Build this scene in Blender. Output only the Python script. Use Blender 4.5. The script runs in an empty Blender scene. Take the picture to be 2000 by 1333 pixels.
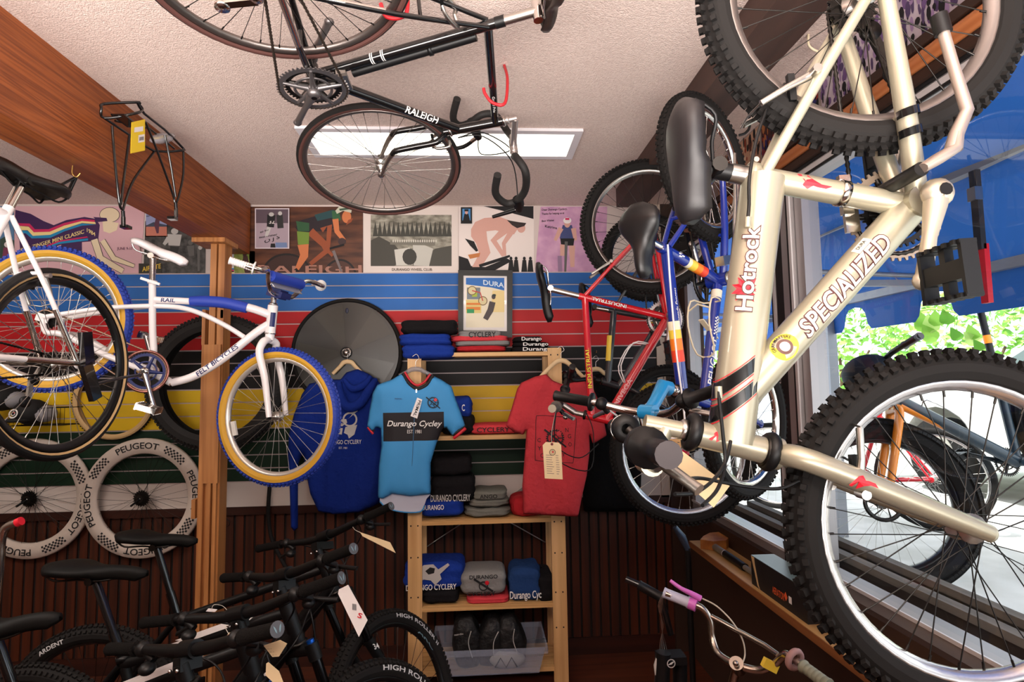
import bpy, bmesh, math, random
from math import pi, sin, cos, radians as rad, sqrt, atan2
from mathutils import Vector as V, Matrix, geometry, noise
random.seed(7)
S = bpy.context.scene
COL = S.collection
# ---------------------------------------------------------------- camera
FPX = 1100.0; HC = 1.66
fy = V((-64, -85.5, -FPX)).normalized()
up = V((-.016, 1, 0)); up.z = -(up.x*fy.x+up.y*fy.y)/fy.z; up.normalize()
rx = fy.cross(up)
CM = Matrix((rx, fy, up))                       # camera axes -> world
cd = bpy.data.cameras.new('camera'); cam = bpy.data.objects.new('camera', cd); COL.objects.link(cam)
cd.sensor_width = 36; cd.lens = FPX/2000*36; cd.clip_start = .02; cd.clip_end = 200
cam.matrix_world = Matrix.Translation((0, 0, HC)) @ CM.to_4x4()
S.camera = cam
CO = V((0, 0, HC))
def ray(px, py): return CM @ V(((px-1000)/FPX, -(py-666.5)/FPX, -1))
def aY(px, py, y): d = ray(px, py); return CO+d*(y/d.y)
def aX(px, py, x): d = ray(px, py); return CO+d*(x/d.x)
def aZ(px, py, z): d = ray(px, py); return CO+d*((z-HC)/d.z)
# ---------------------------------------------------------------- light
S.view_settings.view_transform = 'Standard'; S.view_settings.look = 'None'
S.view_settings.exposure = 0.10; S.view_settings.gamma = 1; S.view_settings.use_curve_mapping = False
W = bpy.data.worlds.new('sky'); S.world = W; W.use_nodes = True
wb = W.node_tree.nodes['Background']; wb.inputs[0].default_value = (.86, .93, 1, 1); wb.inputs[1].default_value = 2.6
YW = 3.58; XW = 1.28; CZ = 2.82
def lamp(kind, name, loc, rot, energy, color=(1, 1, 1), size=(1, 1)):
    l = bpy.data.lights.new(name, kind); l.energy = energy; l.color = color
    if kind == 'AREA': l.shape = 'RECTANGLE'; l.size, l.size_y = size
    if kind == 'SUN': l.angle = size[0]
    o = bpy.data.objects.new(name, l); COL.objects.link(o); o.location = loc; o.rotation_euler = rot
    return o
lamp('SUN', 'sun', (6, 4, 8), (rad(8), rad(-26), 0), 7, (1, .96, .88), (.01, 1))
lamp('AREA', 'upward_fill_light', (-.4, -.9, 1.55), (rad(147), 0, 0), 215, (1, .92, .87), (3.6, 1.2)).data.spread = rad(125)  # unseen fill lamp added behind the camera, tilted up to brighten the ceiling
lamp('AREA', 'fill_light_behind', (.2, -.6, 2.78), (0, 0, 0), 30, (1, .95, .88), (1.2, .3))  # unseen overhead fill lamp added behind the camera to light the room
lamp('AREA', 'ceiling_light_left', (-2.3, 1.2, 2.78), (0, 0, 0), 30, (1, .95, .88), (1.2, .3))
# ---------------------------------------------------------------- materials
def lin(c): return tuple(((x/255)/12.92 if x <= 10 else ((x/255+.055)/1.055)**2.4) for x in c)+(1,)
MATS = {}
def mat(name, rgb=(128, 128, 128), rough=.5, metal=0, bump=None, var=None, alpha=1, coat=0, emit=0, spec=.5):
    if name in MATS: return MATS[name]
    m = bpy.data.materials.new(name); m.use_nodes = True; MATS[name] = m
    n = m.node_tree.nodes; L = m.node_tree.links; b = n['Principled BSDF']
    b.inputs['Base Color'].default_value = lin(rgb); b.inputs['Roughness'].default_value = rough; b.inputs['Metallic'].default_value = metal
    b.inputs['Coat Weight'].default_value = coat; b.inputs['Alpha'].default_value = alpha; b.inputs['Specular IOR Level'].default_value = spec
    if emit: b.inputs['Emission Color'].default_value = lin(rgb); b.inputs['Emission Strength'].default_value = emit
    if var or bump:
        tc = n.new('ShaderNodeTexCoord')
    if var:   # (rgb2, scale, detail, stretch)
        mp = n.new('ShaderNodeMapping'); mp.inputs['Scale'].default_value = var[3] if len(var) > 3 else (1, 1, 1)
        t = n.new('ShaderNodeTexNoise'); t.inputs['Scale'].default_value = var[1]; t.inputs['Detail'].default_value = var[2]
        r = n.new('ShaderNodeValToRGB'); r.color_ramp.elements[0].color = lin(rgb); r.color_ramp.elements[1].color = lin(var[0])
        r.color_ramp.elements[0].position = .35; r.color_ramp.elements[1].position = .65
        L.new(tc.outputs['Object'], mp.inputs[0]); L.new(mp.outputs[0], t.inputs[0]); L.new(t.outputs[0], r.inputs[0]); L.new(r.outputs[0], b.inputs['Base Color'])
    if bump:  # (scale, strength)
        t = n.new('ShaderNodeTexNoise'); t.inputs['Scale'].default_value = bump[0]; t.inputs['Detail'].default_value = 3
        bm_ = n.new('ShaderNodeBump'); bm_.inputs['Strength'].default_value = bump[1]; bm_.inputs['Distance'].default_value = bump[2] if len(bump) > 2 else .01
        L.new(tc.outputs['Object'], t.inputs[0]); L.new(t.outputs[0], bm_.inputs['Height']); L.new(bm_.outputs[0], b.inputs['Normal'])
    return m
def wood(name, c1, c2, axis='y', scale=14, rough=.45, c3=None, coat=0):
    if name in MATS: return MATS[name]
    m = mat(name, c1, rough, coat=coat); n = m.node_tree.nodes; L = m.node_tree.links; b = n['Principled BSDF']
    tc = n.new('ShaderNodeTexCoord'); mp = n.new('ShaderNodeMapping')
    mp.inputs['Scale'].default_value = {'y': (1, .035, 1), 'z': (1, 1, .035), 'x': (.035, 1, 1)}[axis]
    no = n.new('ShaderNodeTexNoise'); no.inputs['Scale'].default_value = scale*.35; no.inputs['Detail'].default_value = 2; no.inputs['Distortion'].default_value = .6
    mu = n.new('ShaderNodeMath'); mu.operation = 'MULTIPLY'; mu.inputs[1].default_value = 22
    fr = n.new('ShaderNodeMath'); fr.operation = 'PINGPONG'; fr.inputs[1].default_value = 1
    n2 = n.new('ShaderNodeTexNoise'); n2.inputs['Scale'].default_value = scale*5; n2.inputs['Detail'].default_value = 4
    ad = n.new('ShaderNodeMath'); ad.operation = 'MULTIPLY_ADD'; ad.inputs[1].default_value = .5
    r = n.new('ShaderNodeValToRGB'); r.color_ramp.elements[0].color = lin(c1); r.color_ramp.elements[1].color = lin(c2)
    r.color_ramp.elements[0].position = .25; r.color_ramp.elements[1].position = 1.1 if False else 1
    L.new(tc.outputs['Object'], mp.inputs[0]); L.new(mp.outputs[0], no.inputs[0]); L.new(mp.outputs[0], n2.inputs[0])
    L.new(no.outputs[0], mu.inputs[0]); L.new(mu.outputs[0], fr.inputs[0]); L.new(fr.outputs[0], ad.inputs[0]); L.new(n2.outputs[0], ad.inputs[2])
    L.new(ad.outputs[0], r.inputs[0]); L.new(r.outputs[0], b.inputs['Base Color'])
    return m
# ---------------------------------------------------------------- mesh builder
class MB:
    def __init__(s, m=None): s.v = []; s.f = []; s.mi = []; s.sm = []; s.ms = []; s.c = 0; s.X = None; (s.m(m) if m else None)
    def m(s, m):
        if m not in s.ms: s.ms.append(m)
        s.c = s.ms.index(m); return s
    def add(s, vs, fs, smooth=True):
        o = len(s.v)
        s.v += [(s.X @ V(p) if s.X else V(p)) for p in vs]
        for f in fs: s.f.append([i+o for i in f]); s.mi.append(s.c); s.sm.append(smooth)
        return s
    def tube(s, pts, r, n=10, cap=True, flat=None, closed=False, sub=0):
        pts = [V(p) for p in pts]
        if sub:
            P = [pts[0]]+pts+[pts[-1]] if not closed else [pts[-1]]+pts+pts[:2]; q = []; rr = []
            rl = r if isinstance(r, (list, tuple)) else None
            for i in range(1, len(P)-2):
                for k in range(sub):
                    t = k/sub; a, b, c, d = P[i-1:i+3]
                    q.append(.5*((2*b)+(c-a)*t+(2*a-5*b+4*c-d)*t*t+(3*b-a-3*c+d)*t**3))
                    if rl: rr.append(rl[i-1]*(1-t)+rl[min(i, len(rl)-1)]*t)
            if not closed:
                q.append(pts[-1])
                if rl: rr.append(rl[-1])
            pts = q; r = rr if rl else r
        k = len(pts); R = r if isinstance(r, (list, tuple)) else [r]*k
        T = []
        for i in range(k):
            a = pts[i-1] if (i > 0 or closed) else pts[0]; b = pts[(i+1) % k] if (i < k-1 or closed) else pts[-1]
            t = (b-a); T.append(t.normalized() if t.length > 1e-9 else V((0, 0, 1)))
        u = T[0].orthogonal().normalized()
        if flat: 
            u = V(flat[0]); u = (u-T[0]*u.dot(T[0])).normalized()
        vs = []
        for i in range(k):
            u = (u-T[i]*u.dot(T[i])).normalized(); w = T[i].cross(u); fl = flat[1] if flat else 1
            for j in range(n):
                a = 2*pi*j/n; vs.append(pts[i]+(u*cos(a)+w*sin(a)*fl)*R[i])
        fs = [[i*n+j, i*n+(j+1) % n, ((i+1) % k)*n+(j+1) % n, ((i+1) % k)*n+j] for i in range(k if closed else k-1) for j in range(n)]
        if cap and not closed:
            b = len(vs)
            vs2 = vs+[vs[j] for j in range(n)]+[vs[(k-1)*n+j] for j in range(n)]
            fs.append([b+j for j in range(n)][::-1]); fs.append([b+n+j for j in range(n)]); vs = vs2
        return s.add(vs, fs)
    def cyl(s, a, b, r, r2=None, n=16): return s.tube([a, b], [r, r if r2 is None else r2], n)
    def box(s, c, d, R=None, bev=0):
        c = V(c); vs = []
        for x in (-.5, .5):
            for y in (-.5, .5):
                for z in (-.5, .5):
                    p = V((x*d[0], y*d[1], z*d[2])); vs.append(c+(R @ p if R else p))
        return s.add(vs, [[0, 1, 3, 2], [4, 6, 7, 5], [0, 4, 5, 1], [2, 3, 7, 6], [0, 2, 6, 4], [1, 5, 7, 3]], False)
    def bb(s, a, b): a = V(a); b = V(b); return s.box((a+b)/2, tuple(abs(x) for x in (b-a)))
    def quad(s, *p): return s.add(p, [list(range(len(p)))], False)
    def poly(s, pts, thick=None):
        pts = [V(p) for p in pts]; tr = geometry.tessellate_polygon([pts])
        nn = sum(((pts[i]-pts[0]).cross(pts[(i+1) % len(pts)]-pts[0]) for i in range(1, len(pts))), V())
        if nn.length: nn.normalize()
        if thick is None: return s.add(pts, [list(t) for t in tr], False)
        k = len(pts); q = [p-nn*thick/2 for p in pts]+[p+nn*thick/2 for p in pts]
        return s.add(q, [list(t) for t in tr]+[[i+k for i in t][::-1] for t in tr]+[[i, (i+1) % k, (i+1) % k+k, i+k] for i in range(k)], False)
    def lathe(s, prof, c=(0, 0, 0), ax=(0, 1, 0), n=24, closed=False, smooth=True, a0=0, a1=None):
        ax = V(ax).normalized(); u = ax.orthogonal().normalized(); w = ax.cross(u); c = V(c); k = len(prof); vs = []
        full = a1 is None; nn = n if full else n+1; a1 = 2*pi if full else a1
        for i in range(nn):
            a = a0+(a1-a0)*i/n; e = u*cos(a)+w*sin(a)
            for r, h in prof: vs.append(c+e*r+ax*h)
        fs = []
        for i in range(n):
            for j in range(k if closed else k-1):
                fs.append([i*k+j, ((i+1) % nn)*k+j, ((i+1) % nn)*k+(j+1) % k, i*k+(j+1) % k])
        return s.add(vs, fs, smooth)
    def torus(s, c, ax, R, r, n=32, m=8):
        return s.lathe([(R+r*cos(2*pi*j/m), r*sin(2*pi*j/m)) for j in range(m)], c, ax, n, True)
    def ball(s, c, r, R=None, n=12, m=8):
        r = (r, r, r) if not isinstance(r, (tuple, list)) else r; c = V(c); vs = []
        for i in range(m+1):
            t = pi*i/m
            for j in range(n):
                a = 2*pi*j/n; p = V((r[0]*sin(t)*cos(a), r[1]*sin(t)*sin(a), r[2]*cos(t))); vs.append(c+(R @ p if R else p))
        return s.add(vs, [[i*n+j, (i+1)*n+j, (i+1)*n+(j+1) % n, i*n+(j+1) % n] for i in range(m) for j in range(n)])
    def build(s, name, parent=None, label=None, mw=None):
        me = bpy.data.meshes.new(name); me.from_pydata([tuple(p) for p in s.v], [], s.f)
        for m in s.ms: me.materials.append(m)
        me.polygons.foreach_set('material_index', s.mi); me.polygons.foreach_set('use_smooth', s.sm); me.validate(); me.update()
        o = bpy.data.objects.new(name, me); COL.objects.link(o)
        if parent: o.parent = parent
        if mw is not None: o.matrix_local = mw
        if label: o['label'] = label
        return o
def tag(o, label, cat, group=None, kind=None):
    o['label'] = label; o['category'] = cat
    if group: o['group'] = group
    if kind: o['kind'] = kind
    return o
def struct(o): o['kind'] = 'structure'; return o
def empty(name, loc=(0, 0, 0), mw=None):
    o = bpy.data.objects.new(name, None); COL.objects.link(o); o.location = loc; o.empty_display_size = .05
    if mw is not None: o.matrix_world = mw
    return o
_T = {}
def text(body, off=0):
    """flat text mesh, origin lower left, height of capitals = 1"""
    if (body, off) in _T: return _T[(body, off)]
    c = bpy.data.curves.new('t', 'FONT'); c.body = body; c.size = 1.43; c.offset = off; c.resolution_u = 3
    o = bpy.data.objects.new('t', c); me = bpy.data.meshes.new_from_object(o); bm = bmesh.new(); bm.from_mesh(me)
    for k in range(-2, 9): bmesh.ops.bisect_plane(bm, geom=bm.verts[:]+bm.edges[:]+bm.faces[:], plane_co=(0, k*.16, 0), plane_no=(0, 1, 0))
    bm.to_mesh(me); bm.free()
    vs = [tuple(v.co) for v in me.vertices]; fs = [list(p.vertices) for p in me.polygons]
    bpy.data.objects.remove(o); bpy.data.curves.remove(c); bpy.data.meshes.remove(me)
    w = max(v[0] for v in vs) if vs else 1
    _T[(body, off)] = (vs, fs, w); return vs, fs, w
def letters(mb, body, m, h, fn, width=None, off=.022, shear=0, center=False):
    """fn(u,v) -> point; h cap height in metres; width fits the word"""
    vs, fs, w = text(body, 0); sx = (width/w if width else h); vs, fs, _ = text(body, off)
    mb.m(m); o = -w*sx/2 if center else 0
    mb.add([fn(p[0]*sx+o+p[1]*h*shear, p[1]*h) for p in vs], fs, False)
def plane_fn(o, ux, uy, lift=0):
    o = V(o); ux = V(ux).normalized(); uy = V(uy).normalized(); n = ux.cross(uy)
    return lambda u, v: o+ux*u+uy*v+n*lift
def tube_fn(p0, p1, r, side, up_, start=0, lift=.0006, voff=0):
    """wrap text on tube p0->p1 (text runs along), side= direction facing the reader"""
    p0 = V(p0); d = (V(p1)-p0).normalized(); sd = V(side); sd = (sd-d*sd.dot(d)).normalized(); uu = sd.cross(d)
    if uu.dot(V(up_)) < 0: uu = -uu
    def f(u, v):
        a = (v+voff)/r; return p0+d*(start+u)+(sd*cos(a)+uu*sin(a))*(r+lift)
    return f
BLK = mat('black_plastic', (13, 13, 14), .45, spec=.35); RUB = mat('black_rubber', (24, 22, 21), .8, spec=.25); CHR = mat('chrome', (215, 210, 205), .16, 1)
ALU = mat('aluminium', (190, 186, 180), .32, 1); DST = mat('dark_steel', (62, 60, 58), .4, 1); WHT = mat('white_paint', (238, 232, 230), .3, coat=.4)
TAG = mat('manila_tag', (228, 204, 160), .8); INK = mat('ink_black', (18, 17, 20), .7); WINK = mat('white_ink', (235, 232, 228), .6); STR = mat('string', (210, 205, 190), .8)
RED = mat('red_paint', (190, 22, 34), .3, coat=.5); REDH = mat('red_vinyl_hook', (190, 30, 40), .45)
GLOSSBLK = mat('gloss_black_paint', (14, 14, 15), .2, coat=.6)
# ================================================================ ROOM
ceilm = mat('popcorn_ceiling', (220, 198, 188), .95, bump=(230, 1.0, .005), var=((234, 214, 204), 90, 3))
b = MB(ceilm).bb((-3.4, -2.6, CZ), (XW+.12, YW+.1, CZ+.1)); struct(b.build('ceiling'))
flo = wood('floor_boards', (58, 26, 14), (92, 44, 24), 'x', 10, .5)
struct(MB(flo).bb((-3.4, -2.6, -.1), (XW+.12, YW+.1, 0)).build('floor'))
wallm = mat('pale_wall', (214, 200, 194), .85)
struct(MB(wallm).bb((-3.4, YW, 0), (XW+.12, YW+.1, CZ)).build('wall_back'))
struct(MB(mat('dim_wall', (120, 105, 95), .9)).bb((-3.5, -2.6, 0), (-3.4, YW+.1, CZ)).build('wall_left'))
# front wall behind the photographer is solid and outside the frame
struct(MB(MATS['dim_wall']).bb((-3.4, -2.7, 0), (XW+.12, -2.6, CZ)).build('wall_front'))
WZ0, WZ1 = .90, 2.50
m = MATS['pale_wall']; dk = mat('dark_brown_trim', (52, 32, 22), .6)
w = MB(mat('shop_wall_brown', (60, 38, 26), .7)); w.bb((XW, -2.6, -.05), (XW+.12, YW, WZ0)); w.m(mat('tan_wall_strip', (176, 158, 150), .9)); w.bb((XW, -2.6, WZ1), (XW+.12, YW, CZ))
w.m(MATS['shop_wall_brown']); w.bb((XW, 3.42, WZ0), (XW+.12, YW, WZ1)); w.bb((XW, -2.6, WZ0), (XW+.12, -1.0, WZ1)); struct(w.build('wall_right'))
# beadboard wainscot
zr = aY(900, 981, YW).z
wm_ = wood('wainscot_wood', (24, 9, 4), (80, 34, 13), 'z', 9, .5); gvm = mat('bead_gap', (10, 5, 4), .8); t = MB(wm_); x = -3.4
while x < XW-.01:
    t.bb((x+.002, YW-.012, .09), (min(x+.048, XW), YW, zr)); x += .05
    t.m(gvm).bb((x+.0, YW-.004, .09), (x+.006, YW, zr)).m(wm_); x += .010
t.m(gvm).bb((-3.4, YW-.003, .09), (XW, YW-.0005, zr)); struct(t.build('trim_1'))
struct(MB(wood('rail_wood', (34, 12, 7), (58, 24, 13), 'x', 8, .45)).bb((-3.4, YW-.03, zr-.035), (XW, YW, zr+.012)).bb((-3.4, YW-.022, 0), (XW, YW, .1)).build('trim_2'))
# slat wall
zt = aY(900, 535, YW).z; rows = [('blue', (46, 110, 190), 3), ('red', (196, 30, 36), 3), ('black', (14, 10, 10), 3), ('yellow', (232, 190, 30), 3), ('green', (12, 44, 26), 4)]
zb = aY(900, 931, YW).z; ph = (zt-zb)/16
xe = 1.14
t = MB(); z = zt; grv = mat('slat_groove', (198, 180, 178), .5)
for nm, c, k in rows:
    mm = mat('slat_'+nm, c, .55, spec=.3, var=(tuple(int(q*.88) for q in c), 3, 2))
    for i in range(k):
        t.m(mm).bb((-3.4, YW-.020, z-ph+.0075), (xe, YW, z)); t.m(grv).bb((-3.4, YW-.012, z-ph), (xe, YW, z-ph+.0076)); z -= ph
t.m(mat('slat_white', (218, 208, 200), .6, var=((196, 184, 176), 2, 2))).bb((-3.4, YW-.020, zr+.012), (xe, YW, z))
t.m(grv).bb((-3.4, YW-.021, zt), (xe, YW, zt+.006))
tag(t.build('slat_wall_panel'), 'grooved display wall panel in blue, red, black, yellow, green and white stripes', 'wall panel')
struct(MB(mat('cream_trim', (205, 188, 172), .6)).bb((xe, YW-.03, zr), (xe+.055, YW, CZ)).build('trim_3'))
struct(MB(dk).bb((xe+.055, YW-.04, 0), (XW, YW, CZ)).build('trim_4'))
# beams
bw = wood('fir_beam', (100, 44, 14), (158, 84, 36), 'y', 34, .5, coat=.05)
bx = -1.424; bz = CZ-.322
tag(MB(bw).bb((bx-.15, -2.6, bz), (bx, YW-.021, CZ)).build('ceiling_beam'), 'big varnished orange brown timber beam running under the ceiling on the left', 'beam')
tag(MB(mat('dark_beam', (74, 50, 42), .6, var=((58, 38, 32), 14, 3, (1, .1, 1)))).bb((.835, -2.6, CZ-.11), (1.0, 3.27, CZ)).build('ceiling_beam'), 'narrow dark brown beam under the ceiling ending above the right hand wheels', 'beam')
# troffer
c0 = aZ(575, 245, CZ); c1 = aZ(1142, 244.5, CZ); c2 = aZ(1121, 306.5, CZ)
def troffer(x0, x1, y0, y1, label):
    fr = mat('light_frame', (226, 222, 226), .5); t = MB(fr); q = .035; zz = CZ-.014
    for a in ((x0, y0, x1, y0+q), (x0, y1-q, x1, y1), (x0, y0+q, x0+q, y1-q), (x1-q, y0+q, x1, y1-q)): t.bb((a[0], a[1], zz), (a[2], a[3], CZ-.0005))
    r = t.build('ceiling_light'); tag(r, label, 'ceiling light')
    MB(mat('light_diffuser', (255, 252, 232), .6, emit=2.6)).bb((x0+q, y0+q, CZ-.010), (x1-q, y1-q, CZ-.001)).build('diffuser', r, 'glowing white panel')
troffer(c0.x, c1.x, c0.y, c2.y, 'lit rectangular ceiling light panel behind the hanging black road bike')
troffer(-3.05, -2.34, aZ(0, 300, CZ).y-.33, aZ(0, 300, CZ).y, 'ceiling light at the far left edge, mostly out of view beside the big beam')
# window
SIL = mat('silver_frame', (176, 172, 172), .4, .6); DKF = mat('black_gasket', (16, 15, 16), .6); LTF = mat('bright_frame', (225, 222, 222), .4, .3)
gm = bpy.data.materials.new('window_glass'); gm.use_nodes = True; nt = gm.node_tree; nt.nodes.clear()
o_ = nt.nodes.new('ShaderNodeOutputMaterial'); mx = nt.nodes.new('ShaderNodeMixShader'); tr = nt.nodes.new('ShaderNodeBsdfTransparent'); gl = nt.nodes.new('ShaderNodeBsdfGlossy'); fr_ = nt.nodes.new('ShaderNodeLayerWeight'); pw = nt.nodes.new('ShaderNodeMath'); pw.operation = 'POWER'; pw.inputs[1].default_value = 4; ma = nt.nodes.new('ShaderNodeMath'); ma.operation = 'MULTIPLY_ADD'; ma.inputs[1].default_value = .55; ma.inputs[2].default_value = .035
gl.inputs[1].default_value = .02; tr.inputs[0].default_value = (.93, .95, .95, 1); fr_.inputs[0].default_value = .5
nt.links.new(fr_.outputs['Facing'], pw.inputs[0]); nt.links.new(pw.outputs[0], ma.inputs[0])
nt.links.new(ma.outputs[0], mx.inputs[0]); nt.links.new(tr.outputs[0], mx.inputs[1]); nt.links.new(gl.outputs[0], mx.inputs[2]); nt.links.new(mx.outputs[0], o_.inputs[0])
def window(name, y0, y1, q=.05):
    t = MB(SIL); X0, X1 = XW+.0, XW+.07
    t.bb((X0, y0, WZ0), (X1, y0+q, WZ1)); t.bb((X0, y1-q, WZ0), (X1, y1, WZ1)); t.bb((X0, y0+q, WZ0), (X1, y1-q, WZ0+q)); t.bb((X0, y0+q, WZ1-q), (X1, y1-q, WZ1))
    t.m(DKF); X2 = X0-.006
    t.bb((X2, y0+q-.01, WZ0), (X0, y0+q, WZ1)); t.bb((X2, y0, WZ1-.012), (X0, y1, WZ1)); t.bb((X2, y0, WZ1-q), (X0, y1, WZ1-q+.01)); t.m(LTF).bb((X2, y0+q-.026, WZ0), (X0, y0+q-.011, WZ1)); t.bb((X2, y0, WZ1-q+.011), (X0, y1, WZ1-.02)); t.bb((X2, y0, WZ0+q-.012), (X0, y1, WZ0+q))
    r = struct(t.build(name)); g = MB(gm).quad((XW+.03, y0+q, WZ0+q), (XW+.03, y1-q, WZ0+q), (XW+.03, y1-q, WZ1-q), (XW+.03, y0+q, WZ1-q)).build('glass', r); return r
window('window_1', 2.31, 3.40); window('window_2', .30, 2.16); window('window_3', -1.0, .24)
struct(MB(DKF).bb((XW-.01, 2.25, WZ0), (XW+.08, 2.31, WZ1)).m(SIL).bb((XW-.012, 2.165, WZ0), (XW+.08, 2.25, WZ1)).m(LTF).bb((XW-.018, 2.168, WZ0), (XW-.012, 2.185, WZ1)).m(DKF).bb((XW-.016, 2.186, WZ0), (XW-.012, 2.2, WZ1)).build('trim_5'))
# wood strips between the wall strip and the window head
og = wood('orange_wood', (150, 84, 46), (190, 116, 68), 'y', 8, .4)
struct(MB(dk).bb((XW-.05, -1.2, WZ1+.075), (XW, 3.5, WZ1+.105)).bb((XW-.02, -1.2, WZ1), (XW, 3.5, WZ1+.03)).m(og).tube([(XW-.03, -1.2, WZ1+.052), (XW-.03, 3.5, WZ1+.052)], .022, 10).build('trim_6'))
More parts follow.
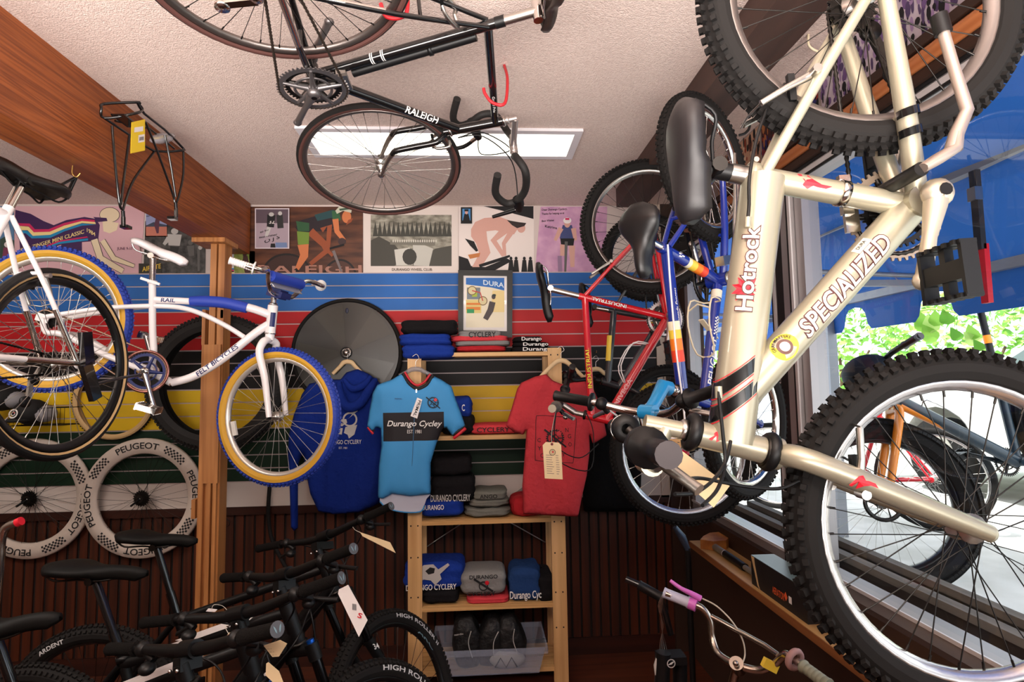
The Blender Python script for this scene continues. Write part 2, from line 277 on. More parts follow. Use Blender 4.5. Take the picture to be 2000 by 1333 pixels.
# sill plank
pz = .82; px0 = 1.10
ply = wood('plywood', (150, 112, 62), (186, 146, 92), 'y', 8, .55)
tag(MB(ply).bb((px0, .2, pz-.03), (XW-.001, 2.99, pz)).m(wood('ply_edge', (104, 58, 26), (140, 86, 44), 'y', 10, .6)).bb((px0-.004, .2, pz-.03), (px0, 2.99, pz-.001)).build('window_shelf'), 'long plywood shelf plank along the window at lower right', 'shelf')
struct(MB(dk).bb((XW-.03, .2, pz), (XW, 3.4, WZ0)).build('trim_7'))
POSES = {
 'raleigh': ([[0.0409, -0.1083, 0.9933], [0.9959, 0.085, -0.0318], [-0.081, 0.9905, 0.1113]], [-0.504, 1.705, 2.621], -0.25, {'rh': (-0.408, -0, 0.051), 'bb': (-0, 0, 0), 'fh': (0.567, 0, 0.09), 'sc': (-0.141, -0, 0.56), 'ht': (0.378, -0, 0.592), 'hb': (0.406, 0, 0.396), 'bar': (0.52, -0, 0.632), 'sn': (-0.09, 0, 0.752), 'hoodL': (0.602, 0.2, 0.456), 'hoodR': (0.617, -0.2, 0.583), 'endR': (0.449, -0.2, 0.553), 'endL': (0.448, 0.2, 0.426)}),
 'felt': ([[0.9338, -0.1545, 0.3229], [0.1599, 0.9871, 0.0097], [-0.3202, 0.0425, 0.9464]], [-1.544, 2.745, 1.748], -0.445, {'rh': (-0.465, -0, 0.099), 'bb': (0, 0, -0), 'fh': (0.621, -0, -0.027), 'sc': (-0.129, -0, 0.393), 'ht': (0.409, -0, 0.474), 'hb': (0.441, 0, 0.342), 'grR': (0.37, -0.33, 0.626), 'grL': (0.372, 0.33, 0.637), 'sn': (-0.034, -0, 0.574), 'sr': (-0.274, -0, 0.58)}),
 'white': ([[-0.0732, 0.9973, -0.0099], [-0.9858, -0.0708, 0.1524], [0.1513, 0.0209, 0.9883]], [-1.537, 1.674, 1.774], 0.0, {'rh': (-0.442, -0, 0.052), 'bb': (0, 0, 0), 'fh': (0.6, 0, 0.07), 'sc': (-0.142, -0, 0.499), 'ht': (0.37, 0, 0.52), 'hb': (0.42, 0, 0.4), 'sr': (-0.336, 0, 0.673)}),
 'hotrock': ([[0.0418, -0.0775, -0.9961], [-0.0295, -0.9967, 0.0763], [-0.9987, 0.0262, -0.0439]], [0.776, 0.946, 1.967], 0.011, {'rh': (-0.404, -0, 0.041), 'bb': (-0, 0, -0), 'fh': (0.561, 0, -0.017), 'sc': (-0.071, -0, 0.266), 'ht': (0.38, -0, 0.415), 'hb': (0.414, -0, 0.308), 'stt': (0.356, -0, 0.506), 'grL': (0.383, 0.3, 0.544), 'grR': (0.373, -0.3, 0.51), 'sn': (-0.001, 0, 0.412), 'sr': (-0.221, 0, 0.385)}),
 'peugeot': ([[0.1722, 0.5909, -0.7881], [0.0904, -0.8062, -0.5847], [-0.9809, 0.0294, -0.1923]], [0.809, 1.836, 1.999], -0.053, {'rh': (-0.386, 0, -0.045), 'bb': (-0, -0, 0), 'fh': (0.498, 0, -0.023), 'sc': (-0.12, -0, 0.278), 'ht': (0.309, -0, 0.343), 'hb': (0.382, 0, 0.188), 'bar': (0.336, -0, 0.49), 'grL': (0.252, 0.27, 0.527), 'grR': (0.274, -0.27, 0.588), 'sn': (-0.048, -0, 0.429), 'sr': (-0.264, 0, 0.381)}),
 'univega': ([[0.0897, -0.0838, -0.9924], [-0.0466, -0.9957, 0.0799], [-0.9949, 0.0391, -0.0932]], [0.894, 2.605, 1.964], -0.066, {'rh': (-0.453, 0, 0.022), 'bb': (0, -0, 0), 'fh': (0.63, 0, 0.015), 'sc': (-0.143, 0, 0.385), 'ht': (0.414, -0, 0.441), 'hb': (0.455, 0, 0.321), 'grL': (0.346, 0.3, 0.599), 'grR': (0.255, -0.3, 0.492), 'sn': (-0.039, -0, 0.584), 'sr': (-0.331, 0, 0.598)}),
 'm1': ([[0.9996, 0.0255, 0.0096], [-0.0256, 0.9996, 0.0083], [-0.0094, -0.0086, 0.9999]], [-1.079, 2.39, 0.34], 1.107, {'rh': (-0.445, -0, 0.03), 'bb': (0, 0, 0), 'fh': (0.754, 0, 0.02), 'sc': (-0.13, 0, 0.42), 'ht': (0.439, 0, 0.619), 'hb': (0.488, -0, 0.504), 'bar': (0.462, -0, 0.72), 'grL': (0.424, 0.37, 0.761), 'grR': (0.466, -0.37, 0.741), 'sn': (-0.06, 0, 0.741), 'sr': (-0.371, 0, 0.765)}),
 'm2': ([[0.9857, 0.1684, -0.0004], [-0.1684, 0.9857, 0.0028], [0.0008, -0.0027, 1.0]], [-1.071, 2.013, 0.336], 1.088, {'rh': (-0.44, 0, 0.032), 'bb': (0, 0, 0), 'fh': (0.76, -0, 0.024), 'sc': (-0.13, 0, 0.42), 'ht': (0.439, 0, 0.62), 'hb': (0.483, -0, 0.501), 'bar': (0.435, 0, 0.71), 'grL': (0.415, 0.37, 0.748), 'grR': (0.434, -0.37, 0.733), 'sn': (-0.054, 0, 0.734), 'sr': (-0.424, -0, 0.742)}),
 'm3': ([[1.0, -0.0025, 0.0015], [0.0025, 1.0, 0.0006], [-0.0015, -0.0006, 1.0]], [-1.115, 1.689, 0.33], 1.167, {'rh': (-0.44, 0, 0.035), 'bb': (0, 0, 0), 'fh': (0.76, 0, 0.035), 'sc': (-0.13, 0, 0.42), 'ht': (0.442, -0, 0.621), 'hb': (0.479, 0, 0.5), 'bar': (0.431, 0, 0.687), 'grL': (0.414, 0.37, 0.717), 'grR': (0.431, -0.37, 0.722), 'sn': (-0.057, 0, 0.726), 'sr': (-0.37, 0, 0.68)}),
 'm4': ([[0.9999, 0.0145, -0.0001], [-0.0145, 0.9999, 0.0001], [0.0001, -0.0001, 1.0]], [-1.138, 1.446, 0.33], 1.002, {'rh': (-0.44, 0, 0.035), 'bb': (0, 0, 0), 'fh': (0.76, 0, 0.035), 'sc': (-0.13, 0, 0.42), 'ht': (0.44, 0, 0.62), 'hb': (0.48, -0, 0.5), 'bar': (0.442, 0, 0.698), 'grL': (0.424, 0.37, 0.721), 'grR': (0.424, -0.37, 0.722), 'sn': (-0.1, 0, 0.66), 'sr': (-0.37, 0, 0.68)}),
}
# ================================================================ BICYCLE KIT  (local axes: x forward, y rider's left, z up, origin at the bottom bracket)
def wheel(par, mw, R, tw, tread=RUB, wall=None, rimm=ALU, knob=0, rimw=.024, nsp=32, spm=ALU, hubm=ALU, cog=False, rimd=.016, band=None, name='wheel', disc=False, hubw=.05, seg=56):
    ri = R-tw*.93; b = MB(rimm); h = rimw/2
    b.lathe([(ri+.006, -h), (ri-rimd*.4, -h*.98), (ri-rimd, -h*.35), (ri-rimd, h*.35), (ri-rimd*.4, h*.98), (ri+.006, h), (ri, h*.8), (ri, -h*.8)], n=seg, closed=True)
    w = b.build(name, par, mw=mw)
    t = MB(tread); r = tw/2; c = R-r-(knob*.6); k = 12
    wall = wall or tread
    for i in range(k):
        a0, a1 = 2*pi*i/k-pi/k, 2*pi*(i+1)/k-pi/k
        am = ((a0+a1)/2+pi) % (2*pi)-pi
        mm = tread if abs(am) < rad(62) else (band if band and abs(am) > rad(100) and abs(am) < rad(140) else wall)
        t.m(mm).lathe([(c+r*cos(a0), r*1.02*sin(a0)), (c+r*cos(a1), r*1.02*sin(a1))], n=seg)
    if knob:
        t.m(tread); nk = int(2*pi*R/(.021 if knob > .003 else .014))
        for i in range(nk):
            for j, (ph, ww, ll) in enumerate(((-.95, .010, .010), (-.32, .009, .012), (.32, .009, .012), (.95, .010, .010))):
                a = 2*pi*(i+(.5 if j % 2 else 0))/nk; sc = r/.025*.85
                e = V((cos(a), 0, sin(a))); tg = V((-sin(a), 0, cos(a))); nn = e*cos(ph)+V((0, 1, 0))*sin(ph); bi = tg.cross(nn)
                p = e*c+nn*(r+knob*.35)
                M = Matrix((tg, bi, nn)).transposed(); t.box(p, (ll*sc if knob > .003 else .007, ww*sc if knob > .003 else .007, knob*1.6), M)
    t.build('tire', w)
    s = MB(spm); hf = hubw*.5
    for i in range(nsp):
        sd = 1 if i % 2 else -1; a = 2*pi*i/nsp; hh = a+(.9 if (i//2) % 2 else -.9); f = .021
        s.tube([(f*cos(hh), sd*hf*.62, f*sin(hh)), ((ri-rimd)*cos(a), sd*.003, (ri-rimd)*sin(a))], .0011, 4, False)
        s.tube([((ri-rimd-.011)*cos(a), sd*.003, (ri-rimd-.011)*sin(a)), ((ri-rimd)*cos(a), sd*.003, (ri-rimd)*sin(a))], .0022, 5, False)
    s.build('spokes', w)
    hb = MB(hubm).lathe([(0, -hf-.014), (.0045, -hf-.014), (.0045, -hf-.004), (.011, -hf-.002), (.013, -hf), (.014, -hf+.008), (.025, -hf+.010), (.025, -hf+.014), (.013, -hf+.018), (.012, 0), (.013, hf-.018), (.025, hf-.014), (.025, hf-.010), (.014, hf-.008), (.013, hf), (.011, hf+.002), (.0045, hf+.004), (.0045, hf+.014), (0, hf+.014)], n=14)
    hb.build('hub', w)
    if cog:
        g = MB(DST)
        for i in range(cog): rr = .045-.004*i if cog > 1 else .03; gear(g, (0, -hf+.002-.0045*i+.004, 0), rr, 20, .0016)
        g.build('sprocket', w)
    if disc: g = MB(DST); g.lathe([(.08, .001), (.062, .001), (.062, -.001), (.08, -.001)], (0, hf-.012, 0), n=28, closed=True); [g.cyl((0.022*cos(a), hf-.012, .022*sin(a)), (.064*cos(a+.5), hf-.012, .064*sin(a+.5)), .003, n=6) for a in [i*pi/3 for i in range(6)]]; g.build('brake_disc', w)
    return w
def gear(b, c, R, n, th, hole=None):
    c = V(c); hole = hole or R*.35
    b.lathe([(R-.003, -th), (hole, -th), (hole, th), (R-.003, th)], c, n=36, closed=True, smooth=False)
    for i in range(n):
        a = 2*pi*i/n; d = pi/n*.55; q = [(R-.0035, a-d), (R+.003, a-d*.45), (R+.003, a+d*.45), (R-.0035, a+d)]
        P = [c+V((r*cos(t), -th, r*sin(t))) for r, t in q]+[c+V((r*cos(t), th, r*sin(t))) for r, t in q]
        b.add(P, [[0, 1, 2, 3], [7, 6, 5, 4], [0, 4, 5, 1], [1, 5, 6, 2], [2, 6, 7, 3]], False)
def chainring(par, c, R, m=ALU, m2=None, arms=5, a0=.3, T=44, inner=True, name='chainring'):
    b = MB(m); gear(b, c, R, T, .0015, R*.82); c = V(c)
    b.m(m2 or m)
    if inner: b.lathe([(R*.56, -.0015), (R*.48, -.0015), (R*.48, .0015), (R*.56, .0015)], c, n=30, closed=True)
    for i in range(arms):
        a = a0+2*pi*i/arms; b.tube([c+V((.012*cos(a), 0, .012*sin(a))), c+V((R*.86*cos(a), 0, R*.86*sin(a)))], [.011, .005], 6, flat=((0, 1, 0), 2.0) if False else None)
    b.lathe([(.0, -.006), (.02, -.006), (.02, .006), (0, .006)], c, n=16)
    return b.build(name, par)
def crank(par, c, ang, L, m=ALU, y=1, pedalm=BLK, pedal=True, label=None, w=.011):
    c = V(c); e = V((cos(ang), 0, sin(ang))); p = c+e*L+V((0, .004*y, 0))
    b = MB(m).tube([c-e*.006, c+e*.02, c+e*L*.5, p, p+e*.006], [w*1.35, w*1.35, w*.85, w, w*.9], 10, flat=((0, 1, 0), 1.0))
    b.ball(c, (w*1.9, w*1.5, w*1.9)); b.ball(p, (w*1.25, w*1.0, w*1.25)); b.m(DST).lathe([(0, y*w*1.55), (w*.8, y*w*1.55)], c, n=10)
    o = b.build('crank_arm', par)
    if pedal:
        q = p+V((0, y*.055, 0)); d = MB(pedalm); d.cyl(p, q+V((0, y*.03, 0)), .007, n=8)
        d.box(q, (.030, .085, .020)); 
        for s in (-1, 1):
            d.box(q+V((s*.040, 0, 0)), (.006, .092, .026)); d.box(q+V((0, s*.043, 0)), (.080, .007, .024))
            for k in range(5): d.box(q+V((s*.040, -.036+k*.018, 0)), (.007, .007, .034))
            d.box(q+V((s*.026, 0, 0)), (.028, .012, .014))
        d.build('pedal', o)
    return o
def chain(par, a, ra, b_, rb, y, m=DST, name='chain'):
    a = V(a); b_ = V(b_); d = (b_-a); d.y = 0; L = d.length; d.normalize(); n = V((-d.z, 0, d.x)); pts = []
    an = atan2(n.z, n.x)
    N = int(L/.00635)
    for i in range(N): t = i/N; pts.append(a.lerp(b_, t)+n*(ra*(1-t)+rb*t))
    for i in range(int(pi*rb/.00635)+1): t = an-pi*i/(pi*rb/.00635); pts.append(b_+V((cos(t), 0, sin(t)))*rb)
    for i in range(N): t = 1-i/N; pts.append(a.lerp(b_, t)-n*(ra*(1-t)+rb*t))
    for i in range(int(pi*ra/.00635)+1): t = an+pi-pi*i/(pi*ra/.00635); pts.append(a+V((cos(t), 0, sin(t)))*ra)
    for p in pts: p.y = y
    return MB(m).tube(pts, [.0048 if i % 2 else .0030 for i in range(len(pts))], 6, closed=True).build(name, par)
def saddle(par, sr, sn, up_, wid=.15, m=BLK, rails=CHR, hgt=.05, name='saddle', lab=None, post_top=None, wide=False):
    sr = V(sr); sn = V(sn); d = (sn-sr); L = d.length; d.normalize(); u = V(up_); u = (u-d*u.dot(d)).normalized(); y = u.cross(d)
    W = [.35, .8, .98, 1, .92, .74, .54, .40, .33, .30, .28, .25, .12]; Z = [-.35, -.1, .0, .0, -.12, -.25, -.3, -.28, -.22, -.2, -.25, -.4, -.75]
    if wide: W = [.42, .80, .97, 1, .98, .93, .86, .77, .67, .60, .54, .46, .25]; Z = [-.35, -.1, .0, .0, -.05, -.1, -.15, -.2, -.25, -.3, -.35, -.45, -.75]
    N = len(W); vs = []; K = 14
    for i in range(N):
        t = i/(N-1); c = sr+d*(L*t); w = W[i]*wid/2; z = Z[i]*hgt*.5; th = hgt*(.9 if i > 6 else .75)*(0.5 if i in (0, N-1) else 1)
        for j in range(K):
            a = pi*(-.18+1.36*j/(K-2)) if j < K-1 else -pi/2
            if j == K-1: vs.append(c+u*(z-th*.5)); continue
            vs.append(c+y*(w*cos(a))+u*(z-th*.55+th*.55*max(-1, sin(a)*1.0)*(1 if sin(a) > 0 else 1.6)))
    fs = [[i*K+j, (i+1)*K+j, (i+1)*K+(j+1) % K, i*K+(j+1) % K] for i in range(N-1) for j in range(K)]
    fs += [[j for j in range(K)], [(N-1)*K+j for j in range(K)][::-1]]
    o = MB(m).add(vs, fs).build(name, par, lab)
    r = MB(rails); lo = -hgt*1.15
    for s in (-1, 1):
        r.tube([sr+d*L*.06+y*s*.045-u*hgt*.55, sr+d*L*.16+y*s*.035+u*(lo-.002), sr+d*L*.36+y*s*.022+u*lo, sr+d*L*.6+y*s*.020+u*lo, sr+d*L*.86+y*s*.01-u*hgt*.7], .0035, 7, sub=4)
    r.build('saddle_rails', o)
    if post_top is not None:
        k = MB(DST if rails is not CHR else CHR); k.tube([V(post_top)-y*.03, V(post_top)+y*.03], .014, 10); k.build('seat_clamp', par)
    return o
def lever(par, a, b_, w=.007, m=ALU, clampm=BLK):
    a = V(a); b_ = V(b_); o = MB(m).tube([a, a.lerp(b_, .3), a.lerp(b_, .8), b_], [w*.7, w, w*.9, w], 8, flat=(tuple((b_-a).orthogonal()), .6)).build('brake_lever', par)
    return o
def grip(par, a, b_, r=.015, m=RUB, flange=.0, n=14, endm=None, ribs=0):
    """a inner end, b_ outer end"""
    a = V(a); b_ = V(b_); d = (b_-a).normalized(); L = (b_-a).length; b = MB(m)
    pr = [(0, 0), (flange or r*1.15, 0), (flange or r*1.15, .005), (r, .008)]
    if ribs:
        for i in range(ribs): z = .012+(L-.018)*i/ribs; pr += [(r, z), (r*.88, z+.0015), (r*.88, z+.003), (r, z+.0045)]
    pr += [(r, L-.006), (r*1.08, L-.004), (r*1.05, L)]
    b.lathe(pr, a, d, n)
    b.m(endm or m).lathe([(r*1.05, L), (r*.4, L+.001), (0, L+.001)], a, d, n)
    return b.build('grip', par)
def cable(par, pts, r=.0025, m=BLK, name='cable', sub=6): return MB(m).tube(pts, r, 6, sub=sub).build(name, par)
def pose(R, T, s=1.0):
    M = Matrix(R).to_4x4(); t = V(T); t = CO+(t-CO)*s; return Matrix.Translation(t) @ M @ Matrix.Scale(s, 4)
def steerM(P, d):
    hb = V(P['hb']); a = (V(P['ht'])-hb).normalized(); return Matrix.Translation(hb) @ Matrix.Rotation(d, 4, a) @ Matrix.Translation(-hb)
def on_plane(mw, px, py, y=0):
    """local point of the bicycle's plane y=const seen at a pixel"""
    I = mw.inverted(); o = I @ CO; d = (I.to_3x3() @ ray(px, py)); return o+d*((y-o.y)/d.y)
def frame(par, P, m, rt=.0145, rd=.0165, rtt=.0145, rh=.018, rs=.008, rc=.010, extra=None, tt=True, hubw=.062, bb=.020, seg=None, drop=.035, tipm=None, dt_to=None, tt_to=None):
    B = V((0, 0, 0)); sc = V(P['sc']); ht = V(P['ht']); hb = V(P['hb']); rh_ = V(P['rh']); hd = (ht-hb).normalized(); b = MB(m)
    b.cyl(B, sc+(sc-B).normalized()*.02, rt); b.cyl(hb, ht, rh, n=20)
    b.cyl((0, -.036, 0), (0, .036, 0), bb, n=18)
    b.cyl(B, hb+hd*drop*.8 if dt_to is None else dt_to, rd, n=18)
    if tt: b.cyl(sc-(sc-B).normalized()*.01, ht-hd*drop*.8 if tt_to is None else tt_to, rtt, n=16)
    for s in (-1, 1):
        b.tube([V((-.01, s*.02, 0)), rh_.lerp(B, .55)+V((0, s*.045, 0)), rh_+V((0, s*hubw, 0))], [rc*1.15, rc*1.1, rc*.8], 10, sub=4)
        b.tube([sc+V((-.005, s*.012, -.01)), rh_.lerp(sc, .5)+V((0, s*.046, 0)), rh_+V((0, s*hubw, 0))], [rs, rs, rs*.9], 10, sub=4)
    br = rh_.lerp(sc, .62); b.cyl(br+V((0, -.04, 0)), br+V((0, .04, 0)), rs*.8, n=8); br = rh_.lerp(B, .62); b.cyl(br+V((0, -.04, 0)), br+V((0, .04, 0)), rs*.8, n=8)
    if tipm: b.m(tipm)
    for s in (-1, 1): b.ball(rh_+V((0, s*hubw, 0)), (.020, .004, .020))
    if seg:
        for (a, c, r, mm) in seg: b.m(mm).tube([a, c], r, 18, cap=False)
    if extra: extra(b)
    f = b.build('frame', par)
    h = MB(DST if m is not GLOSSBLK else CHR); h.lathe([(0, 0), (rh*1.15, 0), (rh*1.18, .008), (rh*.8, .012), (0, .013)], ht, hd, 18); h.build('headset_cup', par); h = MB(DST if m is not GLOSSBLK else CHR); h.lathe([(0, 0), (rh*1.2, 0), (rh*1.25, .008), (rh*.8, .013), (0, .013)], hb, -hd, 18); h.build('headset_cup', par)
    return f
def fork(par, P, SM, m, R, r=.012, w=.055, tipm=None, rr=.012, tw=.05, frac=.62, unicrown=True, straight=True):
    ht = V(P['ht']); hb = V(P['hb']); fh = V(P['fh']); hd = (ht-hb).normalized(); b = MB(m); b.X = SM
    cr = hb-hd*.03; b.cyl(hb-hd*.005, cr, rr*1.25)
    L = (cr-fh).length
    if not unicrown: b.tube([cr+V((0, -w*.75, 0)), cr+V((0, w*.75, 0))], rr, 10)
    for s in (-1, 1):
        p0 = cr+V((0, s*(w*.7 if not unicrown else .012), 0)); p1 = cr-hd*(L*.10)+V((0, s*w*.86, 0)); p2 = cr-hd*(L*.6)+V((0, s*w*.95, 0)); p3 = fh+V((0, s*w, 0)); p2 = p1.lerp(p3, .55) if (straight and not tipm) else p2
        b.m(m)
        if tipm:
            ts = [i/6 for i in range(7)]; cv = [.5*((2*p2)+(p3-p1)*t+(2*p1-5*p2+3*p3)*t*t+(3*p2-p1-2*p3)*t**3) for t in ts]; b.tube([p0, p1, p1.lerp(p2, .5), p2, cv[1]], [r, r, r, r*.95, r*.9], 10, sub=3); b.m(tipm).tube(cv[1:], [r*(.92-.34*t) for t in ts[1:]], 10)
        else: b.tube([p0, p1, p2, p3], [r, r, r*.95, r*.7], 10, sub=4)
        b.ball(p3, (.014, .004, .014))
    return b.build('fork', par)
def camside(mw, p): return (mw.inverted() @ CO)-V(p)
def W4(P, k, SM=None):
    M = Matrix.Translation(V(P[k])); return (SM @ M) if SM else M
Y1 = V((0, 1, 0)); X1 = V((1, 0, 0)); Z1 = V((0, 0, 1))
SLOGO = [(0, .9), (.12, .95), (.25, .45), (.3, 1.0), (.48, .62), (.7, .42), (1, .4), (.85, .2), (.6, .2), (.48, .25), (.35, 0), (.2, .15)]
def slogo(par, fn, w, h, m):
    MB(m).add([fn(u*w, v*h) for u, v in SLOGO], [list(t) for t in geometry.tessellate_polygon([[V((u, v, 0)) for u, v in SLOGO]])], False).build('emblem', par, 'red swoosh shaped emblem')
def start(key, name, label, cat, s=1.0):
    R, T, st, P = POSES[key]; mw = pose(R, T, s); r = empty(name, mw=mw); tag(r, label, cat); P = dict(P); return r, mw, st, P, steerM(P, st)
def post(par, P, L, m=CHR, r=.0135, base=None):
    sc = V(P['sc']); d = sc.normalized(); a = sc+d*.01; b = sc+d*L; MB(m).cyl(a, b, r, n=14).build('seat_post', par); return b
# ---------------------------------------------------------------- white hardtail-hung kids mountain bike by the window
r, mw, st, P, SM = start('hotrock', 'mountain_bike', 'champagne silver kids mountain bike hanging nose down in front of the window', 'bicycle')
CHP = mat('champagne_paint', (176, 170, 148), .36, .55, coat=.35)
sc, ht, hb = V(P['sc']), V(P['ht']), V(P['hb']); hd = (ht-hb).normalized(); d0 = on_plane(mw, 1443, 778); t1 = (ht+hb)/2
frame(r, P, CHP, rt=.021, rd=.030, rtt=.038, rh=.023, rs=.0105, rc=.0150, hubw=.066, bb=.027, dt_to=d0, tt_to=t1)
cs1 = camside(mw, (t1+sc)/2); cs2 = camside(mw, d0*.5); cs3 = camside(mw, (.5, 0, .15))
tg = tube_fn(t1, sc, .038, (0, 1, -.12), (0, 0, 1), .0, voff=0); l = MB(INK)
L = (sc-t1).length
k = .225
HS = .222; f1 = tube_fn(t1, sc, .038, cs1, (0, 0, 1), HS, voff=-.012)
b = MB(); letters(b, 'Hotrock', mat('decal_dark', (70, 20, 24), .5), .026, f1, width=.150, off=.085); f2 = tube_fn(t1, sc, .038, cs1, (0, 0, 1), HS, lift=.0011, voff=-.012)
letters(b, 'Hotrock', mat('decal_cream', (240, 232, 206), .45), .026, f2, width=.150)
b.build('lettering', r, 'cream lettering outlined dark on the top tube'); b = MB(); b.m(mat('decal_red', (200, 20, 40), .45)); st_ = []
for i in range(20): a = 2*pi*i/20; q = .026 if i % 2 == 0 else .015; st_.append(tube_fn(t1, sc, .038, cs1, (0, 0, 1), HS, lift=.0003, voff=-.012)(.040+q*cos(a), .012+q*sin(a)))
b.add(st_+[tube_fn(t1, sc, .038, cs1, (0, 0, 1), HS, lift=.0003, voff=-.012)(.040, .012)], [[i, (i+1) % 20, 20] for i in range(20)], False); b.build('star_decal', r, 'red sun star')
f3 = tube_fn(d0, (0, 0, 0), .030, cs2, (0, 0, 1), .150, lift=.0005, voff=-.021); f4 = tube_fn(d0, (0, 0, 0), .030, cs2, (0, 0, 1), .150, lift=.0011, voff=-.021)
b = MB(); letters(b, 'SPECIALIZED', MATS['decal_dark'], .030, f3, width=.222, off=.09, shear=.22); letters(b, 'SPECIALIZED', MATS['decal_cream'], .030, f4, width=.222, shear=.22); b.build('lettering', r, 'cream block lettering outlined dark on the down tube')
DR = MATS['decal_red']; slogo(r, tube_fn(sc, (0, 0, 0), .021, (0, 1, 0), (-1, 0, 0), .062, voff=-.012), .062, .028, DR)
# stripes near the head of the top tube
b = MB()
def band(b, p0, p1, rad_, s0, s1, m, slant=.35, n=28):
    p0 = V(p0); d = (V(p1)-p0).normalized(); u = d.orthogonal().normalized(); u = (Y1-d*Y1.dot(d)).normalized(); w = d.cross(u); b.m(m); vs = []
    for s in (s0, s1):
        for i in range(n): a = 2*pi*i/n; vs.append(p0+d*(s+slant*rad_*sin(a))+(u*cos(a)+w*sin(a))*(rad_+.0007))
    b.add(vs, [[i, (i+1) % n, n+(i+1) % n, n+i] for i in range(n)])
for q in (.066, .108):
    band(b, t1, sc, .038, q-.004, q-.002, DR, 1.0); band(b, t1, sc, .038, q, q+.026, GLOSSBLK, 1.0); band(b, t1, sc, .038, q+.028, q+.030, DR, 1.0)
b.build('stripe_decal', r, 'slanted black and red stripes')
b = MB()

for R0_, R1_, mm, lf in ((.0, .024, mat('sticker_yellow', (226, 200, 50), .5), .0006), (.0, .0135, mat('sticker_brown', (96, 62, 54), .5), .0010), (0, .0085, mat('sticker_pale', (214, 190, 180), .5), .0014)):
    fn = tube_fn(d0, (0, 0, 0), .030, cs2, (0, 0, 1), .112, lift=lf); b.m(mm).add([fn(0, 0)]+[fn(R1_*cos(2*pi*i/24), R1_*sin(2*pi*i/24)) for i in range(24)], [[0, i+1, (i+1) % 24+1] for i in range(24)], False)
fn = tube_fn(d0, (0, 0, 0), .030, cs2, (0, 0, 1), .112, lift=.0014)
letters(b, 'GRAY MATTERS', INK, .0055, lambda u, v: fn(cos(2.9-u/.0175)*(.0160+v), sin(2.9-u/.0175)*(.0160+v)), width=.048)
b.build('sticker', r, 'round yellow sticker')
b = MB(); fn = tube_fn(d0, (0, 0, 0), .030, cs2, (0, 0, 1), .325, lift=.0006); b.m(mat('sticker_white', (226, 218, 196), .5)).add([fn(u, v) for u in (0, .017, .034) for v in (.010, .018, .026)], [[0, 3, 4, 1], [1, 4, 5, 2], [3, 6, 7, 4], [4, 7, 8, 5]], False)
fn = tube_fn(d0, (0, 0, 0), .030, cs2, (0, 0, 1), .325, lift=.001); letters(b, 'DURA', INK, .006, lambda u, v: fn(.006+u, .016+v), width=.022); b.build('sticker', r, 'small cream shop sticker')
band(b := MB(), P['rh'], (0, 0, 0), .013, 0, .001, INK) if False else None
fork(r, P, SM, CHP, .30, r=.0195, w=.052, rr=.022)
for p, d in ((ht, hd), (hb, -hd)): b = MB(BLK); b.X = SM; b.torus(p+d*.012, d, .024, .011, 24, 8); b.build('rubber_ring', r, 'fat black rubber headset ring')
fl0 = hb-hd*.06+V((0, .047, 0)); fl1 = V(P['fh'])+V((0, .052, 0)); ff = tube_fn(fl0, fl1, .0200, cs3, (0, 0, 1), .060, voff=-.011); slogo(r, ff, .042, .026, DR)
ff = tube_fn(ht, hb, .023, (0, 1, 0), (0, 0, 1), .03, voff=-.022)
slogo(r, tube_fn(ht, hb, .023, (0, 1, -.7), (0, 0, 1), .012, voff=-.008), .045, .02, DR)
wheel(r, W4(P, 'rh'), .300, .054, knob=.0075, rimw=.030, rimd=.020, spm=DST, cog=7, hubw=.06, rimm=mat('rim_silver_dull', (150, 142, 138), .38, .9))
wheel(r, W4(P, 'fh', SM), .300, .054, knob=.0075, rimw=.030, rimd=.020, spm=DST, hubm=ALU, hubw=.055, rimm=mat('rim_silver', (225, 220, 218), .25, .9))
stt = V(P['stt']); b = MB(CHP); b.X = SM; b.cyl(ht, stt, .0150, n=16); b.m(ALU).lathe([(0, .0), (.019, 0), (.019, .012), (0, .013)], ht+hd*.02, hd, 6)
GL, GR = V(P['grL']), V(P['grR']); mid = (GL+GR)/2+V((0.02, 0, .0)); sb = stt-hd*.035
mid = V((.425, 0, .505)); hot_bar = mw @ SM @ (mid+Y1*.05); b.m(CHP).cyl(sb, mid, .0165, n=14); b.cyl(mid-Y1*.028, mid+Y1*.028, .020); b.build('stem', r)
b = MB(ALU); b.X = SM; L1 = mid.lerp(GL, .30); b.tube([mid.lerp(GR, .9), mid.lerp(GR, .55), mid-Y1*.05, mid, mid+Y1*.05, mid.lerp(GL, .55), mid.lerp(GL, .9)], .0112, 12, sub=4); b.build('handlebar', r)
for g, s in ((GL, 1), (GR, -1)):
    i_ = g-Y1*s*.115; o = grip(r, SM @ i_, SM @ g, .0165, BLK, flange=.030, endm=mat('worn_black', (58, 52, 54), .7))
    b = MB(BLK); b.X = SM; b.lathe([(0.011, 0), (.026, 0), (.030, .012), (.026, .028), (.011, .03)], i_-Y1*s*.035, (0, s, 0), 20); b.m(CHR).torus(i_-Y1*s*.004, (0, 1, 0), .028, .0012, 24, 5) if s < 0 else None; b.build('twist_shifter', r)
    p = SM @ (i_-Y1*s*.045); lever(r, p+V((.02, 0, -.02)), p+V((.055, s*.085, -.055)), .009, ALU)
    b = MB(DST); b.cyl(p+V((-.0, 0, -.0)), p+V((.028, -s*.02, -.024)), .010); b.build('brake_lever_clamp', r)
o5 = lambda x, y, s: on_plane(mw, x, y, s)
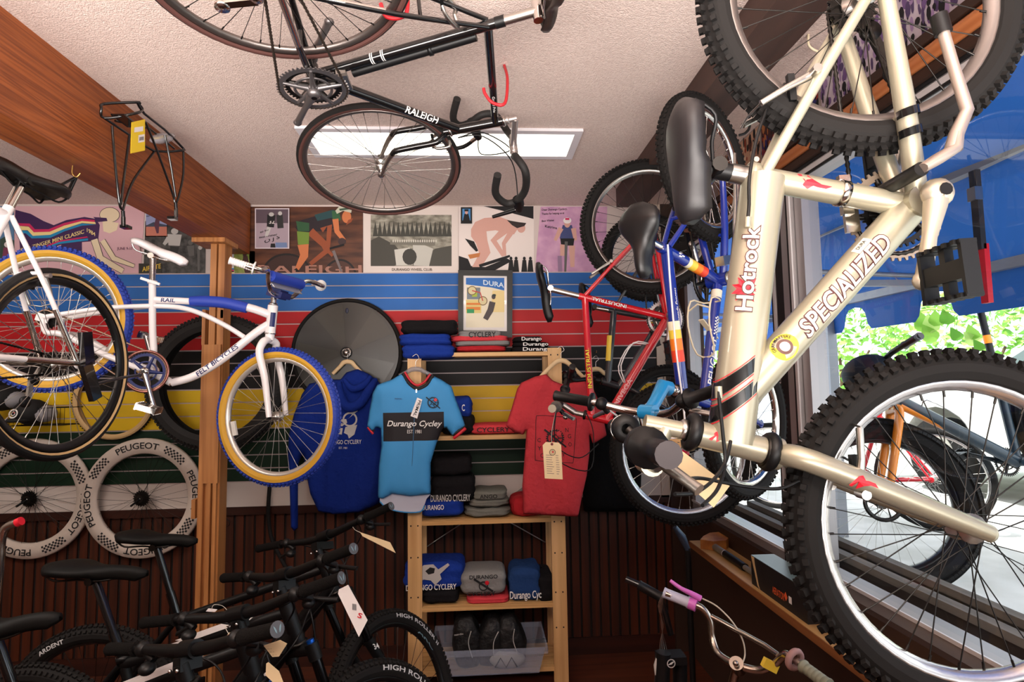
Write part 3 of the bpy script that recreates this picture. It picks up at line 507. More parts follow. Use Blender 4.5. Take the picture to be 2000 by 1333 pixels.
cable(r, [o5(1497, 214, .02), o5(1478, 270, .03), o5(1464, 345, .045), o5(1463, 400, .045), o5(1460, 432, .045)], .003); cable(r, [o5(1403, 765, .048), o5(1412, 850, .06), o5(1416, 905, .07), o5(1402, 955, .12), o5(1372, 988, .18)], .003); MB(CHP).cyl(o5(1403, 755, .045), o5(1404, 778, .045), .006).cyl(o5(1461, 425, .043), o5(1460, 445, .043), .006).build('cable_stop', r)
cable(r, [o5(1427, 862, .035), o5(1418, 900, .06), o5(1396, 935, .12), o5(1360, 962, .18), o5(1318, 966, .22)], .003); cable(r, [o5(1342, 938, .2), o5(1372, 935, .1), o5(1450, 950, .05), o5(1520, 955, .03), o5(1560, 940, .02)], .003)
pt = post(r, P, .050, ALU, .0175); pt2 = V(P['sc'])+V(P['sc']).normalized()*.078; MB(BLK).cyl(pt, pt2, .016).build('seat_post_sleeve', r)
saddle(r, V(P['sr'])+Z1*.028, V(P['sn'])+Z1*.022, (0, 0, 1), .140, mat('saddle_vinyl', (30, 28, 30), .45), BLK, .062, post_top=pt2, wide=True)
b = MB(CHP).lathe([(.022, 0), (.026, 0), (.026, .016), (.022, .016)], sc+sc.normalized()*.004, sc.normalized(), 18, closed=True); b.m(CHR).cyl(sc+V((-.03, -.014, .004)), sc+V((-.03, .014, .004)), .005); b.build('seat_clamp', r)
crank(r, (0, .066, 0), .30, .155, mat('worn_alloy', (192, 180, 160), .42, .7), 1, BLK, w=.0135); crank(r, (0, -.062, 0), .30+pi, .155, ALU, -1)
chainring(r, (0, -.046, 0), .086, mat('worn_ring', (176, 158, 140), .45, .7), DST, 5, .3, 42); chainring(r, (0, -.038, 0), .062, DST, DST, 5, .3, 32, False)
chain(r, (0, -.044, 0), .075, (P['rh'][0], -.044, P['rh'][2]), .035, -.044)
# front derailleur band, rear V brake, kickstand, cables
q = sc*.42; b = MB(CHR).lathe([(.0215, 0), (.0235, 0), (.0235, .014), (.0215, .014)], q, sc.normalized(), 20, closed=True); b.cyl(q+V((-.02, -.01, 0)), q+V((-.03, -.01, .0)), .007); b.box(q+V((-.01, -.035, -.02)), (.075, .012, .02)); b.box(q+V((.03, -.042, -.03)), (.06, .008, .026)); b.build('front_derailleur', r)
rh_ = V(P['rh']); 
b = MB(DST); p = rh_+V((.03, -.06, -.05)); b.cyl(rh_+V((0, -.062, -.02)), p, .010); b.box(p+V((.045, 0, -.02)), (.11, .007, .02), Matrix.Rotation(.35, 3, 'Y')); b.lathe([(0, -.005), (.02, -.005), (.02, .005), (0, .005)], p+V((.0, .004, 0)), n=14); b.lathe([(0, -.005), (.02, -.005), (.02, .005), (0, .005)], p+V((.09, .004, -.035)), n=14); b.build('rear_derailleur', r)
def vbrake(par, c, dirv, m=ALU):
    c = V(c); d = V(dirv); b = MB(m)
    for s in (-1, 1):
        p = c+V((0, s*.040, 0)); b.tube([p, p+d*.05+V((0, s*.006, 0)), p+d*.10], [.008, .006, .006], 8); b.m(BLK).box(p+d*.03-V((0, s*.012, 0)), (.05, .010, .012)); b.m(m).cyl(p-d*.006, p+V((0, s*.022, 0))-d*.006, .008)
    b.tube([c+d*.10+V((0, .045, 0)), c+d*.11, c+d*.10+V((0, -.05, 0))], .0022, 6); return b.build('rim_brake', par)
e1 = sc.lerp(rh_, .46); nrm = (rh_-sc).normalized(); vbrake(r, e1+V((-.012, 0, .012)), V((.45, 0, .9)).normalized())
hf_ = V(P['fh']); e2 = hf_.lerp(hb, .62); bv = MB(ALU); vb = vbrake(r, SM @ (e2+V((.012, 0, -.01))), V((-.75, 0, -.45)).normalized() * -1 if False else V((-.9, 0, -.12)).normalized())
ks = [on_plane(mw, *p, .09) for p in ((1800, 330), (1862, 292), (1868, 262), (1889, 215), (1862, 130), (1842, 62))]
b = MB(mat('kick_alloy', (176, 160, 150), .45, .7)).tube([ks[0], ks[0].lerp(ks[1], .5), ks[1], ks[2]], [.014, .017, .016, .012], 10, flat=((0, 1, 0), .6)); b.tube([ks[1], ks[2], ks[3], ks[4], ks[5]], [.013, .011, .010, .009, .009], 10); b.m(BLK).cyl(ks[5]-(ks[5]-ks[4])*.05, ks[5]+(ks[5]-ks[4]).normalized()*.03, .013); b.cyl(ks[0], ks[0]-Y1*.12, .012); b.build('kickstand', r)
b = MB()
for q in (.0, .035):
    c_ = rh_.lerp(V((0, .03, 0)), .60)+V((0, .02, 0)); band(b, V((-.16+q, .047, .016)), V((0, .03, 0)), .0168, 0, .014, GLOSSBLK, .1)
b.build('stripe_decal', r, 'black bands on the stay')
# ---------------------------------------------------------------- black road bike under the ceiling
RS = .97
r, mw, st, P, SM = start('raleigh', 'road_bike', 'black road bike with drop bars hung flat under the ceiling', 'bicycle', RS)
fr_ = frame(r, P, GLOSSBLK, rt=.0150, rd=.0160, rtt=.0140, rh=.0175, rs=.0070, rc=.009, hubw=.062, tipm=CHR)
sc, ht, hb = V(P['sc']), V(P['ht']), V(P['hb']); hd = (ht-hb).normalized(); rh_ = V(P['rh'])
b = MB(CHR)
for s in (-1, 1):
    a0, a1 = sc.lerp(rh_, .55)+V((0, s*.046, 0)), rh_+V((0, s*.062, 0)); b.tube([a0, a1], .0076, 10); a0, a1 = V((-.0, 0, 0)).lerp(rh_, .5)+V((0, s*.05, 0)), rh_+V((0, s*.062, 0)); b.tube([a0, a1], .0092, 10)
b.build('chromed_stay_end', r)
b = MB(); sd = mw.inverted().to_3x3() @ (CO-mw.translation)
letters(b, 'RALEIGH', WINK, .024, tube_fn((0, 0, 0), hb+hd*.028, .016, camside(mw, hb*.7), (-1, 0, .3), .33, lift=.001, voff=-.008), width=.14, shear=.25)
b.build('lettering', r, 'white slanted lettering on the down tube'); b = MB(); bw_ = sc.length; d = sc.normalized()
for q in (.20, .235): 
    for k_ in (0, .006): band(b, (0, 0, 0), sc, .0152, q+k_, q+k_+.003, WINK, 0)
b.build('ring_decal', r, 'white double rings'); b = MB(); letters(b, 'RALEIGH', WINK, .010, tube_fn((0, 0, 0), rh_+V((0, -.05, 0)), .010, sd, (0, 0, 1), .05, voff=-.005), width=.055)
b.build('lettering', r, 'small white lettering on the stay'); b = MB(); letters(b, 'Grand Prix', WINK, .009, tube_fn(sc-sc.normalized()*.01, ht-hd*.028, .014, camside(mw, (sc+ht)/2), (0, 0, 1), .33, lift=.001, voff=-.004), width=.10); b.build('lettering', r, 'thin white script on the top tube')
pd_ = sc.normalized(); MB(BLK).cyl(pd_*.13+X1*.030-Y1*.006, pd_*.53+X1*.024-Y1*.006, .0135).lathe([(0, 0), (.017, 0), (.017, .012), (0, .012)], pd_*.38+X1*.026-Y1*.006, pd_, 14).build('frame_pump', r)
fork(r, P, SM, GLOSSBLK, .325, r=.0115, w=.050, tipm=ALU, rr=.014)
RT = mat('road_tire_side', (78, 44, 38), .8)
wheel(r, W4(P, 'rh'), .325, .027, RUB, RT, mat('rim_grey', (120, 112, 108), .35, .9), rimw=.020, nsp=36, cog=6, spm=DST)
wheel(r, W4(P, 'fh', SM), .325, .027, RUB, RT, MATS['rim_grey'], rimw=.020, nsp=36, spm=ALU)
b = MB(); M_ = W4(P, 'rh')
# stem and drop bar
bar = V(P['bar']); b = MB(mat('brushed_alloy', (205, 196, 192), .35, .9)); b.X = SM; tp = ht+hd*.055
b.cyl(ht, tp, .011); b.cyl(tp-hd*.006, bar, .0125); b.cyl(bar-Y1*.03, bar+Y1*.03, .0165); b.lathe([(0, 0), (.018, 0), (.018, .016), (0, .016)], ht+hd*.01, hd, 6); b.build('stem', r)
b = MB(MATS['brushed_alloy']); b.X = SM; b.cyl(bar-Y1*.055, bar+Y1*.055, .013); b.build('handlebar', r)
TP = mat('bar_tape', (26, 24, 23), .7)
MB_ = mw @ SM
for s, pts, hd_, lv in ((1, ((984, 252), (968, 226), (942, 224), (918, 240), (897, 245), (885, 230), (893, 193)), ((922, 240), (934, 268)), ((930, 270), (905, 287), (872, 292))), (-1, ((1012, 305), (1026, 335), (1026, 370), (1010, 392), (988, 397), (968, 378), (972, 342)), ((1012, 392), (1014, 408)), ((1014, 408), (995, 414), (962, 424)))):
    q_ = [on_plane(MB_, x, y, s*.20) for x, y in pts]; q_[0] = V((bar.x, 0, bar.z)).lerp(q_[0], .55)+Y1*s*.03
    t = MB(TP); t.X = SM; t.tube([bar+Y1*s*.05, q_[0]]+q_[1:], .0150, 12, sub=5); q = t.build('bar_tape', r)
    hp = [on_plane(MB_, x, y, s*.20) for x, y in hd_]; k = MB(BLK); k.X = SM; dd = (hp[1]-hp[0]).normalized(); k.tube([hp[0]-dd*.012, hp[0].lerp(hp[1], .5), hp[1]+dd*.008], [.019, .020, .013], 12, flat=((0, 1, 0), 1.15)); k.build('brake_hood', q)
    lp = [on_plane(MB_, x, y, s*.195) for x, y in lv]; k = MB(BLK); k.X = SM; k.tube(lp, [.008, .009, .007], 8, sub=4); k.m(CHR).tube([lp[0], lp[0].lerp(lp[1], .35)], .0095, 8); k.build('brake_lever', q)
    cable(r, [SM @ hp[1], SM @ (hp[1]+dd*.03-Y1*s*.07), SM @ (bar+V((.05, s*.03, -.01))), SM @ (hb+V((.035, s*.01, .12))), SM @ (hb+V((.04, 0, .02)))], .0024)
sn = V(P['sn']); sr = sn+V((-.26, 0, .012)); pt = post(r, P, .135, ALU, .0135); MB(BLK).cyl(sc+sc.normalized()*.012, sc+sc.normalized()*.04, .016).build('seat_post_sleeve', r)
saddle(r, sr, sn, (0, 0, 1), .14, mat('worn_saddle', (44, 34, 30), .4), CHR, .045, post_top=pt)
crank(r, (0, -.060, 0), pi*1.5+.95, .170, mat('old_crank', (120, 116, 116), .38, .8), -1, pedal=False); crank(r, (0, .060, 0), pi*.5+.95, .170, MATS['old_crank'], 1, pedal=False)
chainring(r, (0, -.046, 0), .104, MATS['old_crank'], MATS['old_crank'], 5, .4, 50); chainring(r, (0, -.037, 0), .083, DST, DST, 5, .4, 40, False)
chain(r, (0, -.045, 0), .1, (rh_.x, -.045, rh_.z), .034, -.045, mat('chain_old', (80, 70, 62), .5, .8))
b = MB(CHR); p = rh_+V((.02, -.055, -.06)); b.cyl(rh_+V((0, -.064, -.01)), p, .012); b.ball(p, (.022, .014, .018)); b.box(p+V((.015, 0, -.05)), (.02, .008, .09)); b.lathe([(0, -.005), (.018, -.005), (.018, .005), (0, .005)], p+V((.02, .0, -.09)), n=14); b.build('rear_derailleur', r)
b = MB(ALU); q = sc*.15; b.cyl(q-Y1*.03, q+Y1*.02, .007); b.box(q+V((.01, -.04, .02)), (.07, .010, .022)); b.box(q+V((.0, -.02, .01)), (.02, .03, .03)); b.build('front_derailleur', r)
for c, X_, dd in ((hb-hd*.02+V((.035, 0, 0)), SM, V((.15, 0, -1))), (sc.lerp(rh_, .2), None, V((-1, 0, -.5)))):
    b = MB(ALU); b.X = X_
    for s in (-1, 1): b.tube([c, c+V((.01, s*.032, .004)), c+V((.006, s*.034, 0))+dd*.045, c+dd*.06+V((0, s*.018, 0))], [.006, .007, .006, .005], 8, sub=3)
    b.m(BLK)
    for s in (-1, 1): b.box(c+dd*.06+V((0, s*.015, 0)), (.04, .008, .010))
    b.build('rim_brake', r)
# ---------------------------------------------------------------- white cruiser with blue tyres
r, mw, st, P, SM = start('felt', 'cruiser_bike', 'white cruiser bike with blue knobby tires hanging before the striped wall', 'bicycle')
WP = mat('gloss_white', (240, 234, 234), .22, coat=.6); NAVY = mat('navy_ink', (30, 40, 96), .5); BLU = mat('blue_tire', (36, 62, 160), .6); MUS = mat('mustard_wall', (206, 156, 44), .6); PADB = mat('blue_pad', (34, 62, 168), .55)
sc, ht, hb = V(P['sc']), V(P['ht']), V(P['hb']); hd = (ht-hb).normalized(); rh_ = V(P['rh']); op = lambda x, y, s=0: on_plane(mw, x, y, s)
b = MB(WP); b.tube([V((0, 0, 0)), op(300, 690), op(298, 640), sc+sc.normalized()*.01], .0155, 14, sub=4); b.cyl(hb, ht, .024, n=20); b.cyl((0, -.036, 0), (0, .036, 0), .027)
b.tube([op(303, 586), op(370, 589), op(430, 594), op(485, 601), ht-hd*.05], [.016, .016, .018, .020, .021], 16, sub=4)
b.tube([op(335, 748), op(372, 738), op(410, 718), op(450, 690), op(500, 650), hb+hd*.05], [.018, .019, .0195, .020, .020, .020], 16, sub=4)
b.cyl((0, 0, 0), op(335, 748), .018)
b.tube([op(477, 659), op(440, 636), op(390, 612), op(350, 601), op(300, 598)], [.012]*5, 12, sub=5)
for s in (-1, 1):
    e = rh_+V((0, s*.066, 0)); b.tube([op(300, 598), op(250, 601)+Y1*s*.035, op(200, 606)+Y1*s*.055, e+V((.03, 0, .02)), e], [.012, .011, .011, .011, .010], 10, sub=4)
    b.tube([V((0, s*.028, 0)), rh_*.5+V((.06, s*.055, -.03)), rh_+V((.10, s*.062, -.045)), rh_+V((.035, s*.066, -.055)), e], [.014, .014, .014, .013, .010], 10, sub=4)
    b.box(e, (.05, .006, .035))
b.build('frame', r)
letters(b := MB(), 'FELT BICYCLES', NAVY, .022, tube_fn(op(386, 733), op(468, 675), .0205, (0, -1, 0), (0, 0, 1), .0, voff=-.010), width=.225, shear=.12, off=.03); b.build('lettering', r, 'navy blue lettering on the down tube'); b = MB(); letters(b, 'RAIL', NAVY, .018, tube_fn(op(303, 586), op(372, 589), .016, (0, -1, 0), (0, 0, 1), .028, voff=-.009), width=.062, shear=.1, off=.03)
b.build('lettering', r, 'navy blue lettering on the top tube'); b = MB(); b.m(NAVY); fn = tube_fn(hb, ht, .024, (.6, -1, 0), (1, 0, 0), .03, lift=.001, voff=-.015); b.add([fn(u, v) for u in (0, .07) for v in (0, .012, .024)], [[0, 3, 4, 1], [1, 4, 5, 2]], False); b.build('head_badge', r, 'navy head badge')
MB(PADB).tube([op(372, 589), op(400, 589), op(440, 592), op(483, 602)], [.024, .027, .027, .026], 16, sub=3).m(CHR).build('frame_pad', r, 'blue padded sleeve on the top tube')
b = MB(WP); b.X = SM; fh = V(P['fh']); cr = hb-hd*.035; b.cyl(hb, cr, .022)
for s in (-1, 1): b.tube([cr+Y1*s*.012, cr+Y1*s*.050-hd*.025+V((.0, 0, .01)), cr+Y1*s*.064-hd*.07, fh.lerp(cr, .5)+Y1*s*.066, fh+Y1*s*.064], [.018, .019, .018, .0165, .013], 12, sub=4)
b.build('fork', r); MB(CHR).lathe([(0, 0), (.027, 0), (.027, .006), (0, .006)], hb, -hd, 20).lathe([(0, 0), (.02, 0), (.02, .012), (0, .012)], ht, hd, 20).build('headset', r)
wheel(r, W4(P, 'rh'), .335, .054, BLU, MUS, mat('rim_pale', (214, 208, 200), .3, .6), knob=.0045, rimw=.030, rimd=.020, spm=ALU, cog=6)
fw = wheel(r, W4(P, 'fh', SM), .335, .054, BLU, MUS, MATS['rim_pale'], knob=.0045, rimw=.030, rimd=.020, spm=ALU)
MB(mat('reflector', (225, 222, 214), .2)).box((-.20, -.012, -.13), (.022, .012, .07), Matrix.Rotation(-.55, 3, 'Y')).build('reflector', fw)
GL, GR = V(P['grL']), V(P['grR']); GR.x -= .0; cl = ht+hd*.065+V((.045, 0, 0)); b = MB(CHR); b.X = SM
b.cyl(ht, ht+hd*.05, .0135); b.build('stem_quill', r)
b = MB(NAVY); b.X = SM; b.box(cl-V((.028, 0, 0)), (.075, .06, .045)); b.box(cl, (.05, .075, .03)); b.build('stem', r)
for g in (GL, GR): g.y *= .98
b = MB(CHR); b.X = SM
for s, g in ((1, GL), (-1, GR)):
    i_ = g+V((.105, -s*.075, -.0)); b.tube([cl, cl+Y1*s*.075, cl+Y1*s*.12+Z1*.04, cl+Y1*s*.155+Z1*.10+V((.0, 0, 0)), i_, g.lerp(i_, .3)], .0112, 12, sub=5)
b.cyl(cl+V((0, -.135, .07)), cl+V((0, .135, .07)), .008); b.build('handlebar', r)
WG = mat('white_grip', (238, 234, 232), .5)
for s, g in ((1, GL), (-1, GR)):
    i_ = g+V((.085, -s*.062, 0)); grip(r, SM @ i_, SM @ g, .0165, WG, flange=.030, ribs=9)
b = MB(PADB); b.X = SM; b.cyl(cl+V((0, -.12, .075)), cl+V((0, .12, .075)), .026); b.m(MATS['rim_pale']).poly([cl+V((-.02, -.11, .06)), cl+V((.03, -.11, .03)), cl+V((.03, .11, .03)), cl+V((-.02, .11, .06))], .003); b.build('handlebar_pad', r, 'blue handlebar pad')
pt = post(r, P, .13, CHR, .0135); MB(WP).lathe([(0, 0), (.021, 0), (.021, .014), (0, .014)], sc, sc.normalized(), 18).box(sc+V((.0, -.03, .008)), (.085, .010, .012)).build('seat_clamp', r)
saddle(r, P['sr'], V(P['sn'])+V((.015, 0, -.005)), V((.04, 0, 1)), .15, WP, CHR, .05, post_top=pt)
crank(r, (0, -.062, 0), 2.15+pi, .170, CHR, -1, CHR); crank(r, (0, .058, 0), 2.15, .170, CHR, 1, CHR)
P2 = (0, -.046, 0); chainring(r, P2, .086, NAVY, NAVY, 5, .2, 44); MB(mat('chrome_guard', (150, 100, 90), .25, .8)).lathe([(.100, -.002), (.088, -.002), (.088, .002), (.100, .002)], (0, -.051, 0), n=40, closed=True).build('chain_guard', r); chain(r, (0, -.046, 0), .086, (rh_.x, -.046, rh_.z), .036, -.046, mat('chain_gold', (170, 140, 120), .35, .8))
# ---------------------------------------------------------------- white city bike at the left edge
r, mw, st, P, SM = start('white', 'city_bike', 'white city bike with tan sidewall tires hung from the beam at the left edge', 'bicycle')
P['fh'] = (.60, 0, .06)
frame(r, P, WP, rt=.0155, rd=.0155, rtt=.0145, rh=.0185, rs=.0085, rc=.0095, hubw=.064)
sc, ht, hb = V(P['sc']), V(P['ht']), V(P['hb']); hd = (ht-hb).normalized(); rh_ = V(P['rh'])
b = MB(CHR)
for s in (-1, 1): a0, a1 = sc.lerp(rh_, .62)+V((0, s*.050, 0)), rh_+V((0, s*.064, 0)); b.tube([a0, a1], .0096, 10); a0, a1 = rh_*.55+V((0, s*.05, 0)), rh_+V((0, s*.064, 0)); b.tube([a0, a1], .0102, 10)
b.build('chromed_stay_end', r)
fork(r, P, SM, WP, .345, tipm=CHR)
TAN = mat('tan_wall', (206, 170, 118), .7); wheel(r, W4(P, 'rh'), .345, .034, GLOSSBLK if False else mat('black_tire_smooth', (18, 18, 18), .5), None, mat('black_rim', (24, 23, 23), .3, .3), rimw=.022, rimd=.028, spm=ALU, band=TAN, cog=6, nsp=36)
wheel(r, W4(P, 'fh'), .345, .034, MATS['black_tire_smooth'], None, MATS['black_rim'], rimw=.022, rimd=.028, spm=ALU, band=TAN, nsp=36)
pt = post(r, P, .135, CHR, .0140); sr = V(P['sr']); saddle(r, sr, sr+V((.28, 0, .005)), (0, 0, 1), .15, mat('leather_black', (26, 23, 22), .38, bump=(60, .3, .003)), BLK, .055, post_top=pt)
b = MB(GLOSSBLK); e = rh_+V((0, .085, 0)); b.box(e+V((-.005, 0, .055)), (.045, .02, .12), Matrix.Rotation(.3, 3, 'Y')); b.box(e+V((-.045, 0, -.06)), (.045, .02, .14), Matrix.Rotation(.55, 3, 'Y')); b.tube([e+V((-.06, 0, -.07)), e+V((-.2, .0, -.02)), e+V((-.31, 0, .01))], .006, 8); b.build('kickstand', r)
vbrake(r, sc.lerp(rh_, .42)+V((-.01, 0, .01)), V((-.45, 0, -.8)))
b = MB(mat('mudguard_black', (15, 14, 14), .25, coat=.5)); R_ = .365; pr = [(R_-.004, -.030), (R_+.004, -.018), (R_+.006, 0), (R_+.004, .018), (R_-.004, .030)]
b.lathe([(a_+.0, h_) for a_, h_ in pr], rh_, (0, 1, 0), 24, a0=rad(60) if False else 0, a1=rad(150)); b.build('mudguard', r) if False else None
crank(r, (0, .062, 0), -.5, .170, ALU, 1); crank(r, (0, -.062, 0), -.5+pi, .170, ALU, -1); chainring(r, (0, -.046, 0), .09, ALU, ALU, 5); chain(r, (0, -.046, 0), .09, (rh_.x, -.046, rh_.z), .036, -.046)
b = MB(ALU); p = rh_+V((.03, -.06, -.06)); b.cyl(rh_+V((0, -.066, -.01)), p, .010); b.box(p+V((.01, 0, -.035)), (.018, .008, .09)); b.m(BLK).lathe([(0, -.005), (.02, -.005), (.02, .005), (0, .005)], p, n=14); b.lathe([(0, -.005), (.02, -.005), (.02, .005), (0, .005)], p+V((.02, 0, -.08)), n=14); b.build('rear_derailleur', r)
b = MB(CHR); bar = ht+hd*.07+V((.05, 0, 0)); b.cyl(ht, ht+hd*.08, .012); b.cyl(ht+hd*.07, bar, .012); b.tube([bar+V((-.12, -.29, .03)), bar+V((-.02, -.2, .03)), bar, bar+V((-.02, .2, .03)), bar+V((-.12, .29, .03))], .0115, 10, sub=4); b.build('handlebar', r)
white_sr = mw @ V(P['sr'])
# ---------------------------------------------------------------- blue kids bike
r, mw, st, P, SM = start('peugeot', 'mountain_bike', 'blue kids mountain bike with rainbow stripes hanging behind the silver bike', 'bicycle')
PB = mat('royal_blue', (24, 46, 140), .25, coat=.6); sc, ht, hb = V(P['sc']), V(P['ht']), V(P['hb']); hd = (ht-hb).normalized(); rh_ = V(P['rh']); B0 = V((0, 0, 0)); t1 = ht-hd*.03; d1 = hb+hd*.03
YE, OR_, RO = mat('st_yellow', (240, 206, 70), .4), mat('st_orange', (244, 130, 30), .4), mat('st_redorange', (228, 66, 36), .4); CRM = mat('st_cream', (240, 232, 200), .4)
sl = lambda a, c, u: V(a).lerp(V(c), u)
seg = [(sl(sc, B0, a), sl(sc, B0, c), .0175, m_) for a, c, m_ in ((.36, .42, CRM), (.42, .52, YE), (.52, .62, OR_), (.62, .72, RO))]+[(sl(sc, t1, a), sl(sc, t1, c), .0187, m_) for a, c, m_ in ((.50, .56, CRM), (.56, .62, YE), (.62, .70, OR_), (.70, .78, RO))]
frame(r, P, PB, rt=.0170, rd=.0170, rtt=.0180, rh=.0180, rs=.0085, rc=.0110, hubw=.060, bb=.024, seg=seg)
sd = V((0, 1, 0)); b = MB(); letters(b, 'PEUGEOT', WINK, .022, tube_fn(d1, B0, .017, sd, (0, 0, 1), .055, voff=-.011), width=.16); b.build('lettering', r, 'white block lettering on the down tube'); b = MB()
fn = tube_fn(d1, B0, .017, sd, (0, 0, 1), .225, voff=-.011)
for i in range(12):
    for j in range(4):
        if (i+j) % 2: u, v = i*.0055, j*.0055; b.m(WINK).add([fn(u, v), fn(u+.0055, v), fn(u+.0055, v+.0055), fn(u, v+.0055)], [[0, 1, 2, 3]], False)
b.build('checker_decal', r, 'white checkers'); b = MB(); letters(b, 'Renegade Express', WINK, .011, tube_fn(t1, sc, .018, sd, (0, 0, 1), .20, voff=-.006), width=.12, shear=.3)
b.build('lettering', r, 'white script on the top tube'); b = MB()
for q, y_ in ((.05, 0), (.06, .008), (.052, -.008), (.066, -.003)): fn = tube_fn(sc, B0, .017, sd, (-1, 0, 0), q, voff=y_); b.m(WINK).add([fn(0, 0), fn(.014, .002), fn(.016, .006), (fn(.003, .006))], [[0, 1, 2, 3]], False)
b.build('emblem', r, 'white lion shaped emblem')
MB(mat('sticker_white', (226, 218, 196), .5)).lathe([(.0178, 0), (.0178, .028)], d1.lerp(B0, .84), (B0-d1), 20).m(DR).build('sticker', r, 'white shop sticker')
fork(r, P, SM, PB, .26, r=.0125, w=.052, rr=.014)
wheel(r, W4(P, 'rh'), .258, .048, knob=.0032, rimw=.026, rimd=.02, rimm=CHR, spm=CHR, cog=5, nsp=32)
wheel(r, W4(P, 'fh', SM), .258, .048, knob=.0032, rimw=.026, rimd=.02, rimm=CHR, spm=CHR, nsp=32)
bar = V(P['bar']); GL, GR = V(P['grL']), V(P['grR']); b = MB(CHR); b.X = SM; tp = ht+hd*.06; b.cyl(ht, tp, .012); b.lathe([(0, 0), (.017, 0), (.017, .014), (0, .014)], ht+hd*.004, hd, 8); b.build('stem_quill', r)
SKY = mat('sky_blue_stem', (30, 140, 200), .35, coat=.3); b = MB(SKY); b.X = SM; b.tube([tp-hd*.02, tp+hd*.012, bar.lerp(tp, .4), bar], [.020, .021, .018, .017], 12, flat=((0, 1, 0), 1.1)); b.cyl(bar-Y1*.024, bar+Y1*.024, .021); b.m(CHR).cyl(tp+hd*.01, tp+hd*.022, .007); b.build('stem', r, 'sky blue stem')
b = MB(CHR); b.X = SM; b.tube([GR, bar.lerp(GR, .55), bar-Y1*.06, bar+Y1*.06, bar.lerp(GL, .55), GL], .0112, 12, sub=5); b.build('handlebar', r)
for g, s in ((GL, 1), (GR, -1)):
    i_ = g.lerp(bar, .42); grip(r, SM @ i_, SM @ g, .0155, BLK, flange=.028); p = SM @ g.lerp(bar, .52); b = MB(BLK); b.ball(p, (.02, .018, .02)); b.cyl(p, p+V((.03, 0, -.02)), .009); b.build('brake_lever_clamp', r); lever(r, p+V((.025, 0, -.015)), p+V((.05, s*.08, -.045)), .009)
cable(r, [SM @ GR.lerp(bar, .5), V((.42, -.08, .42)), V((.44, 0, .36)), V((.36, .03, .37)), V((.2, .022, .345)), V((0, .022, .315)), V((-.13, .022, .29))], .003, WHT)
cable(r, [SM @ GL.lerp(bar, .5), V((.40, .12, .42)), V((.46, .06, .33)), V((.43, .03, .24))], .003, WHT)
pt = post(r, P, .075, CHR, .0135); saddle(r, V(P['sr'])+Z1*.015, V(P['sn'])+Z1*.012, (0, 0, 1), .145, mat('saddle_black', (24, 23, 24), .35), BLK, .055, post_top=V(P['sc'])+V(P['sc']).normalized()*.09)
chainring(r, (0, -.044, 0), .078, DST, DST, 5, .3, 40); crank(r, (0, -.058, 0), 3.0, .14, ALU, -1); crank(r, (0, .058, 0), -.08, .02, DST, 1, pedal=False); MB(mat('cup_zinc', (170, 170, 160), .35, .8)).lathe([(0, 0), (.022, 0), (.024, .006), (.018, .012), (.009, .013), (.009, .03), (0, .03)], (0, .036, 0), n=20).build('bearing_cup', r)
chain(r, (0, -.044, 0), .076, (rh_.x, -.044, rh_.z), .034, -.044)
ks = [on_plane(mw, *p, .06) for p in ((1392, 512), (1432, 508), (1434, 470), (1436, 400), (1435, 300))]
MB(ALU).box(ks[0].lerp(ks[1], .5), (.03, .03, .045)).tube(ks[1:], [.010, .007, .006, .006], 8).box(ks[0].lerp(ks[1], .9), (.02, .03, .03)).build('kickstand', r)
b = MB(mat('cream_cage', (226, 212, 180), .45)); fn = lambda u, v, w_: d1.lerp(B0, u)+V((0, w_, 0))+(Z1*.7-X1*.5).normalized()*-v if False else d1.lerp(B0, u)+V((-.68, 0, .73))*v+Y1*w_
b.tube([fn(.35, .02, -.03), fn(.35, .02, .03), fn(.5, .08, .038), fn(.7, .085, .038), fn(.78, .02, .03), fn(.78, .02, -.03), fn(.7, .085, -.038), fn(.5, .08, -.038)], .003, 7, closed=True, sub=3); b.tube([fn(.62, .085, .038), fn(.64, .10, 0), fn(.62, .085, -.038)], .003, 7); b.box(d1.lerp(B0, .55)+V((-.68, 0, .73))*.02, (.10, .018, .004), Matrix.Rotation(.75, 3, 'Y')); b.build('bottle_cage', r, 'cream wire bottle cage')
# ---------------------------------------------------------------- red mountain bike
r, mw, st, P, SM = start('univega', 'mountain_bike', 'red mountain bike with yellow top tube lettering hanging before the shelf wall', 'bicycle')
RP = mat('gloss_red', (196, 20, 34), .25, coat=.6); sc, ht, hb = V(P['sc']), V(P['ht']), V(P['hb']); hd = (ht-hb).normalized(); rh_ = V(P['rh']); t1 = ht-hd*.03; d1 = hb+hd*.03
frame(r, P, RP, rt=.0165, rd=.0200, rtt=.0165, rh=.0195, rs=.0090, rc=.0110, hubw=.066, bb=.022)
b = MB(); letters(b, 'INDUSTRIAL', INK, .018, tube_fn(t1, sc, .0165, sd, (0, 0, 1), .13, lift=.0005, voff=-.009), width=.19, off=.08); letters(b, 'INDUSTRIAL', mat('decal_yellow', (240, 214, 40), .5), .018, tube_fn(t1, sc, .0165, sd, (0, 0, 1), .13, lift=.0012, voff=-.009), width=.19); b.build('lettering', r, 'yellow lettering on the top tube'); b = MB()
letters(b, 'INDUSTRIAL', INK, .015, tube_fn(B0, sc, .0165, sd, (1, 0, 0), .20, lift=.0005, voff=-.008), width=.17, off=.07); letters(b, 'INDUSTRIAL', WINK, .015, tube_fn(B0, sc, .0165, sd, (1, 0, 0), .20, lift=.0012, voff=-.008), width=.17)
b.build('lettering', r, 'white lettering on the seat tube'); b = MB(); letters(b, 'UNIVEGA', mat('decal_pink', (224, 170, 170), .5), .022, tube_fn(d1, B0, .020, sd, (0, 0, 1), .05, voff=-.011), width=.17); b.build('lettering', r, 'pink lettering on the down tube')
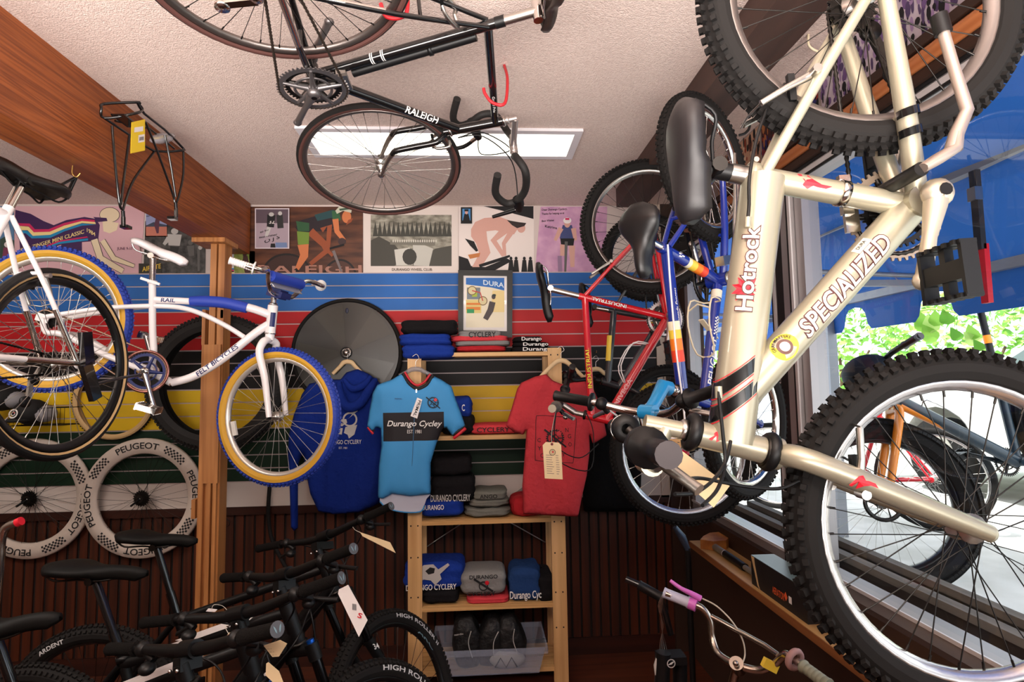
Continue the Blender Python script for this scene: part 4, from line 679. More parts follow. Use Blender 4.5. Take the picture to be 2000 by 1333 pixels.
fork(r, P, SM, RP, .335, r=.0135, w=.056, rr=.015)
wheel(r, W4(P, 'rh'), .335, .055, knob=.0065, rimw=.028, rimd=.02, spm=DST, cog=7)
wheel(r, W4(P, 'fh', SM), .335, .055, knob=.0065, rimw=.028, rimd=.022, rimm=mat('rim_bluegrey', (200, 206, 216), .25, .85), spm=ALU)
GL, GR = V(P['grL']), V(P['grR']); GL.z -= 0; bar = (GL+GR)/2+V((.05, 0, 0)); bar.y = 0; b = MB(ALU); b.X = SM; tp = ht+hd*.05; b.cyl(ht, tp, .0125); b.cyl(tp, bar, .015); b.build('stem', r)
b = MB(BLK); b.X = SM; b.tube([GR, bar, GL], .0112, 12, sub=4); b.build('handlebar', r)
for g, s in ((GL, 1), (GR, -1)):
    i_ = g.lerp(bar, .40); grip(r, SM @ i_, SM @ g, .0165, mat('grey_grip', (92, 86, 80), .7) if s > 0 else BLK, flange=.026, ribs=8, endm=mat('grip_end', (170, 160, 140), .6) if s > 0 else None); p = SM @ g.lerp(bar, .48); b = MB(BLK); b.ball(p, (.022, .02, .022)); b.cyl(p, p+V((.035, 0, -.025)), .010); b.m(CHR).ball(p+V((.05, s*.02, -.03)), .012); b.build('brake_lever_clamp', r); lever(r, p+V((.03, 0, -.02)), p+V((.06, s*.09, -.06)), .009, ALU)
uni_bar = mw @ SM @ GL.lerp(bar, .44)
cable(r, [SM @ GL.lerp(bar, .45), V((.52, .14, .60)), V((.60, .06, .50)), V((.55, .02, .40))]); cable(r, [SM @ GL.lerp(bar, .47), V((.56, .20, .62)), V((.66, .05, .46)), V((.50, .04, .42)), V((.40, .03, .44))])
pt = post(r, P, .160, ALU, .0135); saddle(r, P['sr'], P['sn'], (0, 0, 1), .14, BLK, CHR, .045, post_top=pt)
chainring(r, (0, -.045, 0), .088, mat('ring_silver', (205, 200, 196), .3, .8), None, 5, .3, 46); chainring(r, (0, -.037, 0), .066, DST, DST, 5, .3, 34, False); crank(r, (0, .058, 0), .25, .17, ALU, 1); crank(r, (0, -.060, 0), .25+pi, .17, ALU, -1); chain(r, (0, -.044, 0), .086, (rh_.x, -.044, rh_.z), .036, -.044)
vbrake(r, sc.lerp(rh_, .42)+V((-.012, 0, .012)), V((.45, 0, .9)).normalized()); fh = V(P['fh']); vbrake(r, SM @ (fh.lerp(hb, .56)+V((.012, 0, 0))), V((-.9, 0, .1)))
b = MB(WHT); fn = lambda u, v, w_: d1.lerp(B0, u)+V((-.56, 0, .82))*v+Y1*w_
b.tube([fn(.35, .02, -.02), fn(.35, .02, .02), fn(.45, .075, .036), fn(.66, .08, .036), fn(.72, .02, .02), fn(.72, .02, -.02), fn(.66, .08, -.036), fn(.45, .075, -.036)], .003, 7, closed=True, sub=3); b.build('bottle_cage', r, 'white wire bottle cage')
# red hub disc and tag are on separate things below
# ---------------------------------------------------------------- black and silver kids bike behind the red one
def simple(keypts, name, label, cat, R, T, s=1.0): 
    mw = pose(R, T, s); r = empty(name, mw=mw); tag(r, label, cat); return r, mw, keypts, steerM(keypts, 0)
Pk = dict(rh=(-.36, 0, .03), bb=(0, 0, 0), fh=(.50, 0, .03), sc=(-.08, 0, .26), ht=(.30, 0, .36), hb=(.35, 0, .25), sn=(-.0, 0, .42), sr=(-.25, 0, .43))
r, mw, P, SM = simple(Pk, 'bmx_bike', 'dark grey and yellow kids bike hanging partly hidden behind the red bike', 'bicycle', ((.09, -.08, -.992), (-.047, -.996, .08), (-.995, .039, -.093)), (1.0, 3.02, 2.00))
GP = mat('graphite_paint', (52, 54, 58), .28, .3, coat=.5); sc, ht, hb = V(P['sc']), V(P['ht']), V(P['hb']); hd = (ht-hb).normalized(); rh_ = V(P['rh'])
frame(r, P, GP, rt=.0150, rd=.0180, rtt=.0180, hubw=.06, seg=[(sc.lerp(ht-hd*.028, .35), sc.lerp(ht-hd*.028, .7), .0187, YE)])
fork(r, P, SM, GP, .25); wheel(r, W4(P, 'rh'), .252, .05, knob=.006, spm=DST, cog=1, rimm=MATS['black_rim']); wheel(r, W4(P, 'fh'), .252, .05, knob=.006, spm=DST, rimm=MATS['black_rim'])
letters(b := MB(), 'TUG', OR_, .024, tube_fn(hb, (0, 0, 0), .018, (0, 1, 0), (0, 0, 1), .06, voff=-.012), width=.07); b.build('lettering', r, 'orange lettering')
pt = post(r, P, .10, CHR); saddle(r, P['sr'], P['sn'], (0, 0, 1), .13, BLK, BLK, .045, post_top=pt); bar = ht+V((-.02, 0, .06)); b = MB(BLK); b.cyl(ht, bar, .012); b.tube([bar+V((-.05, -.26, .12)), bar+V((0, -.18, .12)), bar+V((0, -.08, 0)), bar+V((0, .08, 0)), bar+V((0, .18, .12)), bar+V((-.05, .26, .12))], .0112, 10, sub=4); b.build('handlebar', r)
for s in (-1, 1): grip(r, bar+V((-.03, s*.20, .12)), bar+V((-.06, s*.30, .12)), .016, BLK, .026)
chainring(r, (0, -.044, 0), .065, mat('ring_silver', (205, 200, 196), .3, .8), YE, 5, .3, 36); crank(r, (0, .055, 0), .6, .13, ALU, 1); crank(r, (0, -.057, 0), .6+pi, .13, ALU, -1)
# ---------------------------------------------------------------- four black trail bikes standing at lower left
MBK = mat('satin_black', (9, 9, 10), .42, spec=.3); CAPG = mat('cap_grey', (74, 76, 82), .55); CAPL = mat('cap_leaf', (112, 140, 150), .5); KN = mat('knurl_black', (15, 13, 12), .85, spec=.15, bump=(420, 1, .004))
def sidewall(w, body, R0, a0, h, m, side, width, off=0):
    b = MB(); fn = lambda u, v: V(((R0+v)*cos(a0-side*u/R0*-1 if False else a0+(-u if side < 0 else u)/R0*(1 if side > 0 else -1)*-1), side*.0, 0))
    def f(u, v):
        # reader looks from -y (side=-1): x right, z up
        a = a0-u/R0 if side < 0 else a0+u/R0
        return V(((R0+v)*cos(a), side*((sqrt(max(1e-5, .0306**2-(R0+v-.335)**2))+.0009) if R0 > .32 else .0185), (R0+v)*sin(a)))
    letters(b, body, m, h, f, width=width); return b.build('lettering', w, 'pale tire lettering')
def trail(key, yaw, lab, i):
    R, T, st, P = POSES[key]; P = dict(P); mw = Matrix.Translation((T[0], T[1], .337)) @ Matrix.Rotation(yaw, 4, 'Z'); r = empty('mountain_bike', mw=mw); tag(r, lab, 'bicycle')
    P['rh'] = (-.44, 0, .031); P['fh'] = (.757, 0, .031)
    SM = steerM(P, st); sc, ht, hb = V(P['sc']), V(P['ht']), V(P['hb']); hd = (ht-hb).normalized(); rh_ = V(P['rh'])
    h1, h2 = ht-hd*.028, hb+hd*.028; seg = [(sc.lerp(h1, .45), sc.lerp(h1, .8), .0175, WHT)] if i in (2, 3) else None
    def ex(b): b.tube([B0.lerp(hb, .5), B0.lerp(hb, .75), hb+hd*.03], [.024, .026, .024], 12, sub=3)
    frame(r, P, MBK, rt=.0160, rd=.0230, rtt=.0170, rh=.0240, rs=.009, rc=.011, hubw=.070, bb=.024, extra=ex)
    if i in (2, 3):
        b = MB(WHT)
        for s in (-1, 1):
            o = s*.0262; b.poly([B0.lerp(hb, .60)+V((0, o, .012)), B0.lerp(hb, .80)+V((0, o, .014)), B0.lerp(hb, .84)+V((0, o, .0)), B0.lerp(hb, .64)+V((0, o, -.006))], .001)
            o = s*.0178; b.poly([sc.lerp(ht, .3)+V((0, o, .004)), sc.lerp(ht, .85)+V((0, o, .006)), sc.lerp(ht, .80)+V((0, o, -.008)), sc.lerp(ht, .35)+V((0, o, -.008))], .001)
        b.build('stripe_decal', r, 'white graphics')
    fh = V(P['fh']); b = MB(MBK); b.X = SM; cr = hb-hd*.03; b.cyl(hb, cr, .022); b.tube([cr+Y1*.066, cr+hd*.006, cr-Y1*.066], [.018, .023, .018], 12, sub=3)
    for s in (-1, 1): b.cyl(cr+hd*.022+Y1*s*.066, cr-hd*.03+Y1*s*.066, .0215); b.m(MBK).cyl(cr-hd*.19+Y1*s*.066, fh+Y1*s*.066, .0215, .018)
    b.tube([cr-hd*.21+Y1*.066, cr-hd*.20+Y1*.05+V((.04, 0, 0)), cr-hd*.20-Y1*.05+V((.04, 0, 0)), cr-hd*.21-Y1*.066], .012, 8, sub=3)
    fk = b.build('fork', r)
    b = MB(mat('stanchion', (40, 40, 42), .12, .9)); b.X = SM
    for s in (-1, 1): b.cyl(cr-hd*.03+Y1*s*.066, cr-hd*.19+Y1*s*.066, .0168)
    b.build('fork_stanchion', fk); b = MB(mat('anodised_blue', (20, 90, 190), .3, .7)); b.X = SM; b.cyl(cr+hd*.022-Y1*.066, cr+hd*.032-Y1*.066, .012); b.build('fork_dial', fk, 'blue dial')
    if i == 1: letters(b := MB(), '34', WINK, .022, (lambda q, n_: lambda u, v: SM @ (q+V((.0, -.0, 0))+n_[0]*u+n_[1]*v))(cr-hd*.235-Y1*.0885+V((-.012, 0, 0)), (V((1, 0, 0)), hd)), width=.03); b.build('lettering', fk, 'white numerals')
    w1 = wheel(r, W4(P, 'rh'), .368, .060, knob=.0055, rimm=MATS['black_rim'], rimw=.034, spm=DST, nsp=28, cog=8, disc=True); w2 = wheel(r, W4(P, 'fh', SM), .368, .060, knob=.0055, rimm=MATS['black_rim'], rimw=.034, spm=DST, nsp=28, disc=True)
    GRY = mat('tire_ink', (205, 205, 205), .6)
    sidewall(w2, 'HIGH ROLLER II', .331, rad(84), .016, GRY, -1, .30); sidewall(w2, 'ARC', .302, rad(55), .018, CAPL, -1, .12)
    if i in (1,): sidewall(w1, 'ARDENT', .331, rad(126), .016, GRY, -1, .10)
    bar = V(P['bar']); GL, GR = V(P['grL']), V(P['grR']); b = MB(MBK); b.X = SM; tp = ht+hd*.055; b.cyl(ht, tp, .019); q = bar; b.box(tp.lerp(q, .5)-hd*.016, ((q-tp).length+.02, .034, .030), Matrix.Rotation(0, 3, 'Y')); b.cyl(q-Y1*.03, q+Y1*.03, .022); b.m(CHR)
    for s in (-1, 1): b.ball(tp+V((-.018, s*.016, -.012)), .0045)
    b.build('stem', r)
    b = MB(MBK); b.X = SM; b.tube([GR, bar.lerp(GR, .6)+V((0, 0, .0)), bar-Y1*.07, bar+Y1*.07, bar.lerp(GL, .6), GL], [.011, .012, .0160, .0160, .012, .011], 12, sub=5); b.build('handlebar', r)
    for g, s in ((GL, 1), (GR, -1)):
        i_ = g.lerp(bar, .36); gg = grip(r, SM @ i_, SM @ g, .0160, KN, n=16, endm=CAPG)
        d = ((SM @ g)-(SM @ i_)).normalized(); u = (Z1-d*Z1.dot(d)).normalized(); w_ = d.cross(u); b = MB(CAPL); c = (SM @ g)+d*.0016
        for k_ in (-1, 1): b.poly([c+w_*(k_*.003)-u*.008, c+w_*(k_*.006)-u*.004, c+w_*(k_*.0085)+u*.004, c+w_*(k_*.009)+u*.009, c+w_*(k_*.0055)+u*.005, c+w_*(k_*.003)-u*.001], .0008)
        b.build('grip_emblem', gg, 'two grey blue leaves'); 
        p = SM @ g.lerp(bar, .44); b = MB(BLK); b.ball(p, (.018, .02, .020)); b.cyl(p, p+V((.04, s*-.02, -.02)), .010); b.ball(p+V((.03, -s*.03, -.035)), (.02, .022, .016)); b.m(CHR).ball(p+V((.02, -s*.01, .002)), .005); b.build('brake_lever_clamp', r); fw_ = (SM.to_3x3() @ X1); lever(r, p+fw_*.045-Z1*.02, p+fw_*.06-Z1*.05+d*.10, .008, BLK)
    cable(r, [SM @ GR.lerp(bar, .5), SM @ (bar+V((.10, -.10, -.03))), SM @ (bar+V((.09, 0, -.12))), V((.48, -.04, .50)), B0.lerp(hb, .6)+V((0, -.028, 0))], .0028); cable(r, [SM @ GL.lerp(bar, .5), SM @ (bar+V((.11, .10, -.05))), SM @ (bar+V((.10, 0, -.15))), SM @ (fh.lerp(hb, .5)+Y1*.08)], .0028)
    sn, sr = V(P['sn']), V(P['sr'])
    if i == 4: sn, sr = V((-.08, 0, .66)), V((-.35, 0, .68))
    up2 = (sn.lerp(sr, .5)-sc); pt = sn.lerp(sr, .52)-Z1*.055; MB(GLOSSBLK).cyl(sc, sc.lerp(pt, .35), .0165).cyl(sc.lerp(pt, .3), pt, .0135).build('seat_post', r); MB(BLK).lathe([(0, 0), (.021, 0), (.021, .016), (0, .016)], sc, sc.normalized(), 18).m(CHR).ball(sc+V((-.024, 0, .006)), .006).build('seat_clamp', r)
    saddle(r, sr, sn, (0, 0, 1), .145, mat('saddle_soft', (9, 9, 8), .6, spec=.2), DST, .045, post_top=pt)
    crank(r, (0, -.066, 0), -.6, .17, MBK, -1); crank(r, (0, .062, 0), -.6+pi, .17, MBK, 1); chainring(r, (0, -.048, 0), .062, DST, DST, 5, .3, 30); chain(r, (0, -.048, 0), .060, (rh_.x, -.048, rh_.z), .05, -.048)
    return r, mw, SM, P
tb = [trail(k, y, lab, i+1) for i, (k, y, lab) in enumerate((('m1', -.026, 'black trail mountain bike nearest the wall, its front wheel beside the shelf post'), ('m2', -.168, 'second black trail bike from the wall, white graphics on its frame'), ('m3', -.0, 'third black trail bike from the wall, long white hang tag at its grip'), ('m4', -.0145, 'black trail bike closest to the camera in the lower left row')))]
# ================================================================ WALL ITEMS
YP = YW-.003
def wp(px, py, off=0): return aY(px, py, YP-off)
def rectpx(x0, y0, x1, y1): return [(x0, y1), (x1, y1), (x1, y0), (x0, y0)]
def ell(cx, cy, rx_, ry_, n=20, a0=0, a1=2*pi): return [(cx+rx_*cos(a0+(a1-a0)*i/n), cy+ry_*sin(a0+(a1-a0)*i/n)) for i in range(n)]
def limb(pts, ws):
    L, R_ = [], []
    for i, (p, w) in enumerate(zip(pts, ws)):
        a = pts[max(0, i-1)]; c = pts[min(len(pts)-1, i+1)]; dx, dy = c[0]-a[0], c[1]-a[1]; q = sqrt(dx*dx+dy*dy) or 1
        L.append((p[0]-dy/q*w, p[1]+dx/q*w)); R_.append((p[0]+dy/q*w, p[1]-dx/q*w))
    return L+R_[::-1]
def poster(name, label, corners, m, polys=(), texts=(), cat='poster', P=wp, th=.0015, artlabel=None, group=None):
    b = MB(m); b.poly([P(x, y, th/2) for x, y in corners], th); o = b.build(name); tag(o, label, cat, group)
    if polys or texts:
        a = MB()
        for i, (mm, pts) in enumerate(polys): a.m(mm).poly([P(x, y, th+.0004+.00025*i) for x, y in pts])
        for (s, mm, p0, p1, h) in texts:
            A = P(*p0, th+.0004+.00025*len(polys)+.0006); B = P(*p1, th+.0004+.00025*len(polys)+.0006); ux = (B-A); wd = ux.length; C = P(p0[0], p0[1]-h, th); uy = (C-A); ux.normalize(); hh = uy.length; uy.normalize()
            vs, fs, w = text(s); letters(a, s, mm, hh, lambda u, v: A+ux*u+uy*v, width=wd)
        a.build('printed_picture', o, artlabel)
    return o
c = lambda *a, **k: mat('print_%d_%d_%d' % a, a, .55, **k)
PINK = c(222, 178, 186); PUR = c(64, 34, 84); CR = c(238, 220, 186); CY = c(30, 140, 190); MAG = c(206, 40, 96); YL = c(244, 220, 150); DKP = c(34, 22, 30)
poster('race_poster', 'pink poster with a purple ribboned rider reading mini classic 1984', [(29, 537), (275, 534), (283, 403), (28, 403)], PINK, [
 (PUR, [(30, 410), (60, 418), (85, 432), (105, 440), (130, 430), (165, 424), (188, 428), (195, 440), (192, 468), (175, 472), (150, 474), (120, 478), (80, 492), (40, 500), (38, 470), (28, 450)]),
 (MAG, [(34, 436), (58, 437), (68, 448), (95, 448), (125, 436), (160, 428), (185, 430), (185, 434), (160, 432), (125, 441), (97, 453), (66, 454), (56, 442), (34, 441)]),
 (YL, [(30, 441), (56, 443), (66, 454), (97, 453), (125, 441), (160, 432), (186, 434), (187, 438), (160, 436), (126, 447), (98, 459), (64, 461), (54, 450), (30, 450)]),
 (CY, [(30, 450), (54, 451), (64, 461), (98, 459), (126, 447), (160, 437), (187, 439), (160, 441), (126, 452), (98, 465), (62, 466), (50, 456), (30, 456)]),
 (PUR, [(120, 478), (160, 470), (160, 490), (110, 500)]), (CY, [(88, 482), (115, 472), (172, 466), (172, 470), (115, 477), (88, 487)]), (MAG, [(90, 480), (115, 470), (170, 462), (172, 464), (115, 473), (90, 483)]),
 (DKP, ell(214, 420, 20, 15)), (CR, ell(214, 420, 19, 14)), (CR, [(200, 430), (232, 436), (228, 450), (214, 456), (202, 452)]), (PUR, [(182, 424), (208, 426), (210, 432), (192, 434)]),
 (DKP, limb([(184, 468), (196, 505), (240, 530)], [7.5, 7.5, 6])), (CR, limb([(184, 468), (196, 505), (240, 530)], [6.5, 6.5, 5])), (DKP, limb([(200, 470), (222, 505), (262, 520)], [6, 6, 4])), (CR, limb([(200, 470), (222, 505), (262, 520)], [5, 5, 3]))],
 [('RED ZINGER MINI CLASSIC', YL, (40, 493), (164, 456), 8), ('1984', YL, (168, 452), (186, 462), 8), ('JUNE 9-17', c(120, 80, 100), (229, 488), (259, 488), 5)])
poster('race_poster', 'blue sky cyclist poster at the far left edge behind the white bike', [(0, 537), (28, 537), (27, 403), (-4, 403)], c(90, 130, 170), [(c(60, 80, 70), [(0, 537), (28, 537), (28, 470), (10, 462), (0, 468)]), (WHT, ell(16, 478, 8, 6)), (c(130, 60, 90), limb([(14, 484), (12, 510), (20, 530)], [7, 9, 5]))])
poster('signed_photo', 'small signed photo of a rider on red dirt under the beam', rectpx(284, 412, 327, 463), WHT, [(c(150, 160, 200), rectpx(285, 413, 326, 440)), (c(196, 120, 100), rectpx(285, 440, 326, 461)), (c(60, 70, 90), [(285, 441), (300, 434), (326, 440), (326, 443), (285, 443)]), (c(90, 50, 70), limb([(308, 428), (306, 440), (308, 456)], [4, 5, 2]))], [('Thanks a lot', INK, (286, 419), (305, 415), 3), ('Best wishes', INK, (286, 424), (303, 421), 3)], cat='photo')
GY1, GY2, GY3 = c(40, 40, 40), c(96, 94, 92), c(190, 186, 182)
poster('race_poster', 'black and white poster of cyclists racing behind the white saddle', [(280, 537), (401, 536), (402, 432), (284, 432)], mat('bw_print', (34, 34, 34), .5, var=((84, 82, 80), 26, 4)), [(GY3, ell(341, 452, 7, 6)), (GY3, limb([(341, 458), (340, 480)], [14, 11])), (GY3, limb([(330, 465), (320, 478)], [5, 3])), (GY1, limb([(341, 482), (338, 512)], [9, 5])), (GY2, ell(372, 474, 5, 5)), (GY2, limb([(372, 480), (374, 500)], [7, 5])), (GY2, limb([(388, 478), (388, 530)], [3, 2])), (GY3, ell(391, 484, 4, 4))])
poster('metal_sign', 'small black and yellow tin sign reading airlite', rectpx(271, 515, 316, 537), c(44, 42, 34), [], [('AIRLITE', c(226, 190, 60), (278, 531), (314, 524), 9)], cat='sign', P=lambda x, y, o=0: wp(x, y, o+.004))
poster('photo', 'small photo of a rider in a rainbow striped jersey beside the post', rectpx(432, 492, 457, 536), c(200, 196, 200), [(c(90, 60, 50), ell(447, 500, 6, 7)), (WHT, limb([(446, 508), (446, 535)], [9, 12])), (CY, rectpx(436, 524, 457, 527)), (MAG, rectpx(436, 527, 457, 530)), (INK, rectpx(436, 530, 457, 532)), (YL, rectpx(436, 532, 457, 535))], [('ALEGRE', INK, (438, 521), (454, 521), 3)], cat='photo')
poster('photo', 'small green photo of a rider on a trail beside the rainbow jersey photo', rectpx(457, 491, 498, 536), mat('green_print', (110, 130, 50), .5, var=((160, 170, 90), 30, 3)), [(c(70, 40, 40), limb([(479, 500), (480, 515), (484, 534)], [4, 7, 5])), (c(60, 30, 30), ell(478, 497, 4, 5))], cat='photo')
SKN = c(206, 120, 72); SKD = c(150, 74, 40)
poster('cyclist_poster', 'large brown poster of a racing cyclist in a green top and helmet', rectpx(487, 404, 709, 535), mat('brown_print', (58, 32, 24), .42, var=((104, 62, 42), 5, 2, (1, 1, 5))), [
 (c(20, 14, 14), ell(560, 535, 48, 40, 24, pi, 2*pi)), (c(58, 34, 28), ell(560, 535, 44, 36, 24, pi, 2*pi)), (c(24, 18, 18), ell(664, 546, 34, 40, 24, pi, 2*pi)), (c(80, 50, 40), ell(664, 546, 30, 36, 24, pi, 2*pi)),
 (DKP, [(577, 445), (584, 432), (610, 424), (650, 412), (664, 420), (662, 440), (640, 452), (610, 452), (586, 458)]), (c(30, 70, 74), [(614, 420), (650, 410), (660, 414), (655, 424), (620, 432)]), (c(46, 96, 60), [(648, 412), (662, 412), (666, 430), (650, 436)]),
 (SKD, limb([(628, 450), (644, 440), (640, 490), (650, 500)], [5, 5, 4, 3])), (SKN, limb([(655, 428), (658, 452), (672, 470)], [6, 5, 4])), (c(60, 40, 40), ell(668, 472, 8, 7)),
 (SKD, limb([(606, 452), (634, 478), (636, 492), (606, 516)], [8, 7, 5, 4])), (c(40, 84, 50), [(578, 432), (604, 436), (604, 452), (582, 452)]), (c(110, 140, 50), [(580, 452), (604, 454), (603, 480), (582, 478)]), (SKN, limb([(592, 478), (594, 500), (580, 526)], [11, 8, 4])), (INK, limb([(576, 526), (582, 534)], [4, 4])),
 (SKN, ell(677, 424, 9, 12)), (SKD, [(680, 430), (690, 426), (686, 434), (676, 440)]), (c(200, 200, 180), [(655, 412), (662, 404), (678, 403), (687, 410), (686, 416), (670, 412), (658, 418)]), (c(60, 90, 70), [(662, 408), (680, 406), (684, 409), (664, 412)]), (c(120, 110, 110), limb([(651, 490), (668, 534)], [3, 2])), (INK, limb([(644, 486), (672, 478)], [2, 2]))],
 [('RALEIGH', c(176, 128, 112), (500, 534), (706, 534), 16)])
poster('signed_photo', 'signed black and white football photo pinned over the brown poster', rectpx(498, 407, 565, 486), c(214, 202, 208), [(c(90, 74, 84), rectpx(500, 409, 563, 436)), (c(168, 150, 160), rectpx(500, 436, 563, 484)), (INK, limb([(530, 420), (528, 444)], [8, 7])), (GY1, limb([(546, 420), (548, 446)], [6, 6])), (GY3, ell(530, 419, 5, 4)), (GY3, ell(547, 417, 4, 4)), (GY3, limb([(526, 444), (520, 462)], [4, 3])), (c(110, 130, 170), limb([(544, 474), (544, 484)], [6, 6])), (c(110, 130, 170), limb([(555, 474), (555, 484)], [5, 6])), (INK, limb([(533, 476), (533, 484)], [4, 5]))],
 [('32', WINK, (525, 437), (536, 437), 7), ('Best Wishes!', INK, (506, 466), (541, 460), 4), ('to Ed', INK, (508, 456), (524, 450), 4), ('O J S', INK, (516, 476), (546, 466), 7)], cat='photo', P=lambda x, y, o=0: wp(x, y, o+.014))
SEP = mat('sepia_print', (96, 92, 80), .6, var=((176, 172, 156), 14, 6, (1, 1, 2)))
poster('club_poster', 'white bordered vintage river photograph poster of a wheel club', rectpx(710, 404, 895, 534), c(226, 214, 206), [(SEP, rectpx(724, 420, 882, 520)), (c(66, 64, 56), [(724, 470), (740, 462), (770, 478), (790, 500), (770, 520), (724, 520)]), (c(70, 68, 60), [(882, 480), (850, 486), (824, 505), (830, 520), (882, 520)]), (c(206, 204, 194), [(770, 488), (800, 484), (806, 518), (774, 519)]), (c(196, 194, 184), [(806, 470), (846, 486), (838, 520), (808, 519)]), (c(120, 116, 104), limb([(762, 474), (850, 476)], [4, 4])), (c(54, 52, 46), ell(800, 502, 14, 16, 14))]+[(c(60, 60, 52), [(x, 462), (x+5, 430+(x*7 % 9)), (x+10, 462)]) for x in range(728, 876, 9)]+[(c(212, 208, 196), ell(768+i*4.4, 471, 1.5, 3, 6)) for i in range(20)],
 [('DURANGO WHEEL CLUB', c(110, 98, 86), (765, 529), (844, 529), 5)])
SK2 = c(214, 164, 150)
poster('cyclist_poster', 'white poster of a crouching long haired rider above black silhouettes', rectpx(896, 404, 1043, 533), c(234, 222, 216), [
 (INK, [(944, 403), (1042, 403), (1042, 428), (990, 414)]), (INK, [(896, 500), (914, 506), (920, 520), (948, 522), (990, 505), (1000, 510), (960, 532), (896, 533)]),
 (SK2, [(920, 448), (928, 434), (946, 426), (976, 424), (1004, 434), (1012, 446), (1004, 458), (990, 456), (968, 450), (950, 452), (952, 470), (958, 494), (940, 522), (922, 522), (936, 496), (930, 476), (920, 462)]), (SK2, limb([(988, 448), (964, 470), (984, 500)], [8, 6, 4])), (SK2, limb([(1002, 448), (984, 476), (986, 500)], [6, 4, 3])),
 (SK2, ell(1018, 446, 8, 9)), (c(40, 26, 24), [(990, 430), (1012, 434), (1028, 436), (1024, 442), (1010, 446), (1000, 440)]), (INK, limb([(936, 520), (980, 506), (996, 500)], [3, 3, 2])), (INK, [(908, 466), (926, 472), (934, 490), (930, 492), (918, 480)]), (c(196, 120, 60), [(914, 498), (938, 494), (936, 502), (918, 506)])]
 +[(INK, limb([(x, 508), (x, 532)], [3.5, 6])) for x in (998, 1008, 1024, 1036)]+[(INK, ell(x, 505, 3, 3.5, 8)) for x in (998, 1008, 1024, 1036)])
poster('photo', 'tiny framed snapshot of a capped person stuck on the white rider poster', rectpx(900, 405, 922, 437), INK, [(c(70, 140, 200), rectpx(903, 408, 919, 431)), (INK, limb([(911, 418), (911, 431)], [4, 7])), (SK2, ell(911, 415, 3, 4, 8)), (INK, rectpx(907, 409, 915, 413))], cat='photo', P=lambda x, y, o=0: wp(x, y, o+.008))
LIL = mat('lilac_print', (190, 140, 178), .5, var=((214, 166, 196), 12, 3))
poster('signed_poster', 'lilac signed poster of a cyclist riding towards the viewer', [(1045, 531), (1182, 531), (1186, 404), (1056, 404)], LIL, [(c(60, 70, 120), limb([(1108, 440), (1108, 466)], [9, 15])), (SK2, limb([(1096, 446), (1084, 470)], [5, 3])), (SK2, limb([(1120, 446), (1124, 470)], [5, 3])), (INK, limb([(1108, 466), (1108, 480)], [14, 12])), (SK2, limb([(1100, 478), (1098, 500)], [6, 4])), (SK2, limb([(1117, 480), (1118, 522)], [6, 4])), (GY2, limb([(1106, 472), (1104, 532)], [3, 2])), (c(150, 120, 150), limb([(1093, 500), (1094, 532)], [4, 4])), (SK2, ell(1108, 437, 6, 8)), (WHT, ell(1108, 431, 8, 6)), (MAG, rectpx(1104, 426, 1112, 430))],
 [('Dear Durango Cyclery,', INK, (1058, 412), (1108, 410), 4), ('Thanks for helping us at', INK, (1058, 420), (1102, 418), 4), ('Best Wishes', INK, (1058, 434), (1082, 432), 4), ('Katrina', INK, (1064, 444), (1088, 448), 5)])
# framed poster on the shelf top
fy_ = YW-.07; FP = lambda x, y, o=0: aY(x, y, fy_-o)
def framed():
    b = MB(mat('frame_black', (24, 23, 22), .4)); q = [(895, 660), (1000, 660), (1001, 529), (895, 529)]; a = [FP(*p) for p in q]; i_ = [FP(x, y) for x, y in ((905, 646), (990, 648), (990, 540), (905, 539))]
    for k in range(4): p = [a[k], a[(k+1) % 4], i_[(k+1) % 4], i_[k]]; b.poly([x-Y1*.009 for x in p], .018)
    o = b.build('framed_picture'); tag(o, 'black framed watercolour of a bicycle shop standing on the shelf unit', 'picture')
    m = MB(WHT).poly([FP(x, y, .002) for x, y in ((903, 648), (992, 650), (992, 538), (903, 537))]); m.build('picture_mount', o)
    m = MB(); lay = [(c(236, 226, 200), rectpx(910, 543, 985, 640)), (c(40, 110, 190), [(910, 543), (985, 543), (985, 568), (960, 562), (910, 556)]), (c(120, 130, 140), rectpx(912, 562, 938, 585)), (c(228, 206, 130), rectpx(910, 586, 940, 612)), (c(238, 214, 150), [(962, 568), (985, 568), (985, 610), (958, 610)]), (c(170, 190, 60), rectpx(922, 570, 932, 580))]
    lay += [(c(110, 84, 40), ell(x, y, 9, 9)) for x, y in ((922, 568), (943, 588))]+[(c(220, 206, 160), ell(x, y, 7.5, 7.5)) for x, y in ((922, 568), (943, 588))]+[(c(200, 60, 50), limb([(922, 568), (938, 572), (943, 588)], [1, 1, 1])), (c(224, 130, 50), rectpx(911, 600, 938, 606)), (c(224, 130, 50), rectpx(911, 592, 938, 596)), (c(40, 150, 90), [(912, 604), (926, 604), (926, 612), (912, 612)]), (c(70, 60, 60), limb([(962, 590), (958, 606), (948, 624)], [6, 6, 5])), (c(70, 60, 60), ell(964, 580, 4, 5, 10)), (c(30, 50, 50), ell(965, 577, 4, 2.5, 8))]
    for i, (mm, p) in enumerate(lay): m.m(mm).poly([FP(x, y, .0025+.0002*i) for x, y in p])
    A, B_ = FP(943, 556, .0062), FP(984, 562, .0062); u = (B_-A).normalized(); letters(m, 'DURA', c(220, 236, 246), .030, lambda p, v: A+u*p+Z1*v, width=(B_-A).length); m.build('printed_picture', o)
framed()
